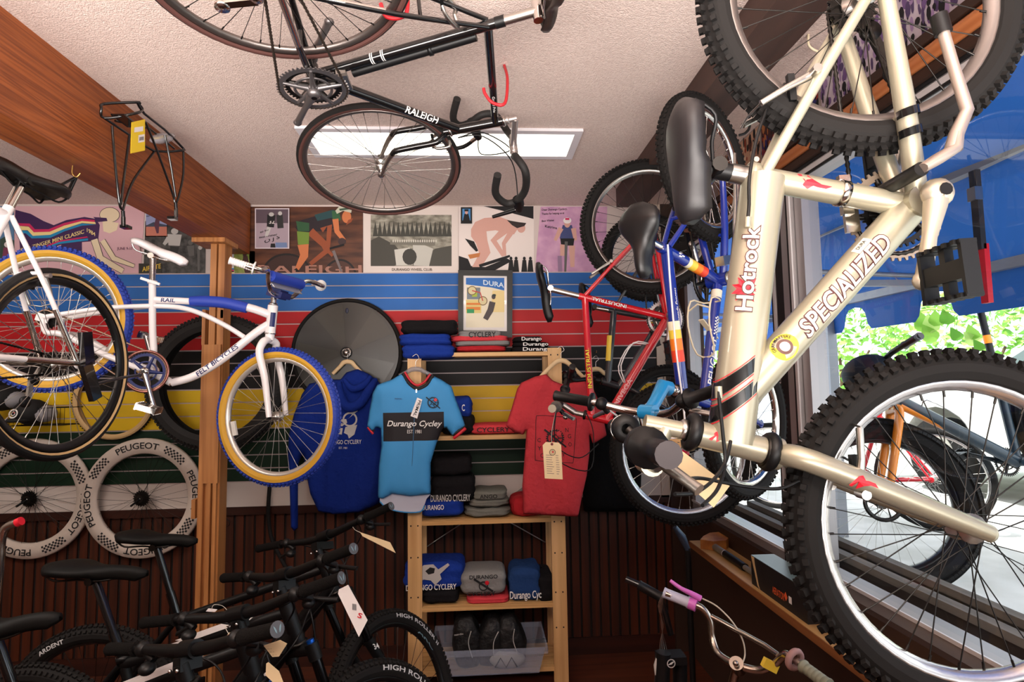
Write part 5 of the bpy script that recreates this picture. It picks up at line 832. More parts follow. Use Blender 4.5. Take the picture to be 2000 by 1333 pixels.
# posters on the strip above the window
XP = XW-.002
def xq(px0, px1, z0, z1):  # corners on the window wall from two pixel columns
    y0 = aX(px0, 200, XP).y; y1 = aX(px1, 60, XP).y; return y0, y1, z0, z1
def xposter(label, y0, y1, z0, z1, m, blobs, texts=()):
    b = MB(m).bb((XP-.0015, min(y0, y1), z0), (XP, max(y0, y1), z1)); o = b.build('event_poster'); tag(o, label, 'poster'); a = MB(); random.seed(int(y0*100))
    for k in range(blobs[1]*2):
        mm = random.choice(blobs[0]); yy = random.uniform(y1, y0); zz = random.uniform(z0+.03, z1-.01); w, h = random.uniform(.004, .012), random.uniform(.008, .03)
        a.m(mm).add([(XP-.0018-.00001*k, yy+w*cos(t), zz+h*sin(t)) for t in [i*pi/4 for i in range(8)]], [list(range(8))], False)
    for s, u, wdt, h in texts: letters(a, s, INK, h, lambda p, v: V((XP-.0024, u-p*-1 if False else u-wdt+p, z0+.008+h-v)) if False else V((XP-.0024, u+p, z0+.008+h-v)), width=wdt)
    a.build('printed_picture', o)
xposter('orange and black photo poster under the ceiling behind the blue bike wheel', 2.85, 2.40, 2.62, 2.81, c(206, 160, 130), ([c(150, 60, 30), INK, c(90, 40, 24), c(230, 200, 170)], 60))
xposter('dark red crowd poster under the ceiling seen through the rear wheel', 2.38, 1.96, 2.62, 2.81, c(70, 26, 26), ([c(150, 34, 30), INK, c(40, 40, 110), c(180, 110, 60)], 70))
xposter('purple cyclist poster strip with names printed along its edge above the window', 1.94, 1.05, 2.61, 2.815, c(206, 190, 200), ([c(110, 80, 130), INK, c(80, 60, 100), c(160, 130, 170)], 130), [('LEMONSKY', 1.10, .09, .012), ('KELLER', 1.26, .07, .012), ('DONOVAN', 1.42, .09, .012), ('DYCKE', 1.60, .06, .012), ('ALBERT', 1.74, .08, .012)])
# ---------------------------------------------------------------- wheels and tyres on the wall
def wallthing(name, label, cat, px, py, y, group=None):
    p = aY(px, py, y); o = empty(name, p); tag(o, label, cat, group); return o, p
RING = mat('ring_cloth', (206, 192, 180), .85, bump=(90, .5, .004))
def covered(px, py, label, a_off, dy=0):
    o, p = wallthing('covered_wheel', label, 'wheel', px, py, YW-.075+dy); R0, R1 = .350, .262
    w = wheel(o, Matrix.Identity(4), .335, .024, rimw=.018, nsp=36, spm=DST, cog=6, seg=40)
    b = MB(RING).lathe([(R0, .0), (R0-.006, -.014), ((R0+R1)/2, -.019), (R1, -.014), (R1-.006, .006), (R0-.02, .014)], n=64, closed=True); cv = b.build('wheel_cover', o, 'off white cloth wheel cover with black lettering')
    for k in range(4):
        b = MB(); a0 = a_off+k*pi/2; Rm = .290
        letters(b, 'PEUGEOT', INK, .036, lambda u, v: V(((Rm+v)*cos(a0-u/Rm), -.0215+abs(v-.02)*.12, (Rm+v)*sin(a0-u/Rm))), width=.235); b.build('lettering', cv); b = MB(); b.m(INK)
        for i in range(12):
            for j in range(4):
                if (i+j) % 2: aa = a0-.93-i*.0375; r0 = .286+j*.011; b.add([V((rr*cos(t), -.0208+abs(rr-.307)*.10, rr*sin(t))) for rr, t in ((r0, aa), (r0+.011, aa), (r0+.011, aa-.0375), (r0, aa-.0375))], [[0, 1, 2, 3]], False)
        b.build('checker_print', cv)
    MB(BLK).cyl((0, -.03, 0), (-.02, -.085, -.03), .006).build('skewer', o)
covered(280, 973, 'bicycle wheel with a lettered cloth cover hanging right beside the wooden post', rad(120))
covered(62, 974, 'bicycle wheel with a lettered cloth cover at the left edge, under the city bike', rad(95), .03)
o, p = wallthing('disc_wheel', 'solid black disc wheel leaning on the blue and red stripes', 'wheel', 678, 690, YW-.06)
DW = mat('carbon_disc', (42, 40, 38), .32, var=((54, 52, 46), 3, 1))
MB(DW).lathe([(0, -.022), (.03, -.022), (.2, -.012), (.315, -.008), (.315, .01), (0, .02)], n=64, smooth=False).build('disc', o)
b = MB(mat('carbon_facet', (56, 54, 48), .3))
for k in range(0, 10, 2): a = 2*pi*k/10+.4; b.add([V((.05*cos(a), -.0222, .05*sin(a))), V((.30*cos(a), -.0096, .30*sin(a))), V((.30*cos(a+.32), -.0096, .30*sin(a+.32))), V((.30*cos(a+.63), -.0096, .30*sin(a+.63))), V((.05*cos(a+.63), -.0222, .05*sin(a+.63)))], [[0, 1, 2, 3, 4]], False)
b.build('disc_facets', o, 'slightly paler carbon facets')
MB(RUB).torus((0, 0, 0), (0, 1, 0), .328, .012, 64, 10).build('tire', o); MB(BLK).lathe([(.036, -.016), (.036, -.026), (.030, -.028), (.024, -.02)], n=28).m(CHR).lathe([(.016, -.02), (.018, -.028), (.006, -.036), (0, -.036)], n=20).lathe([(.024, -.021), (.028, -.026), (.024, -.026)], n=24).build('hub', o)
MB(mat('navy_slot', (16, 22, 50), .5)).ball((0, -.0105, .262), (.010, .003, .017)).build('valve_opening', o)
o, p = wallthing('bicycle_tire', 'fat black knobby tire hanging behind the wooden post', 'tire', 424, 748, YW-.18)
t = MB(mat('fat_rubber', (24, 22, 21), .75)); R_, rr = .345, .056
for i in range(8): 
    a0 = -2.3+4.6*i/8; a1 = -2.3+4.6*(i+1)/8; t.lathe([(R_+rr*cos(a0), rr*sin(a0)), (R_+rr*cos(a1), rr*sin(a1))], n=64)
for i in range(110):
    for j, ph in enumerate((-1.1, -.6, -.2, .2, .6, 1.1)):
        a = 2*pi*(i+.5*(j % 2))/110; e = V((cos(a), 0, sin(a))); tg_ = V((-sin(a), 0, cos(a))); nn = e*cos(ph)+Y1*sin(ph); t.box(e*R_+nn*(rr+.002), (.009, .010, .007), Matrix((tg_, tg_.cross(nn), nn)).transposed())
t.build('tire_casing', o); fnk = lambda u, v: V(((.375+v)*cos(rad(98)-u/.375), -.0485, (.375+v)*sin(rad(98)-u/.375))); b = MB(); letters(b, 'KENDA 77', mat('hot_patch', (196, 160, 110), .6), .014, fnk, width=.09); b.build('lettering', o)
o, p = wallthing('bicycle_tire', 'small black tire with tan sidewall hanging on the yellow stripe', 'tire', 224, 781, YW-.045)
t = MB(); R_, rr = .222, .019
for i in range(8): a0 = -2.4+4.8*i/8; a1 = -2.4+4.8*(i+1)/8; t.m(RUB if abs((a0+a1)/2) < .8 else TAN).lathe([(R_+rr*cos(a0), rr*sin(a0)), (R_+rr*cos(a1), rr*sin(a1))], n=56)
t.m(RUB)
for i in range(90): a = 2*pi*i/90; e = V((cos(a), 0, sin(a))); t.box(e*(R_+rr), (.007, .022, .004), Matrix((V((-sin(a), 0, cos(a))), Y1, e)).transposed())
t.build('tire_casing', o)
# cap basket
p = aY(95, 810, YW-.12); o = empty('wire_basket', p); tag(o, 'black wire display basket on the yellow stripe behind the city bike wheel', 'basket')
b = MB(BLK)
for z in (-.06, .04): b.tube([(-.17, -.06, z), (.13, -.06, z), (.13, .09, z), (-.17, .09, z)], .0025, 5, closed=True)
for i in range(14): x = -.17+.3*i/13; b.tube([(x, -.06, .04), (x, -.06, -.06), (x, .09, -.06)], .0014, 4)
b.build('wire_frame', o)
def cap(px, py, y, label, badge=True):
    q = aY(px, py, y); o = empty('cap', q); tag(o, label, 'cap'); b = MB(mat('cap_black', (20, 19, 20), .8)); b.ball((0, 0, 0), (.085, .10, .075)); b.ball((-.03, -.07, -.045), (.075, .075, .012)); b.build('crown', o)
    b = MB(mat('cap_mesh', (150, 148, 152), .8)); b.ball((.062, .015, -.012), (.055, .075, .050)); b.build('mesh_back', o, 'white mesh')
    if badge:
        b = MB(WINK).lathe([(.027, 0), (.019, 0)], (-.022, -.103, -.005), (.1, 1, -.2), 24); b.m(WINK).lathe([(.012, 0), (.008, 0)], (-.022, -.103, -.005), (.1, 1, -.2), 16); b.m(DR).ball((-.016, -.103, .0), .004); b.build('badge', o, 'white round chainring badge')
cap(62, 805, YW-.13, 'black cap with round white badge lying in the wire basket'); cap(4, 778, YW-.13, 'black and white cap at the left edge beside the basket', False)
# ---------------------------------------------------------------- laminated post
PW_ = wood('post_wood', (150, 92, 48), (196, 134, 78), 'z', 12, .5); yp = 3.20
o = empty('wooden_post', aY(412, 1180, yp)*1); o.location = (aY(412, 700, yp).x, yp, 0); tag(o, 'laminated wooden post of several slats under the beam, left of centre', 'post')
def slat(x0, x1, y0, y1, d0, d1):
    A = aY(x0, (y0+y1)/2, yp); B_ = aY(x1, (y0+y1)/2, yp); z0 = max(0, aY(400, y1, yp).z) if y1 < 1333 else 0; z1 = aY(400, y0, yp).z
    MB(PW_).bb((A.x-o.location.x, d0, z0), (B_.x-o.location.x, d1, z1)).build('slat', o)
slat(401, 413, 472, 1333, .0, .09); slat(417, 430, 472, 1333, .0, .09); slat(413, 417, 472, 535, .01, .08); slat(394, 431, 674, 944, -.02, .0); slat(394, 400.5, 605, 674, 0, .07); slat(385, 395, 944, 1333, -.02, .05); slat(402, 410, 944, 1333, -.02, -.0); slat(414, 421, 944, 1333, -.02, -.0); slat(377, 384.5, 975, 1012, -.02, .04); slat(430.5, 436, 606, 622, 0, .06)
A = aY(383, 470, yp); B_ = aY(447, 470, yp); MB(PW_).bb((A.x-o.location.x, -.05, bz-.026), (B_.x-o.location.x, .12, bz-.001)).build('cap_board', o)
# ---------------------------------------------------------------- shelf unit
SY0, SY1 = 3.22, 3.52; PINE = wood('pine', (196, 148, 92), (226, 182, 126), 'z', 11, .5); PINX = wood('pine_x', (190, 142, 84), (222, 176, 116), 'x', 11, .5)
xl0, xl1, xr0, xr1 = aY(796, 800, SY0).x, aY(823, 800, SY0).x, aY(1072, 800, SY0).x, aY(1099, 800, SY0).x
o = empty('shelf_unit', (xl0, SY0, 0)); tag(o, 'tall pine shelf unit with folded shop clothing between two posts', 'shelf'); ox = lambda p: (p[0]-xl0, p[1]-SY0, p[2])
def pb(m, a, c_, nm='board', lab=None): return MB(m).bb(ox(a), ox(c_)).build(nm, o, lab)
zt_ = aY(810, 683, SY0).z
for x0, x1 in ((xl0, xl1), (xr0, xr1)):
    for y in (SY0, SY1-.02):
        b = MB(PINE).bb(ox((x0, y, 0)), ox((x1, y+.022, zt_))); 
        if y == SY0: 
            b.m(BLK)
            for py in (697, 1028, 1090, 1168, 1238): 
                z = aY(810, py, SY0).z
                for dx in (.22, .72): b.cyl(ox((x0+(x1-x0)*dx, y-.001, z)), ox((x0+(x1-x0)*dx, y+.002, z)), .0045, n=8)
        b.build('post', o)
SZ = [aY(940, py, SY0).z for py in (688, 851, 1016, 1184)]+[.10]
for z in SZ:
    b = MB(PINX)
    for k in range(5): y = SY0+.024+k*.055; b.bb(ox((xl0+.022, y, z-.018)), ox((xr1-.022, y+.050, z)))
    b.bb(ox((xl1, SY0+.004, z-.024)), ox((xr0, SY0+.022, z-.001))); b.build('shelf', o)
MB(ALU).cyl(ox((xl1, SY1+.022, aY(836, 1070, SY1).z)), ox((.0, SY1+.022, SZ[2]-.02)), .004, n=6).cyl(ox((xr0, SY1+.022, aY(1064, 1062, SY1).z)), ox((.05, SY1+.022, SZ[2]-.02)), .004, n=6).cyl(ox((xr0, SY1+.022, SZ[2]+.22)), ox((.12, SY1+.022, SZ[2]+.01)), .004, n=6).build('cross_brace', o)
# folded clothes
def fab(nm, rgb): return mat('fabric_'+nm, rgb, .9, bump=(38, .55, .012), spec=.15)
FBK, FBL, FGY, FCO, FRD, FGN = fab('black', (24, 22, 24)), fab('blue', (26, 54, 142)), fab('grey', (136, 134, 132)), fab('coral', (212, 66, 74)), fab('red', (180, 40, 48)), fab('khaki_grey', (118, 118, 110))
PLB = mat('plastic_bag', (120, 130, 150), .12, alpha=.35)
def sq(a, e): return (1 if a >= 0 else -1)*abs(a)**e
def folded(x0, y0, x1, y1, m, name, label, group=None, yf=None, dep=.25, decal=None, seed=0, cat='clothing', rot=0, e=.35, lump=.009):
    yf = yf or SY0+.015; A = aY(x0, y1, yf); B_ = aY(x1, y0, yf); c_ = V(((A.x+B_.x)/2, yf+dep/2, (A.z+B_.z)/2)); h = V(((B_.x-A.x)/2, dep/2, (B_.z-A.z)/2)); o_ = empty(name, c_); tag(o_, label, cat, group); vs = []; N, M_ = 36, 18
    for i in range(M_+1):
        t = -pi/2+pi*i/M_
        for j in range(N):
            a = 2*pi*j/N; zz = sq(sin(t), .7); k = sq(cos(t), .28); cr = 1-.05*math.exp(-(zz*5)**2); q = V((h.x*k*sq(cos(a), e)*cr, h.y*k*sq(sin(a), e)*cr, h.z*zz))
            nz = noise.noise_vector(V((q.x*14+seed*3.7, q.y*14, q.z*24+seed))); q += V((nz.x*lump, nz.y*lump, nz.z*lump*.9)); vs.append(q)
    MB(m).add(vs, [[i*N+j, i*N+(j+1) % N, (i+1)*N+(j+1) % N, (i+1)*N+j] for i in range(M_) for j in range(N)]).build('folded_cloth', o_)
    if decal:
        for s, mm, u0, v0, wd, ht_ in decal: b = MB(); letters(b, s, mm, ht_*h.z*2, lambda u, v: V((-h.x+u0*2*h.x+u, -h.y-.0045, -h.z+v0*2*h.z+v)), width=wd*2*h.x); b.build('print', o_)
    return o_
G1, G2, G3, G4, G5 = 'folded clothes on the top shelf', 'folded clothes on the second shelf', 'folded clothes on the third shelf', 'folded clothes on the fourth shelf', None
folded(782, 671, 888, 702, FBL, 'folded_sweatshirt', 'blue folded sweatshirt at the bottom of the left stack on the top shelf', G1, yf=SY0-.03, seed=1)
folded(777, 649, 880, 676, FBL, 'folded_sweatshirt', 'blue folded sweatshirt in the middle of the left stack, under the black one', G1, yf=SY0-.03, seed=2)
folded(779, 623, 893, 652, FBK, 'folded_sweatshirt', 'black folded sweatshirt topping the left stack on the top shelf', G1, yf=SY0-.02, seed=3)
folded(889, 674, 990, 687, FRD, 'folded_shirt', 'red folded shirt at the bottom of the middle stack on the top shelf', G1, seed=4, lump=.003)
folded(888, 664, 998, 676, FGY, 'folded_shirt', 'grey folded shirt between red shirts in the middle stack on the top shelf', G1, seed=5, lump=.003)
folded(880, 654, 994, 668, FCO, 'folded_shirt', 'coral folded shirt right under the top grey shirt, top shelf', G1, seed=6, lump=.004)
folded(893, 644, 981, 662, FGY, 'folded_shirt', 'grey printed folded shirt topping the middle stack before the framed picture', G1, seed=7, decal=[('CYCLERY', INK, .25, .15, .6, .6)], lump=.003)
for k, (q, lb) in enumerate((((1000, 676, 1080, 688), 'bottom'), ((1003, 667, 1074, 678), 'middle'), ((1004, 656, 1060, 668), 'top'))): folded(*q, FBK, 'bagged_jersey', 'black jersey with white script in a plastic bag, %s of the right stack, top shelf' % lb, G1, seed=8+k, decal=[('Durango', WINK, .25, .2, .7, .62)], lump=.004)
folded(862, 812, 927, 850, FBK, 'folded_sweatshirt', 'black folded sweatshirt under the blue one on the second shelf', G2, seed=12)
folded(862, 776, 922, 818, FBL, 'folded_sweatshirt', 'blue folded sweatshirt on the second shelf behind the jersey sleeve', G2, seed=13, decal=[('C', WINK, .66, .35, .1, .3)])
folded(916, 828, 1022, 850, FCO, 'folded_shirt', 'coral printed folded shirt lying flat on the second shelf', G2, seed=14, decal=[('CYCLERY', INK, .14, .25, .6, .45)], lump=.003)
folded(820, 974, 905, 1014, FBL, 'folded_sweatshirt', 'blue lettered sweatshirt at the bottom left of the third shelf', G3, seed=15, decal=[('DURANGO', WINK, .05, .45, .5, .25)])
folded(838, 930, 929, 986, FBK, 'folded_sweatshirt', 'black sweatshirt with large white lettering in the middle of the third shelf stack', G3, seed=16, decal=[('DURANGO CYCLERY', GY3, .03, .1, .85, .24)])
folded(840, 893, 921, 932, FBK, 'folded_sweatshirt', 'black sweatshirt with a grey print topping the third shelf stack', G3, seed=17)
folded(905, 992, 998, 1014, FGN, 'folded_shirt', 'grey crumpled shirt at the bottom of the third shelf grey pile', G3, seed=18, e=.6, lump=.012)
folded(914, 976, 996, 994, FGN, 'folded_shirt', 'grey crumpled shirt in the middle of the third shelf grey pile', G3, seed=19, e=.6, lump=.010)
folded(924, 960, 991, 980, FGN, 'folded_shirt', 'grey printed shirt topping the third shelf grey pile', G3, seed=20, decal=[('ANGO', INK, .2, .3, .5, .4)], lump=.008)
folded(998, 974, 1062, 1013, FRD, 'folded_shirt', 'red crumpled shirt on the third shelf, partly behind the hanging red shirt', G3, seed=21, e=.6, lump=.012)
folded(822, 1155, 897, 1184, FBK, 'folded_sweatshirt', 'black folded sweatshirt under the blue one on the fourth shelf', G4, seed=22)
f_ = folded(785, 1100, 908, 1158, FBL, 'folded_sweatshirt', 'blue sweatshirt with white crankset print on the fourth shelf', G4, seed=23, yf=SY0+.03, decal=[('DURANGO CYCLERY', WINK, .06, .06, .80, .20)], lump=.010)
def bigprint(par, w, h, yy, m=GY3, z0=0):
    b = MB(m); 
    b.poly([(x*w, yy, z0+z*h) for x, z in ((-.5, .1), (-.3, .4), (.0, .42), (.15, .2), (.45, .45), (.5, .36), (.2, .0), (.25, -.2), (.05, -.45), (-.08, -.25), (-.3, -.2), (-.45, -.35), (-.42, -.05))])
    b.m(INK if m is not WINK else FBL).poly([(x*w, yy-.0006, z0+z*h) for x, z in ((-.25, .15), (-.1, .3), (.05, .25), (.02, .05), (-.15, .0))]); b.build('print', par, 'pale mechanical crankset print')
bigprint(f_, .18, .13, -.134, GY3, .02)
folded(910, 1166, 996, 1184, FCO, 'folded_shirt', 'coral folded shirt under the grey printed one on the fourth shelf', G4, seed=24, lump=.003)
f_ = folded(898, 1118, 990, 1168, FGY, 'folded_shirt', 'grey folded shirt with black round print on the fourth shelf', G4, seed=25, decal=[('DURANGO', INK, .2, .76, .6, .16), ('CYCLERY', INK, .15, .06, .6, .16)], lump=.004)
b = MB(INK).lathe([(.026, -.1325), (.020, -.1325)], (0, 0, -.005), n=24); b.poly([(-.055, -.133, .03), (-.05, -.133, .04), (.055, -.133, -.03), (.05, -.133, -.04)]); b.m(DR).ball((.02, -.1325, .012), (.012, .001, .012)); b.build('print', f_, 'black chainring print with a red spot')
FNV = fab('navy', (34, 62, 110)); folded(994, 1112, 1058, 1180, FNV, 'bagged_jersey', 'blue and black jersey in a clear bag, left one on the fourth shelf', G4, seed=26, decal=[('Durango Cyc', WINK, .02, .15, .95, .22)], lump=.012); folded(1052, 1125, 1082, 1182, FBK, 'bagged_jersey', 'black jersey in a clear bag at the right end of the fourth shelf', G4, seed=27, lump=.012)
# plastic bin
BX0, BX1 = aY(846, 1240, SY0-.05).x, aY(1064, 1240, SY0-.05).x; bz1 = aY(950, 1268, SY0-.07).z
o = empty('storage_bin', ((BX0+BX1)/2, SY0+.08, 0)); tag(o, 'clear plastic storage bin full of black gloves on the lowest shelf', 'bin'); cl = mat('clear_plastic', (170, 180, 200), .18, alpha=.42); w_, d_ = (BX1-BX0)/2, .16; zb_ = .104; b = MB(cl)
lo = [(-w_*.88, -d_*.9), (w_*.88, -d_*.9), (w_*.88, d_*.9), (-w_*.88, d_*.9)]; hi = [(-w_, -d_), (w_, -d_), (w_, d_), (-w_, d_)]
b.add([(x, y, zb_) for x, y in lo]+[(x, y, bz1) for x, y in hi]+[(x*1.04, y*1.06, bz1) for x, y in hi]+[(x*1.04, y*1.06, bz1-.03) for x, y in hi], [[0, 1, 2, 3], [0, 1, 5, 4], [1, 2, 6, 5], [2, 3, 7, 6], [3, 0, 4, 7]]+[[4+i, 4+(i+1) % 4, 8+(i+1) % 4, 8+i] for i in range(4)]+[[8+i, 8+(i+1) % 4, 12+(i+1) % 4, 12+i] for i in range(4)], False); b.build('tub', o)
BGM = mat('bag_black', (14, 13, 14), .6, bump=(20, .8, .02))
for k, (x, w2, hh, rot_) in enumerate(((-.125, .085, .30, -.10), (.01, .075, .27, .15), (.125, .08, .28, -.2))):
    vs = []; N, M_ = 20, 12; R_ = Matrix.Rotation(rot_, 3, 'Y')
    for i in range(M_+1):
        t = -pi/2+pi*i/M_
        for j in range(N): a = 2*pi*j/N; p = V((w2*cos(t)**.5*sq(cos(a), .6)*(1-.25*max(0, sin(t))) if abs(cos(t)) > 1e-6 else 0, .09*max(0, cos(t))**.5*sq(sin(a), .6), hh/2*sin(t))); nz = noise.noise_vector(p*16+V((k*9, 0, 0))); vs.append(R_ @ (p+nz*.012))
    q = MB(BGM).add(vs, [[i*N+j, i*N+(j+1) % N, (i+1)*N+(j+1) % N, (i+1)*N+j] for i in range(M_) for j in range(N)]).build('glove_bag'); q.location = (o.location.x+x, SY0+.10, bz1-.02); tag(q, ['black padded bag with white edge lettering in the left of the bin', 'black packed bag standing in the middle of the bin', 'black packed bag leaning at the right of the bin'][k], 'bag')
    b = MB(GY3).tube([R_ @ V((w2*.3, -.097, -.06)), R_ @ V((w2*.15, -.098, .02)), R_ @ V((w2*.4, -.095, .08))], .0025, 5, sub=4)
    if k == 0: letters(b, 'nordic', GY3, .010, lambda u, v: R_ @ V((-w2*.7+u, -.1, .07+v)), width=.05)
    b.build('piping', q, 'pale edge piping')
q = MB(mat('shoe_white', (180, 178, 176), .6)).ball((0, 0, 0), (.10, .05, .045), n=16, m=10).m(BLK).tube([(-.07, -.045, -.02), (-.04, -.05, .03), (-.01, -.05, -.02), (.02, -.05, .03), (.05, -.05, -.02)], .004, 6).build('helmet'); q.location = (o.location.x+.10, SY0+.02, bz1-.10); tag(q, 'white helmet with black straps inside the clear bin', 'helmet')
# ---------------------------------------------------------------- hanging garments
def garment(outl, y, thick, m, name, label, cell=.011, wrinkle=.006, seed=0, decals=None, cat='shirt', hood=None):
    P2 = [aY(px, py, y) for px, py in outl]; x0 = min(p.x for p in P2); x1 = max(p.x for p in P2); z0 = min(p.z for p in P2); z1 = max(p.z for p in P2); Q = [(p.x, p.z) for p in P2]; n = len(Q)
    def inside(x, z):
        r_ = False
        for i in range(n):
            (ax_, az), (bx_, bz_) = Q[i], Q[i-1]
            if (az > z) != (bz_ > z) and x < (bx_-ax_)*(z-az)/(bz_-az)+ax_: r_ = not r_
        return r_
    def near(x, z):
        best = (1e9, x, z)
        for i in range(n):
            (ax_, az), (bx_, bz_) = Q[i], Q[i-1]; dx, dz = bx_-ax_, bz_-az; L = dx*dx+dz*dz or 1e-9; t = max(0, min(1, ((x-ax_)*dx+(z-az)*dz)/L)); qx, qz = ax_+dx*t, az+dz*t; d = (qx-x)**2+(qz-z)**2
            if d < best[0]: best = (d, qx, qz)
        return sqrt(best[0]), best[1], best[2]
    NX, NZ = int((x1-x0)/cell)+2, int((z1-z0)/cell)+2; cells = []; idx = {}; vs = []
    for i in range(NX):
        for j in range(NZ):
            if inside(x0+(i+.5)*cell, z0+(j+.5)*cell): cells.append((i, j))
    cs = set(cells); o_ = empty(name, aY(*outl[0], y)); tag(o_, label, cat); off = o_.location
    def depth(d, x, z): t = min(1, d/.07); w = noise.noise(V((x*9+seed, z*2.5, seed)))*wrinkle*2.2+noise.noise(V((x*22, z*9+seed, 1)))*wrinkle; return thick*sqrt(max(0, 1-(1-t)**2))+w*t
    def vert(i, j, s):
        k = (i, j, s)
        full = all(c_ in cs for c_ in ((i, j), (i-1, j), (i, j-1), (i-1, j-1)))
        if not full: k = (i, j, 0)
        if k in idx: return idx[k]
        x, z = x0+i*cell, z0+j*cell; d, qx, qz = near(x, z)
        if not full: x, z = qx, qz; d = 0
        yy = -depth(d, x, z) if s > 0 else depth(d, x, z)*.6
        if d == 0: yy = 0
        vs.append(V((x-off.x, yy, z-off.z))); idx[k] = len(vs)-1; return idx[k]
    fs = []
    for i, j in cells:
        for s in (1, -1):
            f = [vert(i, j, s), vert(i+1, j, s), vert(i+1, j+1, s), vert(i, j+1, s)]; fs.append(f if s > 0 else f[::-1])
    MB(m).add(vs, fs).build('cloth', o_)
    def surf(px, py, lift=.002):
        p = aY(px, py, y-thick); d, _, _ = near(p.x, p.z); return V((p.x-off.x, -depth(d, p.x, p.z)-lift, p.z-off.z))
    def surfw(x, z, lift=.002): d, _, _ = near(x, z); return V((x-off.x, -depth(d, x, z)-lift, z-off.z))
    return o_, surf, surfw
def gtext(par, surfw, y, body, p0, p1, h, m, shear=0, off=0, name='print'):
    A, B_ = aY(*p0, y), aY(*p1, y); wd = (B_-A).length; u = (B_-A).normalized(); hh = (aY(p0[0], p0[1]-h, y)-A).length; v_ = V((-u.z, 0, u.x)); b = MB()
    def f(a, c_): q = A+u*a+v_*c_; return surfw(q.x, q.z, .0035)
    letters(b, body, m, hh, f, width=wd, shear=shear, off=off); b.build(name, par)
def hanger(px, py, y, wpx, label, m, hookm=CHR, drop=30):
    p = aY(px, py, y); o_ = empty('coat_hanger', p); tag(o_, label, 'hanger'); sx = wpx/1100*y/2; dz = drop/1100*y
    MB(m).tube([(-sx, 0, -dz), (-sx*.5, 0, -dz*.35), (-.02, 0, 0), (.02, 0, 0), (sx*.5, 0, -dz*.35), (sx, 0, -dz)], [.008, .009, .011, .011, .009, .008], 10, flat=((0, 1, 0), 1.3), sub=4).build('shoulder_bar', o_)
    MB(hookm).tube([(0, 0, .005), (0, 0, .045), (.018, 0, .062), (.004, 0, .085), (-.018, 0, .072)], .0018, 6, sub=4).build('hook', o_); return o_
def crankprint(par, surfw, y, cx, cy, s, m, m2=None):
    b = MB(m); Pn = lambda x, z: (lambda q: surfw(q.x, q.z, .0035))(aY(cx+x*s, cy-z*s, y))
    for pts in ([(-.55, -.1), (-.42, -.05), (.45, .62), (.52, .75), (.6, .7), (.56, .58), (-.2, -.05)], [(-.5, .0), (-.2, .2), (.05, .22), (.1, .05), (-.15, -.12)], [(.02, -.15), (.55, -.05), (.42, -.5), (.18, -.68), (.12, -.5), (-.05, -.42)], [(-.55, -.2), (-.1, -.2), (-.15, -.5), (-.5, -.45)]): b.add([Pn(*p) for p in pts], [list(t) for t in geometry.tessellate_polygon([[V((a, c_, 0)) for a, c_ in pts]])], False)
    for k in range(20): a0, a1 = 2*pi*k/20, 2*pi*(k+1)/20; b.add([Pn(.22+.26*cos(a0), .2+.26*sin(a0)), Pn(.22+.26*cos(a1), .2+.26*sin(a1)), Pn(.22+.34*cos(a1), .2+.34*sin(a1)), Pn(.22+.34*cos(a0), .2+.34*sin(a0))], [[0, 1, 2, 3]], False)
    b.build('print', par, 'pale crankset print')
HO, RDO = [(665, 742), (676, 728), (698, 721), (719, 730), (735, 742), (752, 760), (756, 850), (752, 930), (742, 984), (700, 1002), (650, 1005), (622, 1000), (606, 965), (598, 925), (592, 884), (583, 905), (582, 960), (582, 1032), (574, 1038), (568, 1030), (566, 960), (562, 900), (564, 850), (574, 810), (590, 770), (604, 750), (640, 742)], None
FBL2 = fab('hoodie_blue', (20, 44, 128)); o, sf, sw = garment(HO, 3.462, .045, FBL2, 'hoodie', 'royal blue hooded sweatshirt hanging behind the cruiser front wheel', seed=3, wrinkle=.009, cat='hoodie')
b = MB(FBL2); b.tube([sf(662, 748, .01), sf(668, 775, .03), sf(682, 795, .035), sf(705, 788, .035), sf(724, 760, .03), sf(732, 742, .01)], [.016, .026, .030, .030, .026, .014], 12, sub=5); b.tube([sf(672, 742, .005), sf(690, 760, .02), sf(712, 752, .02), sf(722, 736, .005)], [.012, .022, .022, .012], 12, sub=5); b.build('hood', o)
crankprint(o, sw, 3.42, 675, 828, 42, GY3); gtext(o, sw, 3.42, 'DURANGO CYCLERY', (632, 868), (706, 867), 8, WINK); gtext(o, sw, 3.42, 'EST. 1981', (662, 877), (679, 877), 4, WINK)
hanger(679, 708, 3.474, 56, 'pale wooden hanger holding the blue hooded sweatshirt on the disc wheel hub', mat('hanger_wood', (226, 196, 150), .5), CHR, 22)
JO = [(788, 728), (800, 748), (815, 757), (832, 750), (843, 733), (862, 742), (882, 755), (890, 780), (900, 806), (909, 833), (884, 853), (872, 836), (864, 838), (852, 868), (841, 905), (841, 966), (800, 970), (766, 965), (748, 975), (738, 973), (740, 912), (745, 872), (744, 838), (734, 834), (728, 846), (717, 833), (722, 800), (728, 768), (737, 752), (765, 742)]
yj = 3.16; p1 = aY(800, 806, yj-.03); p2 = aY(800, 862, yj-.03); pa = aY(748, 830, yj-.03); pb_ = aY(867, 830, yj-.03)
mj = bpy.data.materials.new('jersey_fabric'); mj.use_nodes = True; n_ = mj.node_tree.nodes; L_ = mj.node_tree.links; bs = n_['Principled BSDF']; bs.inputs['Roughness'].default_value = .7
tc = n_.new('ShaderNodeTexCoord'); sp = n_.new('ShaderNodeSeparateXYZ'); L_.new(tc.outputs['Object'], sp.inputs[0]); mx_ = n_.new('ShaderNodeMix'); mx_.data_type = 'RGBA'; mx_.inputs[6].default_value = lin((60, 146, 206)); mx_.inputs[7].default_value = lin((22, 16, 22))
ogn = aY(*JO[0], yj); prev = None
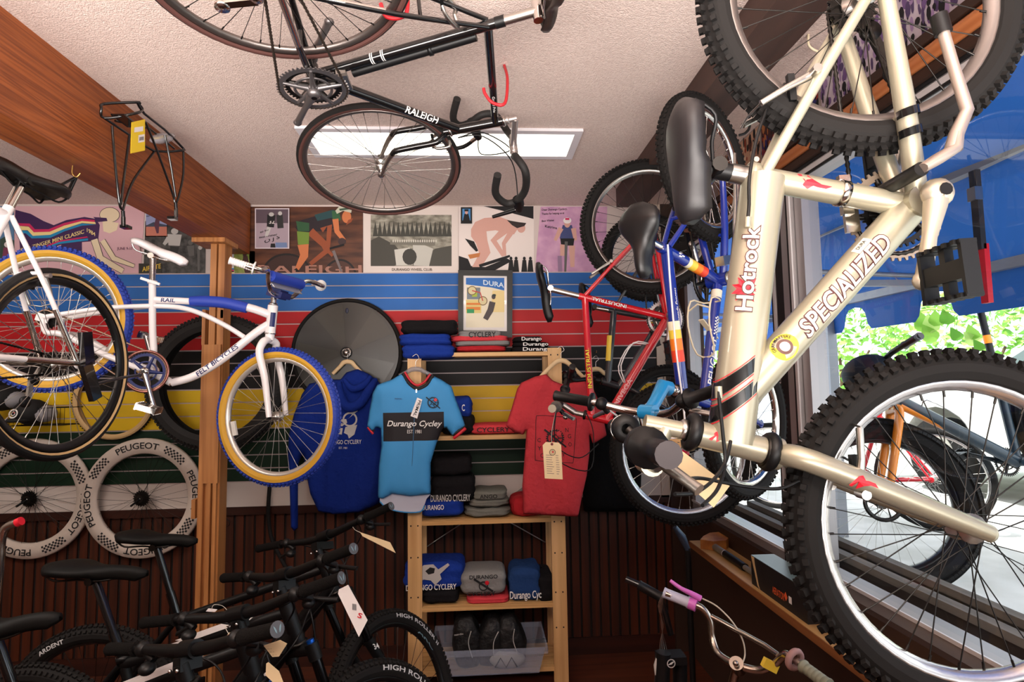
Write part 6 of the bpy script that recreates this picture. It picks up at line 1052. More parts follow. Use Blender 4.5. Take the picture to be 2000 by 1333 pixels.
for ax_, lo_, hi_ in (('Z', p2.z-ogn.z, p1.z-ogn.z), ('X', pa.x-ogn.x, pb_.x-ogn.x)):
    for op_, v_ in (('GREATER_THAN', lo_), ('LESS_THAN', hi_)):
        q = n_.new('ShaderNodeMath'); q.operation = op_; q.inputs[1].default_value = v_; L_.new(sp.outputs[ax_], q.inputs[0])
        if prev: z_ = n_.new('ShaderNodeMath'); z_.operation = 'MULTIPLY'; L_.new(prev.outputs[0], z_.inputs[0]); L_.new(q.outputs[0], z_.inputs[1]); prev = z_
        else: prev = q
L_.new(prev.outputs[0], mx_.inputs[0]); L_.new(mx_.outputs[2], bs.inputs['Base Color'])
o, sf, sw = garment(JO, yj, .030, mj, 'cycling_jersey', 'bright blue cycling jersey with a black lettered band, hanging on the shelf post', seed=8, wrinkle=.004, cat='jersey', cell=.009)
yq = yj-.03; gtext(o, sw, yq, 'Durango Cycley', (755, 833), (861, 833), 11, WINK, shear=.28, off=.02); gtext(o, sw, yq, 'EST. 1981', (795, 847), (823, 847), 7, WINK); gtext(o, sw, yq, 'PRIMAL', (771, 781), (786, 781), 3, NAVY)
b = MB(INK); b.tube([sf(786, 729, 0), sf(797, 748, .0), sf(814, 760, .0), sf(833, 752, .0), sf(845, 733, .0)], .0105, 10, sub=4); b.m(DR).tube([sf(790, 727, .004), sf(801, 744, .004), sf(814, 753, .004), sf(829, 746, .004), sf(840, 731, .004)], .0065, 8, sub=4); b.build('collar', o, 'black and red collar')
b = MB(INK).tube([sf(908, 833, -.01), sf(896, 842, .004), sf(884, 851, -.01)], .008, 8); b.m(DR).tube([sf(909, 838, -.01), sf(897, 848, .004), sf(886, 857, -.01)], .009, 8); b.build('cuff', o, 'black and red cuff'); b = MB(INK).tube([sf(717, 832, -.01), sf(728, 844, -.01)], .007, 8).m(DR).tube([sf(716, 836, -.01), sf(727, 849, -.01)], .007, 8); b.build('cuff', o, 'black and red cuff')
b = MB(mat('zip', (60, 110, 150), .4)); b.tube([sf(813, 760, .001), sf(810, 800, .001), sf(805, 900, .001), sf(802, 966, .001)], .0018, 5); b.m(CHR).box(sf(813, 764, .005), (.006, .003, .018)); b.build('zip', o)
def gear_print(par, f, cx, cy, s):
    b = MB(INK); P_ = lambda a, r_: f(cx+cos(a)*r_*s, cy-sin(a)*r_*s, .0045)
    for k in range(24): a0, a1 = 2*pi*k/24, 2*pi*(k+1)/24; b.add([P_(a0, .8), P_(a1, .8), P_(a1, .92), P_(a0, .92)], [[0, 1, 2, 3]], False); b.add([P_(a0, .3), P_(a1, .3), P_(a1, .4), P_(a0, .4)], [[0, 1, 2, 3]], False); b.add([P_(a0, .9), P_(a0+.14, .9), P_(a0+.14, 1.05), P_(a0, 1.05)], [[0, 1, 2, 3]], False)
    for k in range(5): a0 = 2*pi*k/5; b.add([P_(a0-.2, .35), P_(a0+.2, .35), P_(a0+.07, .85), P_(a0-.07, .85)], [[0, 1, 2, 3]], False)
    b.add([f(cx-1.15*s, cy-1.05*s, .0055), f(cx-1.3*s, cy-.9*s, .0055), f(cx+1.2*s, cy+1.1*s, .0055), f(cx+1.3*s, cy+.95*s, .0055)], [[0, 1, 2, 3]], False)
    b.m(DR); b.add([f(cx+.42*s+.3*s*cos(t), cy-.5*s-.3*s*sin(t), .006) for t in [i*pi/6 for i in range(12)]], [list(range(12))], False); b.build('emblem', par, 'black chainring emblem with red spot')
gear_print(o, sf, 846, 787, 11)
TL = [(742, 972), (768, 964), (841, 966), (833, 975), (828, 990), (821, 1000), (790, 1001), (758, 994), (742, 982)]; b = MB(mat('jersey_tail', (190, 192, 206), .8)); b.poly([aY(px, py, yj+.012)-o.location for px, py in TL], .003); b.m(mj and mat('jersey_blue_edge', (60, 146, 206), .7)).tube([aY(px, py, yj+.012)-o.location for px, py in ((742, 980), (758, 994), (790, 1001), (821, 1000), (829, 988))], .004, 8, sub=3); b.build('back_hem', o, 'pale inside of the longer back hem')
b = MB(WHT); tq = [sf(815, 777, .006), sf(825, 781, .006), sf(815, 818, .006), sf(802, 813, .006)]; b.poly(tq, .0012); ux = (tq[3]-tq[0]).normalized(); uy = (tq[1]-tq[0]).normalized(); letters(b, 'PRIMAL', INK, .017, lambda u, v: tq[0]+ux*(u+.008)+uy*(v*1+.006)-Y1*.001, width=.085) if False else letters(b, 'PRIMAL', INK, .016, lambda u, v: tq[0]+ux*(u+.008)+uy*(.028-v)-Y1*.001 if False else tq[1]+ux*(u+.008)-uy*(-v+.018)-Y1*.0012, width=.09); g_ = b.build('swing_tag'); g_.location = o.location.copy(); tag(g_, 'white narrow swing tag hanging from the blue jersey zip', 'tag')
hanger(812, 722, yj+.02, 62, 'clear plastic hanger inside the blue jersey collar', mat('clear_hanger', (150, 150, 156), .15, alpha=.5), CHR, 12)
TO = [(1067, 731), (1080, 744), (1098, 751), (1122, 747), (1140, 743), (1158, 758), (1168, 780), (1177, 810), (1185, 851), (1158, 868), (1151, 845), (1152, 880), (1146, 930), (1138, 965), (1129, 1010), (1080, 1008), (1022, 1004), (1020, 950), (1024, 900), (1027, 862), (1028, 838), (1022, 850), (1004, 845), (988, 832), (1000, 795), (1010, 760), (1018, 748), (1045, 736)]
o, sf, sw = garment(TO, 3.12, .028, fab('shirt_red', (198, 62, 70)), 'tee_shirt', 'faded red tee shirt hanging on the right shelf post', seed=12, wrinkle=.006, cat='shirt'); yt = 3.09
def loop_print(o, f, pts, w=.0015): b = MB(INK).tube([f(x, y, .003) for x, y in pts], w, 5, sub=4, closed=True); b.build('print', o, 'black rounded square print')
loop_print(o, sf, [(1052, 812), (1088, 814), (1120, 817), (1125, 823), (1122, 860), (1119, 900), (1113, 904), (1080, 902), (1049, 900), (1045, 894), (1046, 850), (1047, 818)]); gear_print(o, sf, 1084, 856, 17)
for ch, x, y in (('C', 1052, 860), ('Y', 1053, 876), ('C', 1058, 890), ('N', 1106, 840), ('G', 1111, 852), ('O', 1112, 868), ('Y', 1100, 888)): gtext(o, sw, yt, ch, (x-3, y+4), (x+4, y+4), 8, INK)
hanger(1096, 706, 3.14, 90, 'pale wooden hanger holding the red tee shirt', mat('hanger_wood', (226, 196, 150), .5), CHR, 34)
JK = [(1150, 738), (1170, 730), (1192, 738), (1216, 752), (1240, 778), (1256, 830), (1250, 1000), (1140, 1000), (1135, 900), (1140, 790)]
o, sf, sw = garment(JK, 3.49, .045, fab('jacket_black', (12, 11, 12)), 'jacket', 'black jacket hanging in the dark corner behind the red tee shirt', seed=15, cat='jacket', cell=.02)
hanger(1164, 722, 3.50, 66, 'pale wooden hanger of the black jacket in the corner', MATS['hanger_wood'], CHR, 26)
p = aY(1164, 695, 3.50); o = MB(CHR).tube([(0, -.02, .012), (0, -.018, .0), (0, .065, 0)], .003, 6).box((0, .066, 0), (.03, .004, .05)).build('display_hook'); o.location = (p.x, p.y, p.z+.02); tag(o, 'steel display hook in the striped wall holding the black jacket hanger', 'hook')
# ---------------------------------------------------------------- carrier rack on the beam
ya = aX(290, 270, -1.33).y; K = lambda px, py, x=-1.33: aX(px, py, x); p0 = K(270, 270); o = empty('luggage_rack', p0); tag(o, 'black rear luggage rack hanging on the side of the orange beam', 'rack'); b = MB(GLOSSBLK); k_ = lambda px, py, x: K(px, py, x)-p0
xn, xf = -1.30, -1.385
b.tube([k_(268, 200, xn), k_(204, 203, xf), k_(198, 212, xf), k_(204, 231, xf), k_(262, 222, xn), k_(278, 215, xn), k_(272, 204, xn)], .0052, 8, sub=4, closed=True)
b.tube([k_(268, 200, xn), k_(282, 222, xn), k_(320, 252, xn), k_(356, 288, xn), k_(354, 294, xn), k_(300, 295, xf), k_(250, 262, xf), k_(204, 231, xf)], .0052, 8, sub=2)
b.tube([k_(225, 236, xf), k_(290, 250, (xn+xf)/2), k_(340, 290, (xn+xf)/2)], .005, 8); b.box(k_(246, 236, (xn+xf)/2), (.05, .10, .006)); b.build('platform', o)
b = MB(GLOSSBLK)
for pts in ([(219, 246, xf), (223, 300, xf), (233, 395, xf), (240, 410, xf)], [(253, 262, xf), (243, 340, xf), (236, 400, xf)], [(300, 298, xf), (262, 350, xf), (246, 390, xf), (240, 412, xf)], [(284, 238, xn), (305, 290, xn), (336, 375, xn), (341, 395, xn)], [(322, 264, xn), (333, 320, xn), (343, 385, xn)], [(358, 292, xn), (358, 340, xn), (350, 380, xn), (345, 395, xn)]): b.tube([k_(*q) for q in pts], .0048, 8, sub=4)
for x, y, q in ((240, 412, xf), (343, 395, xn)): b.tube([k_(x, y, q), k_(x+1, y+12, q)], .007, 8); b.tube([k_(x+1, y+12, q), k_(x+1, y+30, q)], .008, 6); b.box(k_(x+(6 if x < 300 else -6), y+32, q), (.03, .03, .012))
b.build('strut', o); PK = MB(mat('clear_pack', (190, 190, 196), .15, alpha=.45)).ball(k_(318, 270, -1.33), (.035, .09, .022), Matrix.Rotation(.55, 3, 'X')).m(mat('yellow_card', (236, 200, 30), .5)).box(k_(312, 268, -1.335), (.03, .075, .004), Matrix.Rotation(.55, 3, 'X')).build('parts_pack', o, 'clear parts pack with a yellow card')
q = [K(255, 300, -1.285), K(283, 294, -1.285), K(283, 233, -1.285), K(257, 239, -1.285)]; b = MB(mat('yellow_card', (236, 200, 30), .5)).poly([x-q[0] for x in q], .001); u_ = (q[1]-q[0]); v_ = (q[3]-q[0]); b.m(WHT)
nn_ = u_.cross(v_).normalized()*.0012
if nn_.dot(CO-q[0]) < 0: nn_ = -nn_
for a0, b0, a1, b1 in ((.18, .66, .8, .82), (.48, .3, .92, .55)): b.add([u_*a+v_*c_+nn_ for a, c_ in ((a0, b0), (a1, b0), (a1, b1), (a0, b1))], [[0, 1, 2, 3]], False)
b.m(INK)
for i in range(8): b.add([u_*(.55+i*.04)+v_*c_+nn_*1.5+u_*dx for dx, c_ in ((0, .36), (.02, .36), (.02, .48), (0, .48))], [[0, 1, 2, 3]], False)
g_ = b.build('price_tag'); g_.location = q[0]; tag(g_, 'yellow price tag hanging from the luggage rack', 'tag')
# hooks, strap, cords
def curve_thing(name, label, cat, pts, r, m, sub=5): p = V(pts[0]); o_ = MB(m).tube([V(x)-p for x in pts], r, 8, sub=sub).build(name); o_.location = p; tag(o_, label, cat); return o_
rm = pose(*POSES['raleigh'][:2], RS); P = POSES['raleigh'][3]
hk = rm @ V(P['sc']).lerp(V(P['ht']), .60); curve_thing('bike_hook', 'red vinyl hook holding the road bike top tube', 'hook', [tuple(aZ(985, 128, CZ-.001)), tuple(aZ(985, 128, CZ-.001).lerp(V((hk.x+.04, hk.y, hk.z-.02)), .5)), (hk.x+.02, hk.y+.0, hk.z-.05), (hk.x-.02, hk.y, hk.z-.05), (hk.x-.045, hk.y, hk.z-.02), (hk.x-.05, hk.y, hk.z)], .0055, REDH)
p = aZ(770, 8, hk.z+.02); curve_thing('bike_hook', 'red hook around the road bike rear wheel at the top edge', 'hook', [(p.x+.03, p.y, CZ-.001), (p.x+.035, p.y, p.z), (p.x+.02, p.y, p.z-.035), (p.x-.02, p.y, p.z-.035), (p.x-.035, p.y, p.z)], .0055, REDH)
p = aZ(1398, 150, CZ-.112); curve_thing('ceiling_hook', 'black bent steel hook screwed in the dark beam above the blue bike', 'hook', [(.92, p.y, CZ-.111), (.92, p.y, CZ-.15), (.935, p.y, CZ-.20), (.94, p.y, CZ-.28), (.925, p.y, CZ-.31), (.90, p.y, CZ-.32)], .0045, BLK)
curve_thing('ceiling_hook', 'cream hook on the ceiling strip seen through the upper wheel', 'hook', [(1.12, 1.75, CZ-.001), (1.12, 1.75, CZ-.04), (1.15, 1.75, CZ-.06), (1.18, 1.76, CZ-.04)], .004, MATS['cream_cage'])
wsr = white_sr; st_p = aZ(118, 322, bz-.02); hkx = bx-.075
o = curve_thing('brass_hook', 'small brass hook under the orange beam', 'hook', [(hkx, wsr.y+.02, bz-.001), (hkx, wsr.y+.02, bz-.03), (hkx+.015, wsr.y+.02, bz-.045), (hkx+.028, wsr.y+.02, bz-.03)], .0025, mat('brass', (200, 160, 90), .3, .9))
c_ = V((hkx+.012, wsr.y+.02, bz-.046)); b = MB(BLK)
for s in (-1, 1): b.tube([c_-wsr, V((s*.015, .015*s, .01))], .009, 4, flat=((1, 0, 0), .15))
g_ = b.build('hanging_strap'); g_.location = wsr; tag(g_, 'black webbing strap hanging the city bike saddle from the beam', 'strap')
curve_thing('inner_tube', 'black rubber tube hanging down below the cruiser front wheel', 'tube', [aY(*q, 3.53) for q in ((527, 945), (524, 1000), (530, 1050), (548, 1090), (568, 1125), (600, 1180))], .012, RUB)
o = curve_thing('display_bracket', 'small wire bracket hanging on the wainscot right of the wooden post', 'bracket', [aY(*q, YW-.05) for q in ((430, 985), (433, 1005), (449, 1020), (448, 1026), (437, 1034), (432, 1012))], .003, DST, 1)
# ---------------------------------------------------------------- tags on bikes
def ptag(pts, label, m=TAG, lines=0, eyelet=None, string=None, inkm=None, depth=None, name='price_tag', ring=False):
    """pts: list of world points of the card outline"""
    p0 = pts[0]; b = MB(m).poly([p-p0 for p in pts], .0008); u = pts[1]-pts[0]; v = pts[-1]-pts[0]; n = u.cross(v).normalized()
    if n.dot(CO-p0) < 0: n = -n
    b.m(inkm or mat('pencil', (150, 130, 120), .8)); random.seed(len(label))
    for i in range(lines):
        t = .15+.55*i/max(1, lines-1); 
        for a0, a1 in ((.14, random.uniform(.4, .6)), (.68, random.uniform(.8, .88))): b.add([u*a+v*(t+dt)+n*.0009 for a, dt in ((a0, 0), (a1, 0), (a1, .018), (a0, .018))], [[0, 1, 2, 3]], False)
    o_ = b.build(name); o_.location = p0; tag(o_, label, 'tag')
    if eyelet is not None: MB(mat('eyelet', (150, 70, 60), .6)).lathe([(.006, .0012), (.0025, .0016)], eyelet-p0, n, 14).m(INK).lathe([(.0025, .0014), (0, .0014)], eyelet-p0, n, 10).build('eyelet', o_)
    if ring: MB(INK).lathe([(.013, .0013), (.011, .0013)], u*.52+v*.80, n, 20).lathe([(.008, .0013), (.007, .0013)], u*.52+v*.80, n, 16).m(DR).lathe([(.004, .0013), (0, .0013)], u*.54+v*.81, n, 8).build('stamp', o_)
    if string: MB(STR).tube([s-p0 for s in string], .0009, 5, sub=4).build('string', o_)
    return o_
D1 = lambda px, py, y: aY(px, py, y)
yu = 2.30; ptag([D1(1064, 935, yu), D1(1099, 937, yu), D1(1096, 870, yu), D1(1091, 865, yu), D1(1066, 864, yu), D1(1060, 870, yu)], 'cream price tag with handwritten lines hanging from the red bike grip', lines=9, eyelet=D1(1078, 868, yu), string=[D1(1078, 868, yu), D1(1077, 850, yu), D1(1080, 830, yu), uni_bar], ring=True)
yh = 1.02; ptag([D1(1394, 992, yh), D1(1425, 950, yh), D1(1330, 880, yh+.06), D1(1296, 868, yh+.06), D1(1290, 900, yh+.06)], 'long cream price tag tilted across the silver bike handlebar', lines=0, string=[D1(1300, 880, yh+.06), D1(1290, 870, yh+.03), hot_bar])
yk = 1.75; ptag([D1(1305, 892, yk), D1(1330, 895, yk), D1(1330, 826, yk), D1(1307, 824, yk)], 'kraft price tag hanging behind the silver bike stem', mat('kraft', (190, 146, 96), .8), lines=5, inkm=INK)
ym = 1.56; gt = ptag([D1(701, 1245, ym), D1(718, 1212, ym), D1(680, 1143, ym), D1(662, 1152, ym), D1(660, 1160, ym)], 'long white hang tag with red letter hanging from a black grip', mat('tag_white', (232, 228, 226), .5), string=None, name='hang_tag')
b = MB(); p0 = gt.location; A = D1(697, 1206, ym-.003)-p0; letters(b, 'S', DR, .013, lambda u, v: A+V((u*.9+v*.35, 0, v*.9-u*.35)), width=.012); b.m(mat('bar_grey', (110, 110, 112), .7))
for i in range(7): q = D1(688+i*1.2, 1192+i*.2, ym-.002)-p0; b.add([q, q+V((.0011, 0, 0)), q+V((.0011, 0, .016)), q+V((0, 0, .016))], [[0, 1, 2, 3]], False)
b.build('printed_marks', gt)
ptag([D1(427, 1262, 1.62), D1(457, 1248, 1.62), D1(459, 1238, 1.62), D1(448, 1236, 1.62)], 'small folded cream tag tied near the second black bike stem', eyelet=D1(449, 1243, 1.62), string=[D1(449, 1243, 1.6), D1(440, 1226, 1.6), D1(446, 1222, 1.6)])
ptag([D1(402, 1195, 2.0), D1(420, 1196, 2.0), D1(425, 1191, 2.0), D1(407, 1189, 2.0)], 'small pale tag lying on a black top tube with loose string', mat('tag_white', (232, 228, 226), .5), string=[D1(413, 1192, 2.0), D1(418, 1182, 2.0), D1(434, 1184, 2.0), D1(445, 1194, 2.0)])
ptag([D1(532, 1284, 1.33), D1(545, 1283, 1.33), D1(561, 1258, 1.33), D1(547, 1251, 1.33), D1(515, 1262, 1.33)], 'cream tag with a barcode under the nearest black grip', lines=3, inkm=INK)
ptag([D1(519, 1320, 1.34), D1(540, 1340, 1.34), D1(556, 1340, 1.34), D1(545, 1312, 1.34), D1(524, 1294, 1.34), D1(520, 1297, 1.34)], 'cream tag with handwriting at the bottom edge by the black fork')
ptag([D1(773, 1081, 2.28), D1(762, 1060, 2.28), D1(703, 1040, 2.28), D1(708, 1048, 2.28)], 'thin curled cream tag on the farthest black handlebar', string=[D1(704, 1041, 2.28), D1(694, 1036, 2.28), D1(689, 1030, 2.28)])
# ---------------------------------------------------------------- sill items
o = MB(mat('broken_wood', (186, 120, 50), .6, var=((150, 84, 30), 20, 3))).poly([(0, 0, 0), (.04, .06, 0), (.10, .12, 0), (.16, .13, 0), (.17, .04, 0), (.12, -.03, 0), (.05, -.04, 0)], .045).build('wood_offcut'); o.location = (1.10, 2.84, pz+.024); tag(o, 'jagged orange wood offcut at the far end of the window shelf', 'wood piece')
pA = aX(1392, 1046, 1.16); pB = V((1.16, pA.y-.75, pz+.018)); pA.z = pz+.018; o = empty('pole', pA); tag(o, 'grey and black telescopic pole lying on the window shelf', 'pole'); b = MB(mat('pole_grey', (110, 104, 92), .5)).cyl((0, 0, 0), (0, -.14, 0), .016).cyl((0, -.34, 0), (0, -.75, 0), .012); b.m(BLK).cyl((0, -.14, 0), (0, -.34, 0), .0175); b.m(WHT).cyl((0, -.135, 0), (0, -.148, 0), .0172); b.build('tube', o)
o = MB(DST).cyl((0, 0, 0), (0, -.5, 0), .009).m(BLK).cyl((0, 0, 0), (0, -.08, 0), .014).build('pole'); o.location = (1.225, 2.25, pz+.016); tag(o, 'thin dark metal pole behind the thicker one on the shelf', 'pole')
bxA = aX(1470, 1100, 1.125); yb = bxA.y; o = empty('cardboard_box', (1.118, yb, pz)); tag(o, 'torn black cardboard box with orange lettering on the window shelf', 'box'); hB = .115
b = MB(mat('box_black', (22, 22, 24), .5)).bb((0, -.40, 0), (.10, 0, hB)); b.build('carton', o); MB(mat('box_top', (84, 100, 98), .35)).bb((.001, -.40, hB), (.10, -.0, hB+.002)).build('lid', o, 'grey green glossy top')
MB(mat('torn_card', (206, 170, 120), .8)).poly([(-.001, -.005, hB), (-.001, -.03, hB), (-.001, -.035, hB*.75), (-.001, -.06, hB*.1), (-.001, -.07, 0), (-.001, -.05, .01), (-.001, -.02, hB*.7)], .001).build('torn_edge', o, 'torn tan cardboard edge')
b = MB(); letters(b, 'AERATOR', mat('box_orange', (226, 96, 50), .5), .026, lambda u, v: V((-.002, -.17-u, .025+v)), width=.085); b.m(MATS['box_orange']).poly([(-.0015, -.265, .062), (-.0015, -.253, .045), (-.0015, -.265, .028), (-.0015, -.277, .045)]); b.m(WHT).poly([(-.0015, -.285, .03), (-.0015, -.305, .03), (-.0015, -.305, .055), (-.0015, -.285, .055)]); b.build('lettering', o)
# ---------------------------------------------------------------- kids bike with chrome bar at lower right
L0, C0, R0 = aY(1300, 1160, 1.95), aY(1440, 1300, 1.75), aY(1612, 1335, 1.50)
o = empty('kids_bike', (C0.x, C0.y, .0)); tag(o, 'small kids bike with chrome high rise bar and pink brake lever at lower right', 'bicycle'); o_l = o.location; q = lambda px, py, y: aY(px, py, y)-o_l
CH2 = mat('old_chrome', (190, 176, 162), .22, 1); b = MB(CH2)
b.tube([q(1300, 1160, 1.95), q(1345, 1178, 1.92), q(1372, 1190, 1.90), q(1388, 1215, 1.885), q(1392, 1250, 1.87), q(1405, 1280, 1.83), q(1440, 1300, 1.76), q(1480, 1310, 1.72), q(1510, 1300, 1.68), q(1530, 1282, 1.65), q(1545, 1284, 1.62), q(1612, 1335, 1.52)], .0115, 12, sub=5); b.tube([q(1389, 1205, 1.885), q(1410, 1216, 1.86), q(1495, 1262, 1.73), q(1520, 1280, 1.67)], .008, 10); b.build('handlebar', o)
grip(o, q(1346, 1178, 1.92), q(1296, 1158, 1.96), .017, mat('pale_grip', (196, 196, 214), .35)); grip(o, q(1568, 1302, 1.585), q(1620, 1340, 1.50), .0165, mat('grey_green_grip', (136, 138, 118), .6), ribs=5); MB(mat('pad_pink_grey', (170, 130, 124), .7)).torus(q(1552, 1289, 1.61), q(1568, 1302, 1.585)-q(1540, 1282, 1.63), .024, .009, 20, 8).build('grip_guard', o)
PKM = mat('pink_plastic', (214, 110, 196), .35); b = MB(PKM).cyl(q(1346, 1178, 1.918), q(1360, 1184, 1.905), .020); b.tube([q(1368, 1170, 1.905), q(1350, 1160, 1.91), q(1330, 1150, 1.92), q(1309, 1135, 1.94)], [.011, .009, .007, .006], 8, sub=3); b.build('brake_lever', o, 'pink plastic brake lever')
cable(o, [q(1372, 1170, 1.90), q(1400, 1185, 1.86), q(1430, 1215, 1.82), q(1450, 1250, 1.80), q(1455, 1280, 1.79), q(1448, 1300, 1.77)], .0025, mat('cream_cable', (206, 196, 176), .5))
b = MB(CHR); random.seed(3)
for i in range(9): x = random.uniform(-6, 6); b.tube([q(1296, 1158, 1.96), q(1290+x*.8, 1185, 1.96), q(1293-x*.5, 1220, 1.96), q(1295+x, 1255, 1.96), q(1298+x*1.5, 1280, 1.96)], .0011, 4, sub=4)
b.build('streamers', o, 'silver tinsel streamers'); MB(CH2).cyl(q(1438, 1296, 1.745), q(1443, 1308, 1.77), .021).cyl(q(1440, 1300, 1.76), q(1428, 1345, 1.80), .013).ball(q(1437, 1297, 1.735), .009).build('stem', o)
hd0 = q(1426, 1350, 1.81); b = MB(GLOSSBLK).cyl(hd0, hd0-Z1*.12, .018).cyl(hd0-Z1*.03, hd0+V((-.35, .05, -.30)), .016).cyl(hd0-Z1*.10, hd0+V((-.3, .05, -.36)), .016); b.build('frame', o)
fx = hd0-Z1*.12; b = MB(GLOSSBLK); [b.tube([fx, fx+V((.02, s*.05, -.04)), fx+V((.05, s*.05, -.26))], .010, 8) for s in (-1, 1)]; b.build('fork', o); wheel(o, Matrix.Translation(fx+V((.05, 0, -.26))) @ Matrix.Rotation(.1, 4, 'Z'), .20, .04, nsp=20, seg=32)
zc = fx.z-.26-.2; 
for ch in o.children: ch.location.z += 0
MB(YE).box(q(1504, 1300, 1.672), (.045, .016, .026), Matrix.Rotation(.5, 3, 'Y')).build('bar_sticker', o, 'yellow warning sticker')
o2 = empty('handlebar', aY(1240, 1140, 2.05)); tag(o2, 'black handlebar end with dark grip poking up beside the chrome kids bar', 'handlebar'); z_ = o2.location; MB(GLOSSBLK).cyl(aY(1222, 1132, 2.05)-z_, aY(1250, 1144, 2.03)-z_, .012).tube([aY(1290, 1166, 2.0)-z_, aY(1300, 1200, 2.0)-z_, aY(1310, 1240, 2.0)-z_], .011, 8).build('bar', o2); grip(o2, aY(1292, 1168, 2.0)-z_, aY(1247, 1143, 2.035)-z_, .0165, BLK)
o3 = empty('suspension_fork', aY(1305, 1310, 1.9)); tag(o3, 'black suspension fork with a round white badge at the bottom edge', 'fork'); z_ = o3.location
MB(BLK).cyl(aY(1296, 1275, 1.9)-z_, aY(1292, 1345, 1.9)-z_, .024).cyl(aY(1328, 1290, 1.95)-z_, aY(1328, 1345, 1.95)-z_, .024).box(aY(1310, 1285, 1.93)-z_, (.09, .06, .025)).build('crown', o3); MB(GY3).lathe([(.014, .0), (.011, 0)], aY(1311, 1297, 1.86)-z_, (0, 1, 0), 20).poly([aY(x, y, 1.86)-z_ for x, y in ((1304, 1300), (1312, 1294), (1318, 1292), (1312, 1299))]).build('badge', o3, 'round pale badge')
MB(GY3).tube([aY(1285, 1285, 1.9)-z_, aY(1280, 1300, 1.9)-z_, aY(1284, 1330, 1.9)-z_], .006, 6).build('brake_arch', o3)
o4 = empty('handlebar', aY(20, 1040, 1.7)); tag(o4, 'chrome handlebar end with a red plug at the left edge', 'handlebar'); z_ = o4.location; MB(CHR).tube([aY(x, y, 1.7)-z_ for x, y in ((36, 1021), (20, 1026), (8, 1036), (2, 1060), (0, 1100), (-10, 1180))], .0112, 10, sub=4).build('bar', o4); MB(DR).cyl(aY(33, 1022, 1.7)-z_, aY(42, 1018, 1.7)-z_, .012).build('bar_plug', o4, 'red plug')
q_ = aY(1318, 1030, 2.75); o = empty('floor_pump', (q_.x+.06, 2.75, 0)); z_ = o.location; MB(mat('blue_grey_metal', (70, 84, 104), .4, .6)).tube([q_-z_, q_-z_+V((.035, 0, -.05)), q_-z_+V((.06, 0, -.11))], [.012, .020, .014], 10).build('pump_head', o, 'blue grey pump head'); MB(BLK).cyl(q_-z_+V((.06, 0, -.10)), (0, 0, .03), .014).box((0, 0, .015), (.22, .06, .03)).build('barrel', o); tag(o, 'floor pump in the dark corner with its blue grey head under the large lower wheel', 'pump')
# ================================================================ OUTSIDE THE WINDOW
GZ = .64
struct(MB(mat('pavement', (206, 204, 200), .9, var=((180, 178, 172), 3, 3))).bb((XW+.12, -8, GZ-.1), (14, 14, GZ)).build('ground'))
OB = mat('awning_blue', (30, 92, 172), .8)
def trans(m, k=.35):
    nt = m.node_tree; n = nt.nodes; b = n['Principled BSDF']; o = n['Material Output']; t = n.new('ShaderNodeBsdfTranslucent'); t.inputs[0].default_value = b.inputs['Base Color'].default_value; mx = n.new('ShaderNodeMixShader'); mx.inputs[0].default_value = k
    nt.links.new(b.outputs[0], mx.inputs[1]); nt.links.new(t.outputs[0], mx.inputs[2]); nt.links.new(mx.outputs[0], o.inputs[0])
trans(OB, .10); AX = 2.35; az1 = 2.16; o = empty('awning', (XW+.12, 3, 2.78)); tag(o, 'blue fabric awning on a steel frame outside the shop window', 'awning'); q = o.location
N = 40; y0, y1 = -2.0, 6.5; vs = []; M_ = 6
for j in range(M_+1):
    for i in range(N+1): y = y0+(y1-y0)*i/N; t = j/M_; x = XW+.12+(AX-XW-.12)*t; z = 2.80+(az1-2.80)*t-.04*sin(pi*t)*(1+.3*sin(y*5)); vs.append((x-q.x, y-q.y, z-q.z))
MB(OB).add(vs, [[j*(N+1)+i, j*(N+1)+i+1, (j+1)*(N+1)+i+1, (j+1)*(N+1)+i] for j in range(M_) for i in range(N)]).build('canopy', o)
vs = []; fs = []; n = 0; sc_ = .62; y = y0
prof = [(0, .20), (.28, .20), (.31, .17), (.33, .10), (.36, .065), (.42, .055), (.48, .065), (.51, .10), (.53, .17), (.56, .20)]
pts = []
while y < y1:
    for a, d in prof: pts.append((y+a, d))
    y += sc_
for k, (yy, d) in enumerate(pts): vs += [(AX-q.x, yy-q.y, az1-q.z), (AX-q.x+.01, yy-q.y, az1-d-q.z)]
MB(OB).add(vs, [[2*i, 2*i+1, 2*i+3, 2*i+2] for i in range(len(pts)-1)], False).build('valance', o)
b = MB(mat('steel_dark', (150, 152, 158), .5, .5)); 
for x, z in ((AX-.01, az1), (1.88, 2.46)): b.box(((x-q.x), 2.2-q.y, z-q.z), (.045, 8.4, .055))
for yy in (1.0, 2.65, 4.3): b.box((1.9-q.x, yy-q.y, az1-.03-q.z), (1.0, .03, .03)); b.tube([(XW+.13-q.x, yy-q.y, 2.2-q.z), (AX-q.x, yy-q.y, az1-q.z)], .012, 6); b.tube([(1.88-q.x, yy-q.y, 2.46-q.z), (AX-q.x, yy+.3-q.y, az1-q.z)], .010, 6)
for yy in (3.62,): b.box((AX-.01-q.x, yy-q.y, (az1+GZ)/2-q.z), (.06, .06, az1-GZ))
b.build('awning_frame', o)
b = MB(mat('strap_black', (30, 32, 40), .7)); A = V((1.86-q.x, 1.95-q.y, 2.44-q.z)); b.box(A+V((0, 0, -.16)), (.02, .03, .30)); b.m(DR).box(A+V((.01, .0, -.40)), (.02, .03, .22)); b.m(ALU).box(A+V((-.005, 0, -.10)), (.03, .035, .05)); b.build('strap', o, 'black and red strap')
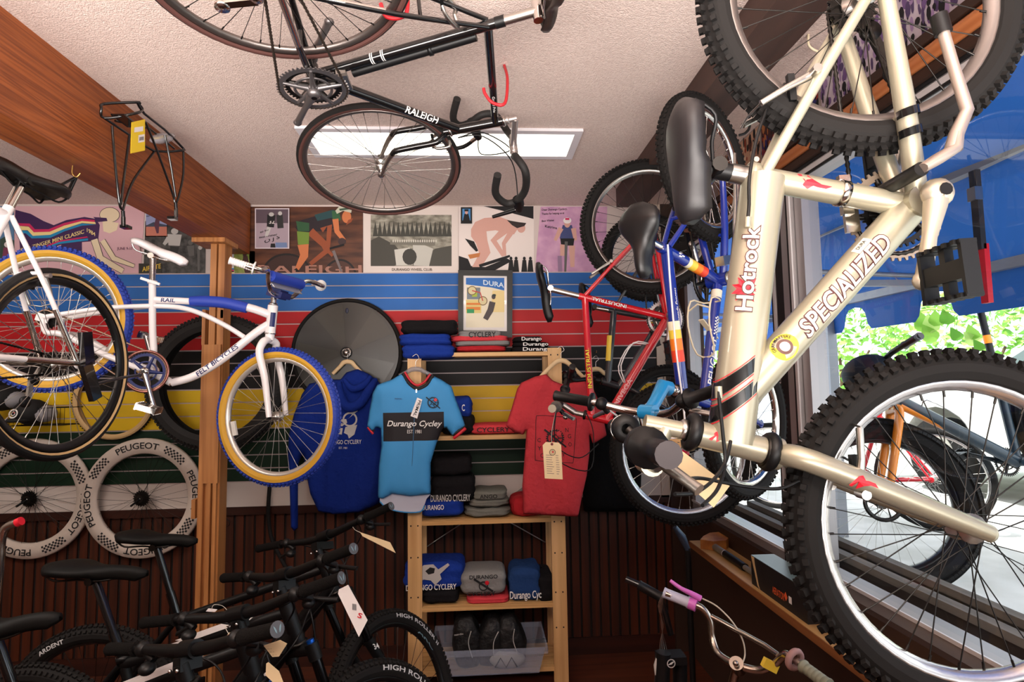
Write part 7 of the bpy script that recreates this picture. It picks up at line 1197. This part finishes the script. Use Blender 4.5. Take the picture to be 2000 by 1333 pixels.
# planter boxes
GW = wood('grey_wood', (92, 86, 78), (128, 120, 110), 'y', 9, .85)
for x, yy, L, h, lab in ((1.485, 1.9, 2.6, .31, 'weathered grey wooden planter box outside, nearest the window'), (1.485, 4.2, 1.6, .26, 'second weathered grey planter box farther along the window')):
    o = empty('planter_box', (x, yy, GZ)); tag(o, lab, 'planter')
    MB(mat('shaded_board', (54, 44, 38), .85)).bb((-.07, -L/2, 0), (-.05, L/2, h)).m(GW).bb((.05, -L/2, 0), (.07, L/2, h)).bb((-.05, -L/2, 0), (.05, -L/2+.03, h)).bb((-.05, L/2-.03, 0), (.05, L/2, h)).bb((-.075, -L/2, h), (-.035, L/2, h+.025)).bb((.035, -L/2, h), (.075, L/2, h+.025)).build('box_boards', o); MB(mat('soil', (60, 46, 36), .95, bump=(30, 1, .02))).bb((-.05, -L/2+.03, .1), (.05, L/2-.03, h-.04)).build('soil', o)  # board facing the window is darker brown, its shade put into the colour
# leafy shrubs
LEAF = [mat('leaf_light', (150, 200, 84), .5), mat('leaf_mid', (106, 164, 60), .5), mat('leaf_pale', (196, 224, 130), .5)]
for m in LEAF: trans(m, .45)
def shrub(c, r, n, s, label, seed, name='shrub'):
    random.seed(seed); c = V(c); o = empty(name, (c.x, c.y, GZ)); tag(o, label, 'shrub', 'shrubs outside the window'); b = MB()
    n = int(n*2.8); s *= .62
    for i in range(n):
        a, t = random.uniform(0, 2*pi), random.uniform(-1, 1); rr = random.uniform(.55, 1)**.5; p = V((r[0]*rr*cos(a)*sqrt(1-t*t), r[1]*rr*sin(a)*sqrt(1-t*t), r[2]*rr*t+c.z-GZ)); d = V((random.uniform(-1, 1), random.uniform(-1, 1), random.uniform(-1, .5))).normalized(); w = d.orthogonal().normalized()*(s*.38); u = d*s; nn = d.cross(w).normalized()*s*.12
        b.m(LEAF[i % 3]).add([p, p+u*.4+w+nn, p+u, p+u*.4-w+nn, p+u*.5], [[0, 1, 4], [1, 2, 4], [2, 3, 4], [3, 0, 4]])
    b.build('foliage', o); MB(mat('bark', (90, 70, 50), .9)).tube([(0, 0, 0), (.03, .02, (c.z-GZ)*.5), (0, 0, c.z-GZ)], [.05, .04, .02], 8).tube([(0, 0, (c.z-GZ)*.4), (r[0]*.5, 0, c.z-GZ)], .02, 6).build('stem', o)
for k, (x, y, z, r_, n_, s_) in enumerate(((7.3, 5.6, 2.2, (1.0, 1.0, .8), 460, .2), (7.3, 7.9, 2.1, (1.0, 1.1, .9), 460, .2), (7.4, 3.3, 2.3, (1.0, 1.1, .8), 420, .22), (3.0, 8.0, 1.7, (.9, .8, .9), 500, .16), (6.9, 10.4, 2.2, (1.2, 1.2, 1.2), 460, .24), (3.2, 10.2, 1.9, (1.1, 1.1, 1.2), 460, .2), (10.2, 6.2, 3.0, (1.4, 2.6, 1.5), 600, .3))):
    shrub((x, y, z), r_, n_, s_, ['pale green leafy shrub straight behind the awning edge', 'leafy green shrub above the white car', 'bright shrub at the right edge behind the outdoor saddle', 'leafy shrub seen between the blue bike and the silver frame', 'tall shrub behind the window mullion', 'farthest shrub seen past the wall corner', 'large pale shrub in the background on the right'][k], k+5)
# drooping branch near the awning
random.seed(9); p0 = aX(1880, 612, 2.75); o = empty('leafy_branch', p0); tag(o, 'drooping branch with big pale leaves just below the awning edge', 'branch'); b = MB()
cl_ = [aX(px, py, 2.75)-p0 for px, py in ((1880, 612), (1850, 608), (1815, 604), (1780, 612), (1752, 614))]; b.m(LEAF[2]).tube(cl_, .006, 6, sub=3)
for px, py, dx, dy, s in ((1765, 590, 40, 20, .12), (1775, 605, 10, 24, .09), (1770, 618, -12, 10, .06), (1790, 625, 14, 20, .10), (1800, 615, 10, 50, .14), (1815, 620, 8, 40, .13), (1830, 612, -2, 40, .12), (1845, 610, 10, 30, .11), (1755, 614, -6, 6, .05), (1805, 640, 20, 26, .13), (1860, 646, 22, 28, .09), (1885, 655, 30, 20, .10), (1895, 640, 12, 36, .10), (1905, 670, 20, 20, .08)):
    a = aX(px, py, 2.75)-p0; d = (aX(px+dx, py+dy, 2.8)-p0-a).normalized()*s; w = d.cross(V((.8, .6, .1))).normalized()*s*.36; up_ = V((-.02, -.01, .02)); C_ = [(0, 0), (.12, .35), (.3, .8), (.5, 1), (.68, .85), (.85, .45), (1.0, 0), (.85, -.45), (.68, -.85), (.5, -1), (.3, -.8), (.12, -.35)]
    vs = [a+d*t+w*k_+up_*(1-abs(k_)) for t, k_ in C_]+[a+d*.5]; b.m(LEAF[(px+py) % 3]).add(vs, [[i, (i+1) % 12, 12] for i in range(12)])
b.build('leaves', o)
# orange and black fat bike
R, T, st = [[-0.95, .013, -.312], [-.054, -.991, .121], [-.308, .132, .942]], [2.492, 2.509, 1.263], -.35
P = {'rh': (-.45, 0, .05), 'bb': (0, 0, 0), 'fh': (.70, 0, .053), 'sc': (-.126, 0, .456), 'ht': (.381, 0, .571), 'hb': (.445, 0, .44), 'sn': (-.106, 0, .752), 'sr': (-.391, 0, .736)}
r, mw, P, SM = simple(P, 'fat_bike', 'orange and black fat tire bicycle parked outside the window', 'bicycle', R, T, 1.06); SM = steerM(P, st)
ORM = mat('orange_paint', (240, 140, 30), .35, coat=.3); TEAL = mat('dark_teal', (24, 44, 58), .35, coat=.3); sc, ht, hb = V(P['sc']), V(P['ht']), V(P['hb']); hd = (ht-hb).normalized()
frame(r, P, TEAL, rt=.018, rd=.028, rtt=.019, rh=.024, hubw=.09, seg=[(B0.lerp(hb, .1)+V((0, 0, .012)), B0.lerp(hb, .95)+V((0, 0, .012)), .021, ORM)])
fork(r, P, SM, ORM, .38, r=.019, w=.075, rr=.02, unicrown=False); fw = wheel(r, W4(P, 'fh', SM), .385, .105, knob=.007, rimw=.06, disc=True, nsp=32, rimm=MATS['black_rim']); wheel(r, W4(P, 'rh'), .385, .105, knob=.007, rimw=.06, nsp=32, rimm=MATS['black_rim'], cog=8)
sidewall(fw, 'EETIRECO.COM', .335, rad(75), .016, TAN, 1, .30) if False else None
b = MB(); letters(b, 'EETIRECO.COM', GRY if 'GRY' in dir() else mat('tire_ink', (205, 205, 205), .6), .017, lambda u, v: V(((.318+v)*cos(rad(100)+u/.325), .047, (.318+v)*sin(rad(100)+u/.325))), width=.30); b.build('lettering', fw)
pt = post(r, P, .28, BLK, .0155); saddle(r, P['sr'], P['sn'], (0, 0, 1), .15, BLK, ALU, .045, post_top=pt); band(b := MB(), sc, pt, .0155, .09, .13, OR_, .0); b.build('post_sticker', r, 'orange marks')
b = MB(BLK); b.X = SM; q = ht+hd*.06; b.cyl(ht, q, .018); b.cyl(q, q+V((.06, 0, .0)), .016); q = q+V((.06, 0, 0)); b.tube([q+V((-.06, -.37, .03)), q+V((0, -.2, .02)), q, q+V((0, .2, .02)), q+V((-.06, .37, .03))], .0125, 10, sub=4); b.build('handlebar', r)
for s in (-1, 1): grip(r, SM @ (q+V((-.04, s*.25, .026))), SM @ (q+V((-.06, s*.37, .03))), .016, mat('grip_grey', (120, 122, 126), .6), ribs=8)
MB(mat('bar_bag', (34, 40, 50), .7)).ball(SM @ (q+V((.08, .05, -.02))), (.10, .13, .09), n=16, m=10).build('handlebar_bag', r)
crank(r, (0, .07, 0), -2.6, .17, BLK, 1, ALU); crank(r, (0, -.07, 0), -2.6+pi, .17, BLK, -1); chainring(r, (0, -.055, 0), .065, DST, DST)
MB(CHR).tube([B0.lerp(hb, .35)+V((-.0, .0, .03)), B0.lerp(hb, .45)+V((0, .035, .09)), B0.lerp(hb, .7)+V((0, .035, .10)), B0.lerp(hb, .75)+V((0, 0, .035))], .003, 6, sub=3).build('bottle_cage', r)
hubw_ = mw @ V(P['rh']); o = empty('bike_stand', (hubw_.x, hubw_.y, GZ)); tag(o, 'steel display stand lifting the rear wheel of the orange outdoor bike', 'stand'); zz = hubw_.z-GZ
b = MB(DST); [b.tube([(-.25, s*.16, .012), (0, s*.13, zz-.02), (.25, s*.16, .012)], .012, 8) for s in (-1, 1)]; [b.cyl((x, -.16, .012), (x, .16, .012), .012) for x in (-.25, .25)]; b.build('frame', o)
# second outdoor bike: red, far corner
Pr = dict(rh=(-.43, 0, .06), bb=(0, 0, 0), fh=(.6, 0, .06), sc=(-.15, 0, .48), ht=(.38, 0, .52), hb=(.42, 0, .40), sn=(-.12, 0, .66), sr=(-.38, 0, .67))
def outbike(name, label, loc, yaw, m, wr_=.34):
    mw = Matrix.Translation(loc) @ Matrix.Rotation(yaw, 4, 'Z'); r = empty(name, mw=mw); tag(r, label, 'bicycle'); P = dict(Pr); SM = steerM(P, .1); frame(r, P, m, hubw=.06); fork(r, P, SM, m, wr_); wheel(r, W4(P, 'rh'), wr_, .04, nsp=28, seg=40, rimm=CHR); wheel(r, W4(P, 'fh', SM), wr_, .04, nsp=28, seg=40, rimm=CHR)
    pt = post(r, P, .14); saddle(r, P['sr'], P['sn'], (0, 0, 1), .15, BLK, ALU, .045, post_top=pt); ht = V(P['ht']); q = ht+V((.02, 0, .07)); MB(BLK).cyl(ht, q, .013).tube([q+V((-.08, -.3, .05)), q+V((0, -.18, .04)), q, q+V((0, .18, .04)), q+V((-.08, .3, .05))], .011, 8, sub=4).build('handlebar', r)
    [grip(r, q+V((-.04, s*.23, .045)), q+V((-.08, s*.32, .05)), .016, BLK) for s in (-1, 1)]; crank(r, (0, .06, 0), .5, .17, ALU, 1); crank(r, (0, -.06, 0), .5+pi, .17, ALU, -1); chainring(r, (0, -.045, 0), .09)
outbike('city_bike', 'red bicycle parked outside beyond the window mullion', (2.75, 4.0, GZ+.28), 2.3, RP)
outbike('road_bike', 'silver bicycle parked outside far past the blue frame', (2.0, 6.0, GZ+.28), 1.4, mat('pale_silver_paint', (190, 186, 190), .3, .5))
# white car
cw = mat('car_white', (226, 224, 214), .3, coat=.5); o = empty('parked_car', (4.93, 3.5, GZ)); tag(o, 'white car parked in the street behind the fat tire bicycle', 'car'); o.rotation_euler.z = rad(90)
pf = [(-2.2, .35), (-2.2, .85), (-2.0, 1.0), (-1.5, 1.05), (-1.0, 1.48), (.2, 1.50), (.85, 1.05), (1.95, .96), (2.15, .78), (2.2, .4)]; arch = lambda cx: [(cx+.40*cos(a), .36+.40*sin(a)) for a in [pi-pi*i/10 for i in range(11)]]
out = [(2.2, .28)]+[(x, z) for x, z in arch(1.35)][::-1]+[(x, z) for x, z in arch(-1.35)][::-1]+[(-2.2, .28)]
ring = pf+out; vs = []; k = len(ring)
for y, s in ((-.85, 1), (.85, 1)):
    for x, z in ring: vs.append((x, y*(1 if z < 1.1 else .82), z))
tr_ = geometry.tessellate_polygon([[V((x, z, 0)) for x, z in ring]]); MB(cw).add(vs, [list(t) for t in tr_]+[[i+k for i in t] for t in tr_]+[[i, (i+1) % k, (i+1) % k+k, i+k] for i in range(k)], False).build('car_body', o)
b = MB(mat('car_glass', (90, 104, 100), .08)); 
for s in (-1, 1): b.add([(x, s*(.86 if z < 1.1 else .745), z) for x, z in ((-1.4, 1.07), (-.95, 1.42), (-.4, 1.44), (-.4, 1.07))], [[0, 1, 2, 3]], False); b.add([(x, s*(.86 if z < 1.1 else .745), z) for x, z in ((-.32, 1.07), (-.32, 1.44), (.18, 1.44), (.75, 1.07))], [[0, 1, 2, 3]], False)
b.build('car_window', o)
for cx in (-1.35, 1.35):
    for s in (-1, 1): w_ = MB(RUB).lathe([(.2, -.1), (.31, -.1), (.33, -.07), (.33, .07), (.31, .1), (.2, .1)], (cx, s*.78, .33), n=32).build('car_wheel', o); MB(ALU).lathe([(.2, s*.09), (.17, s*.07), (.05, s*.06), (0, s*.08)], (cx, s*.78, .33), n=24).build('hubcap', w_)
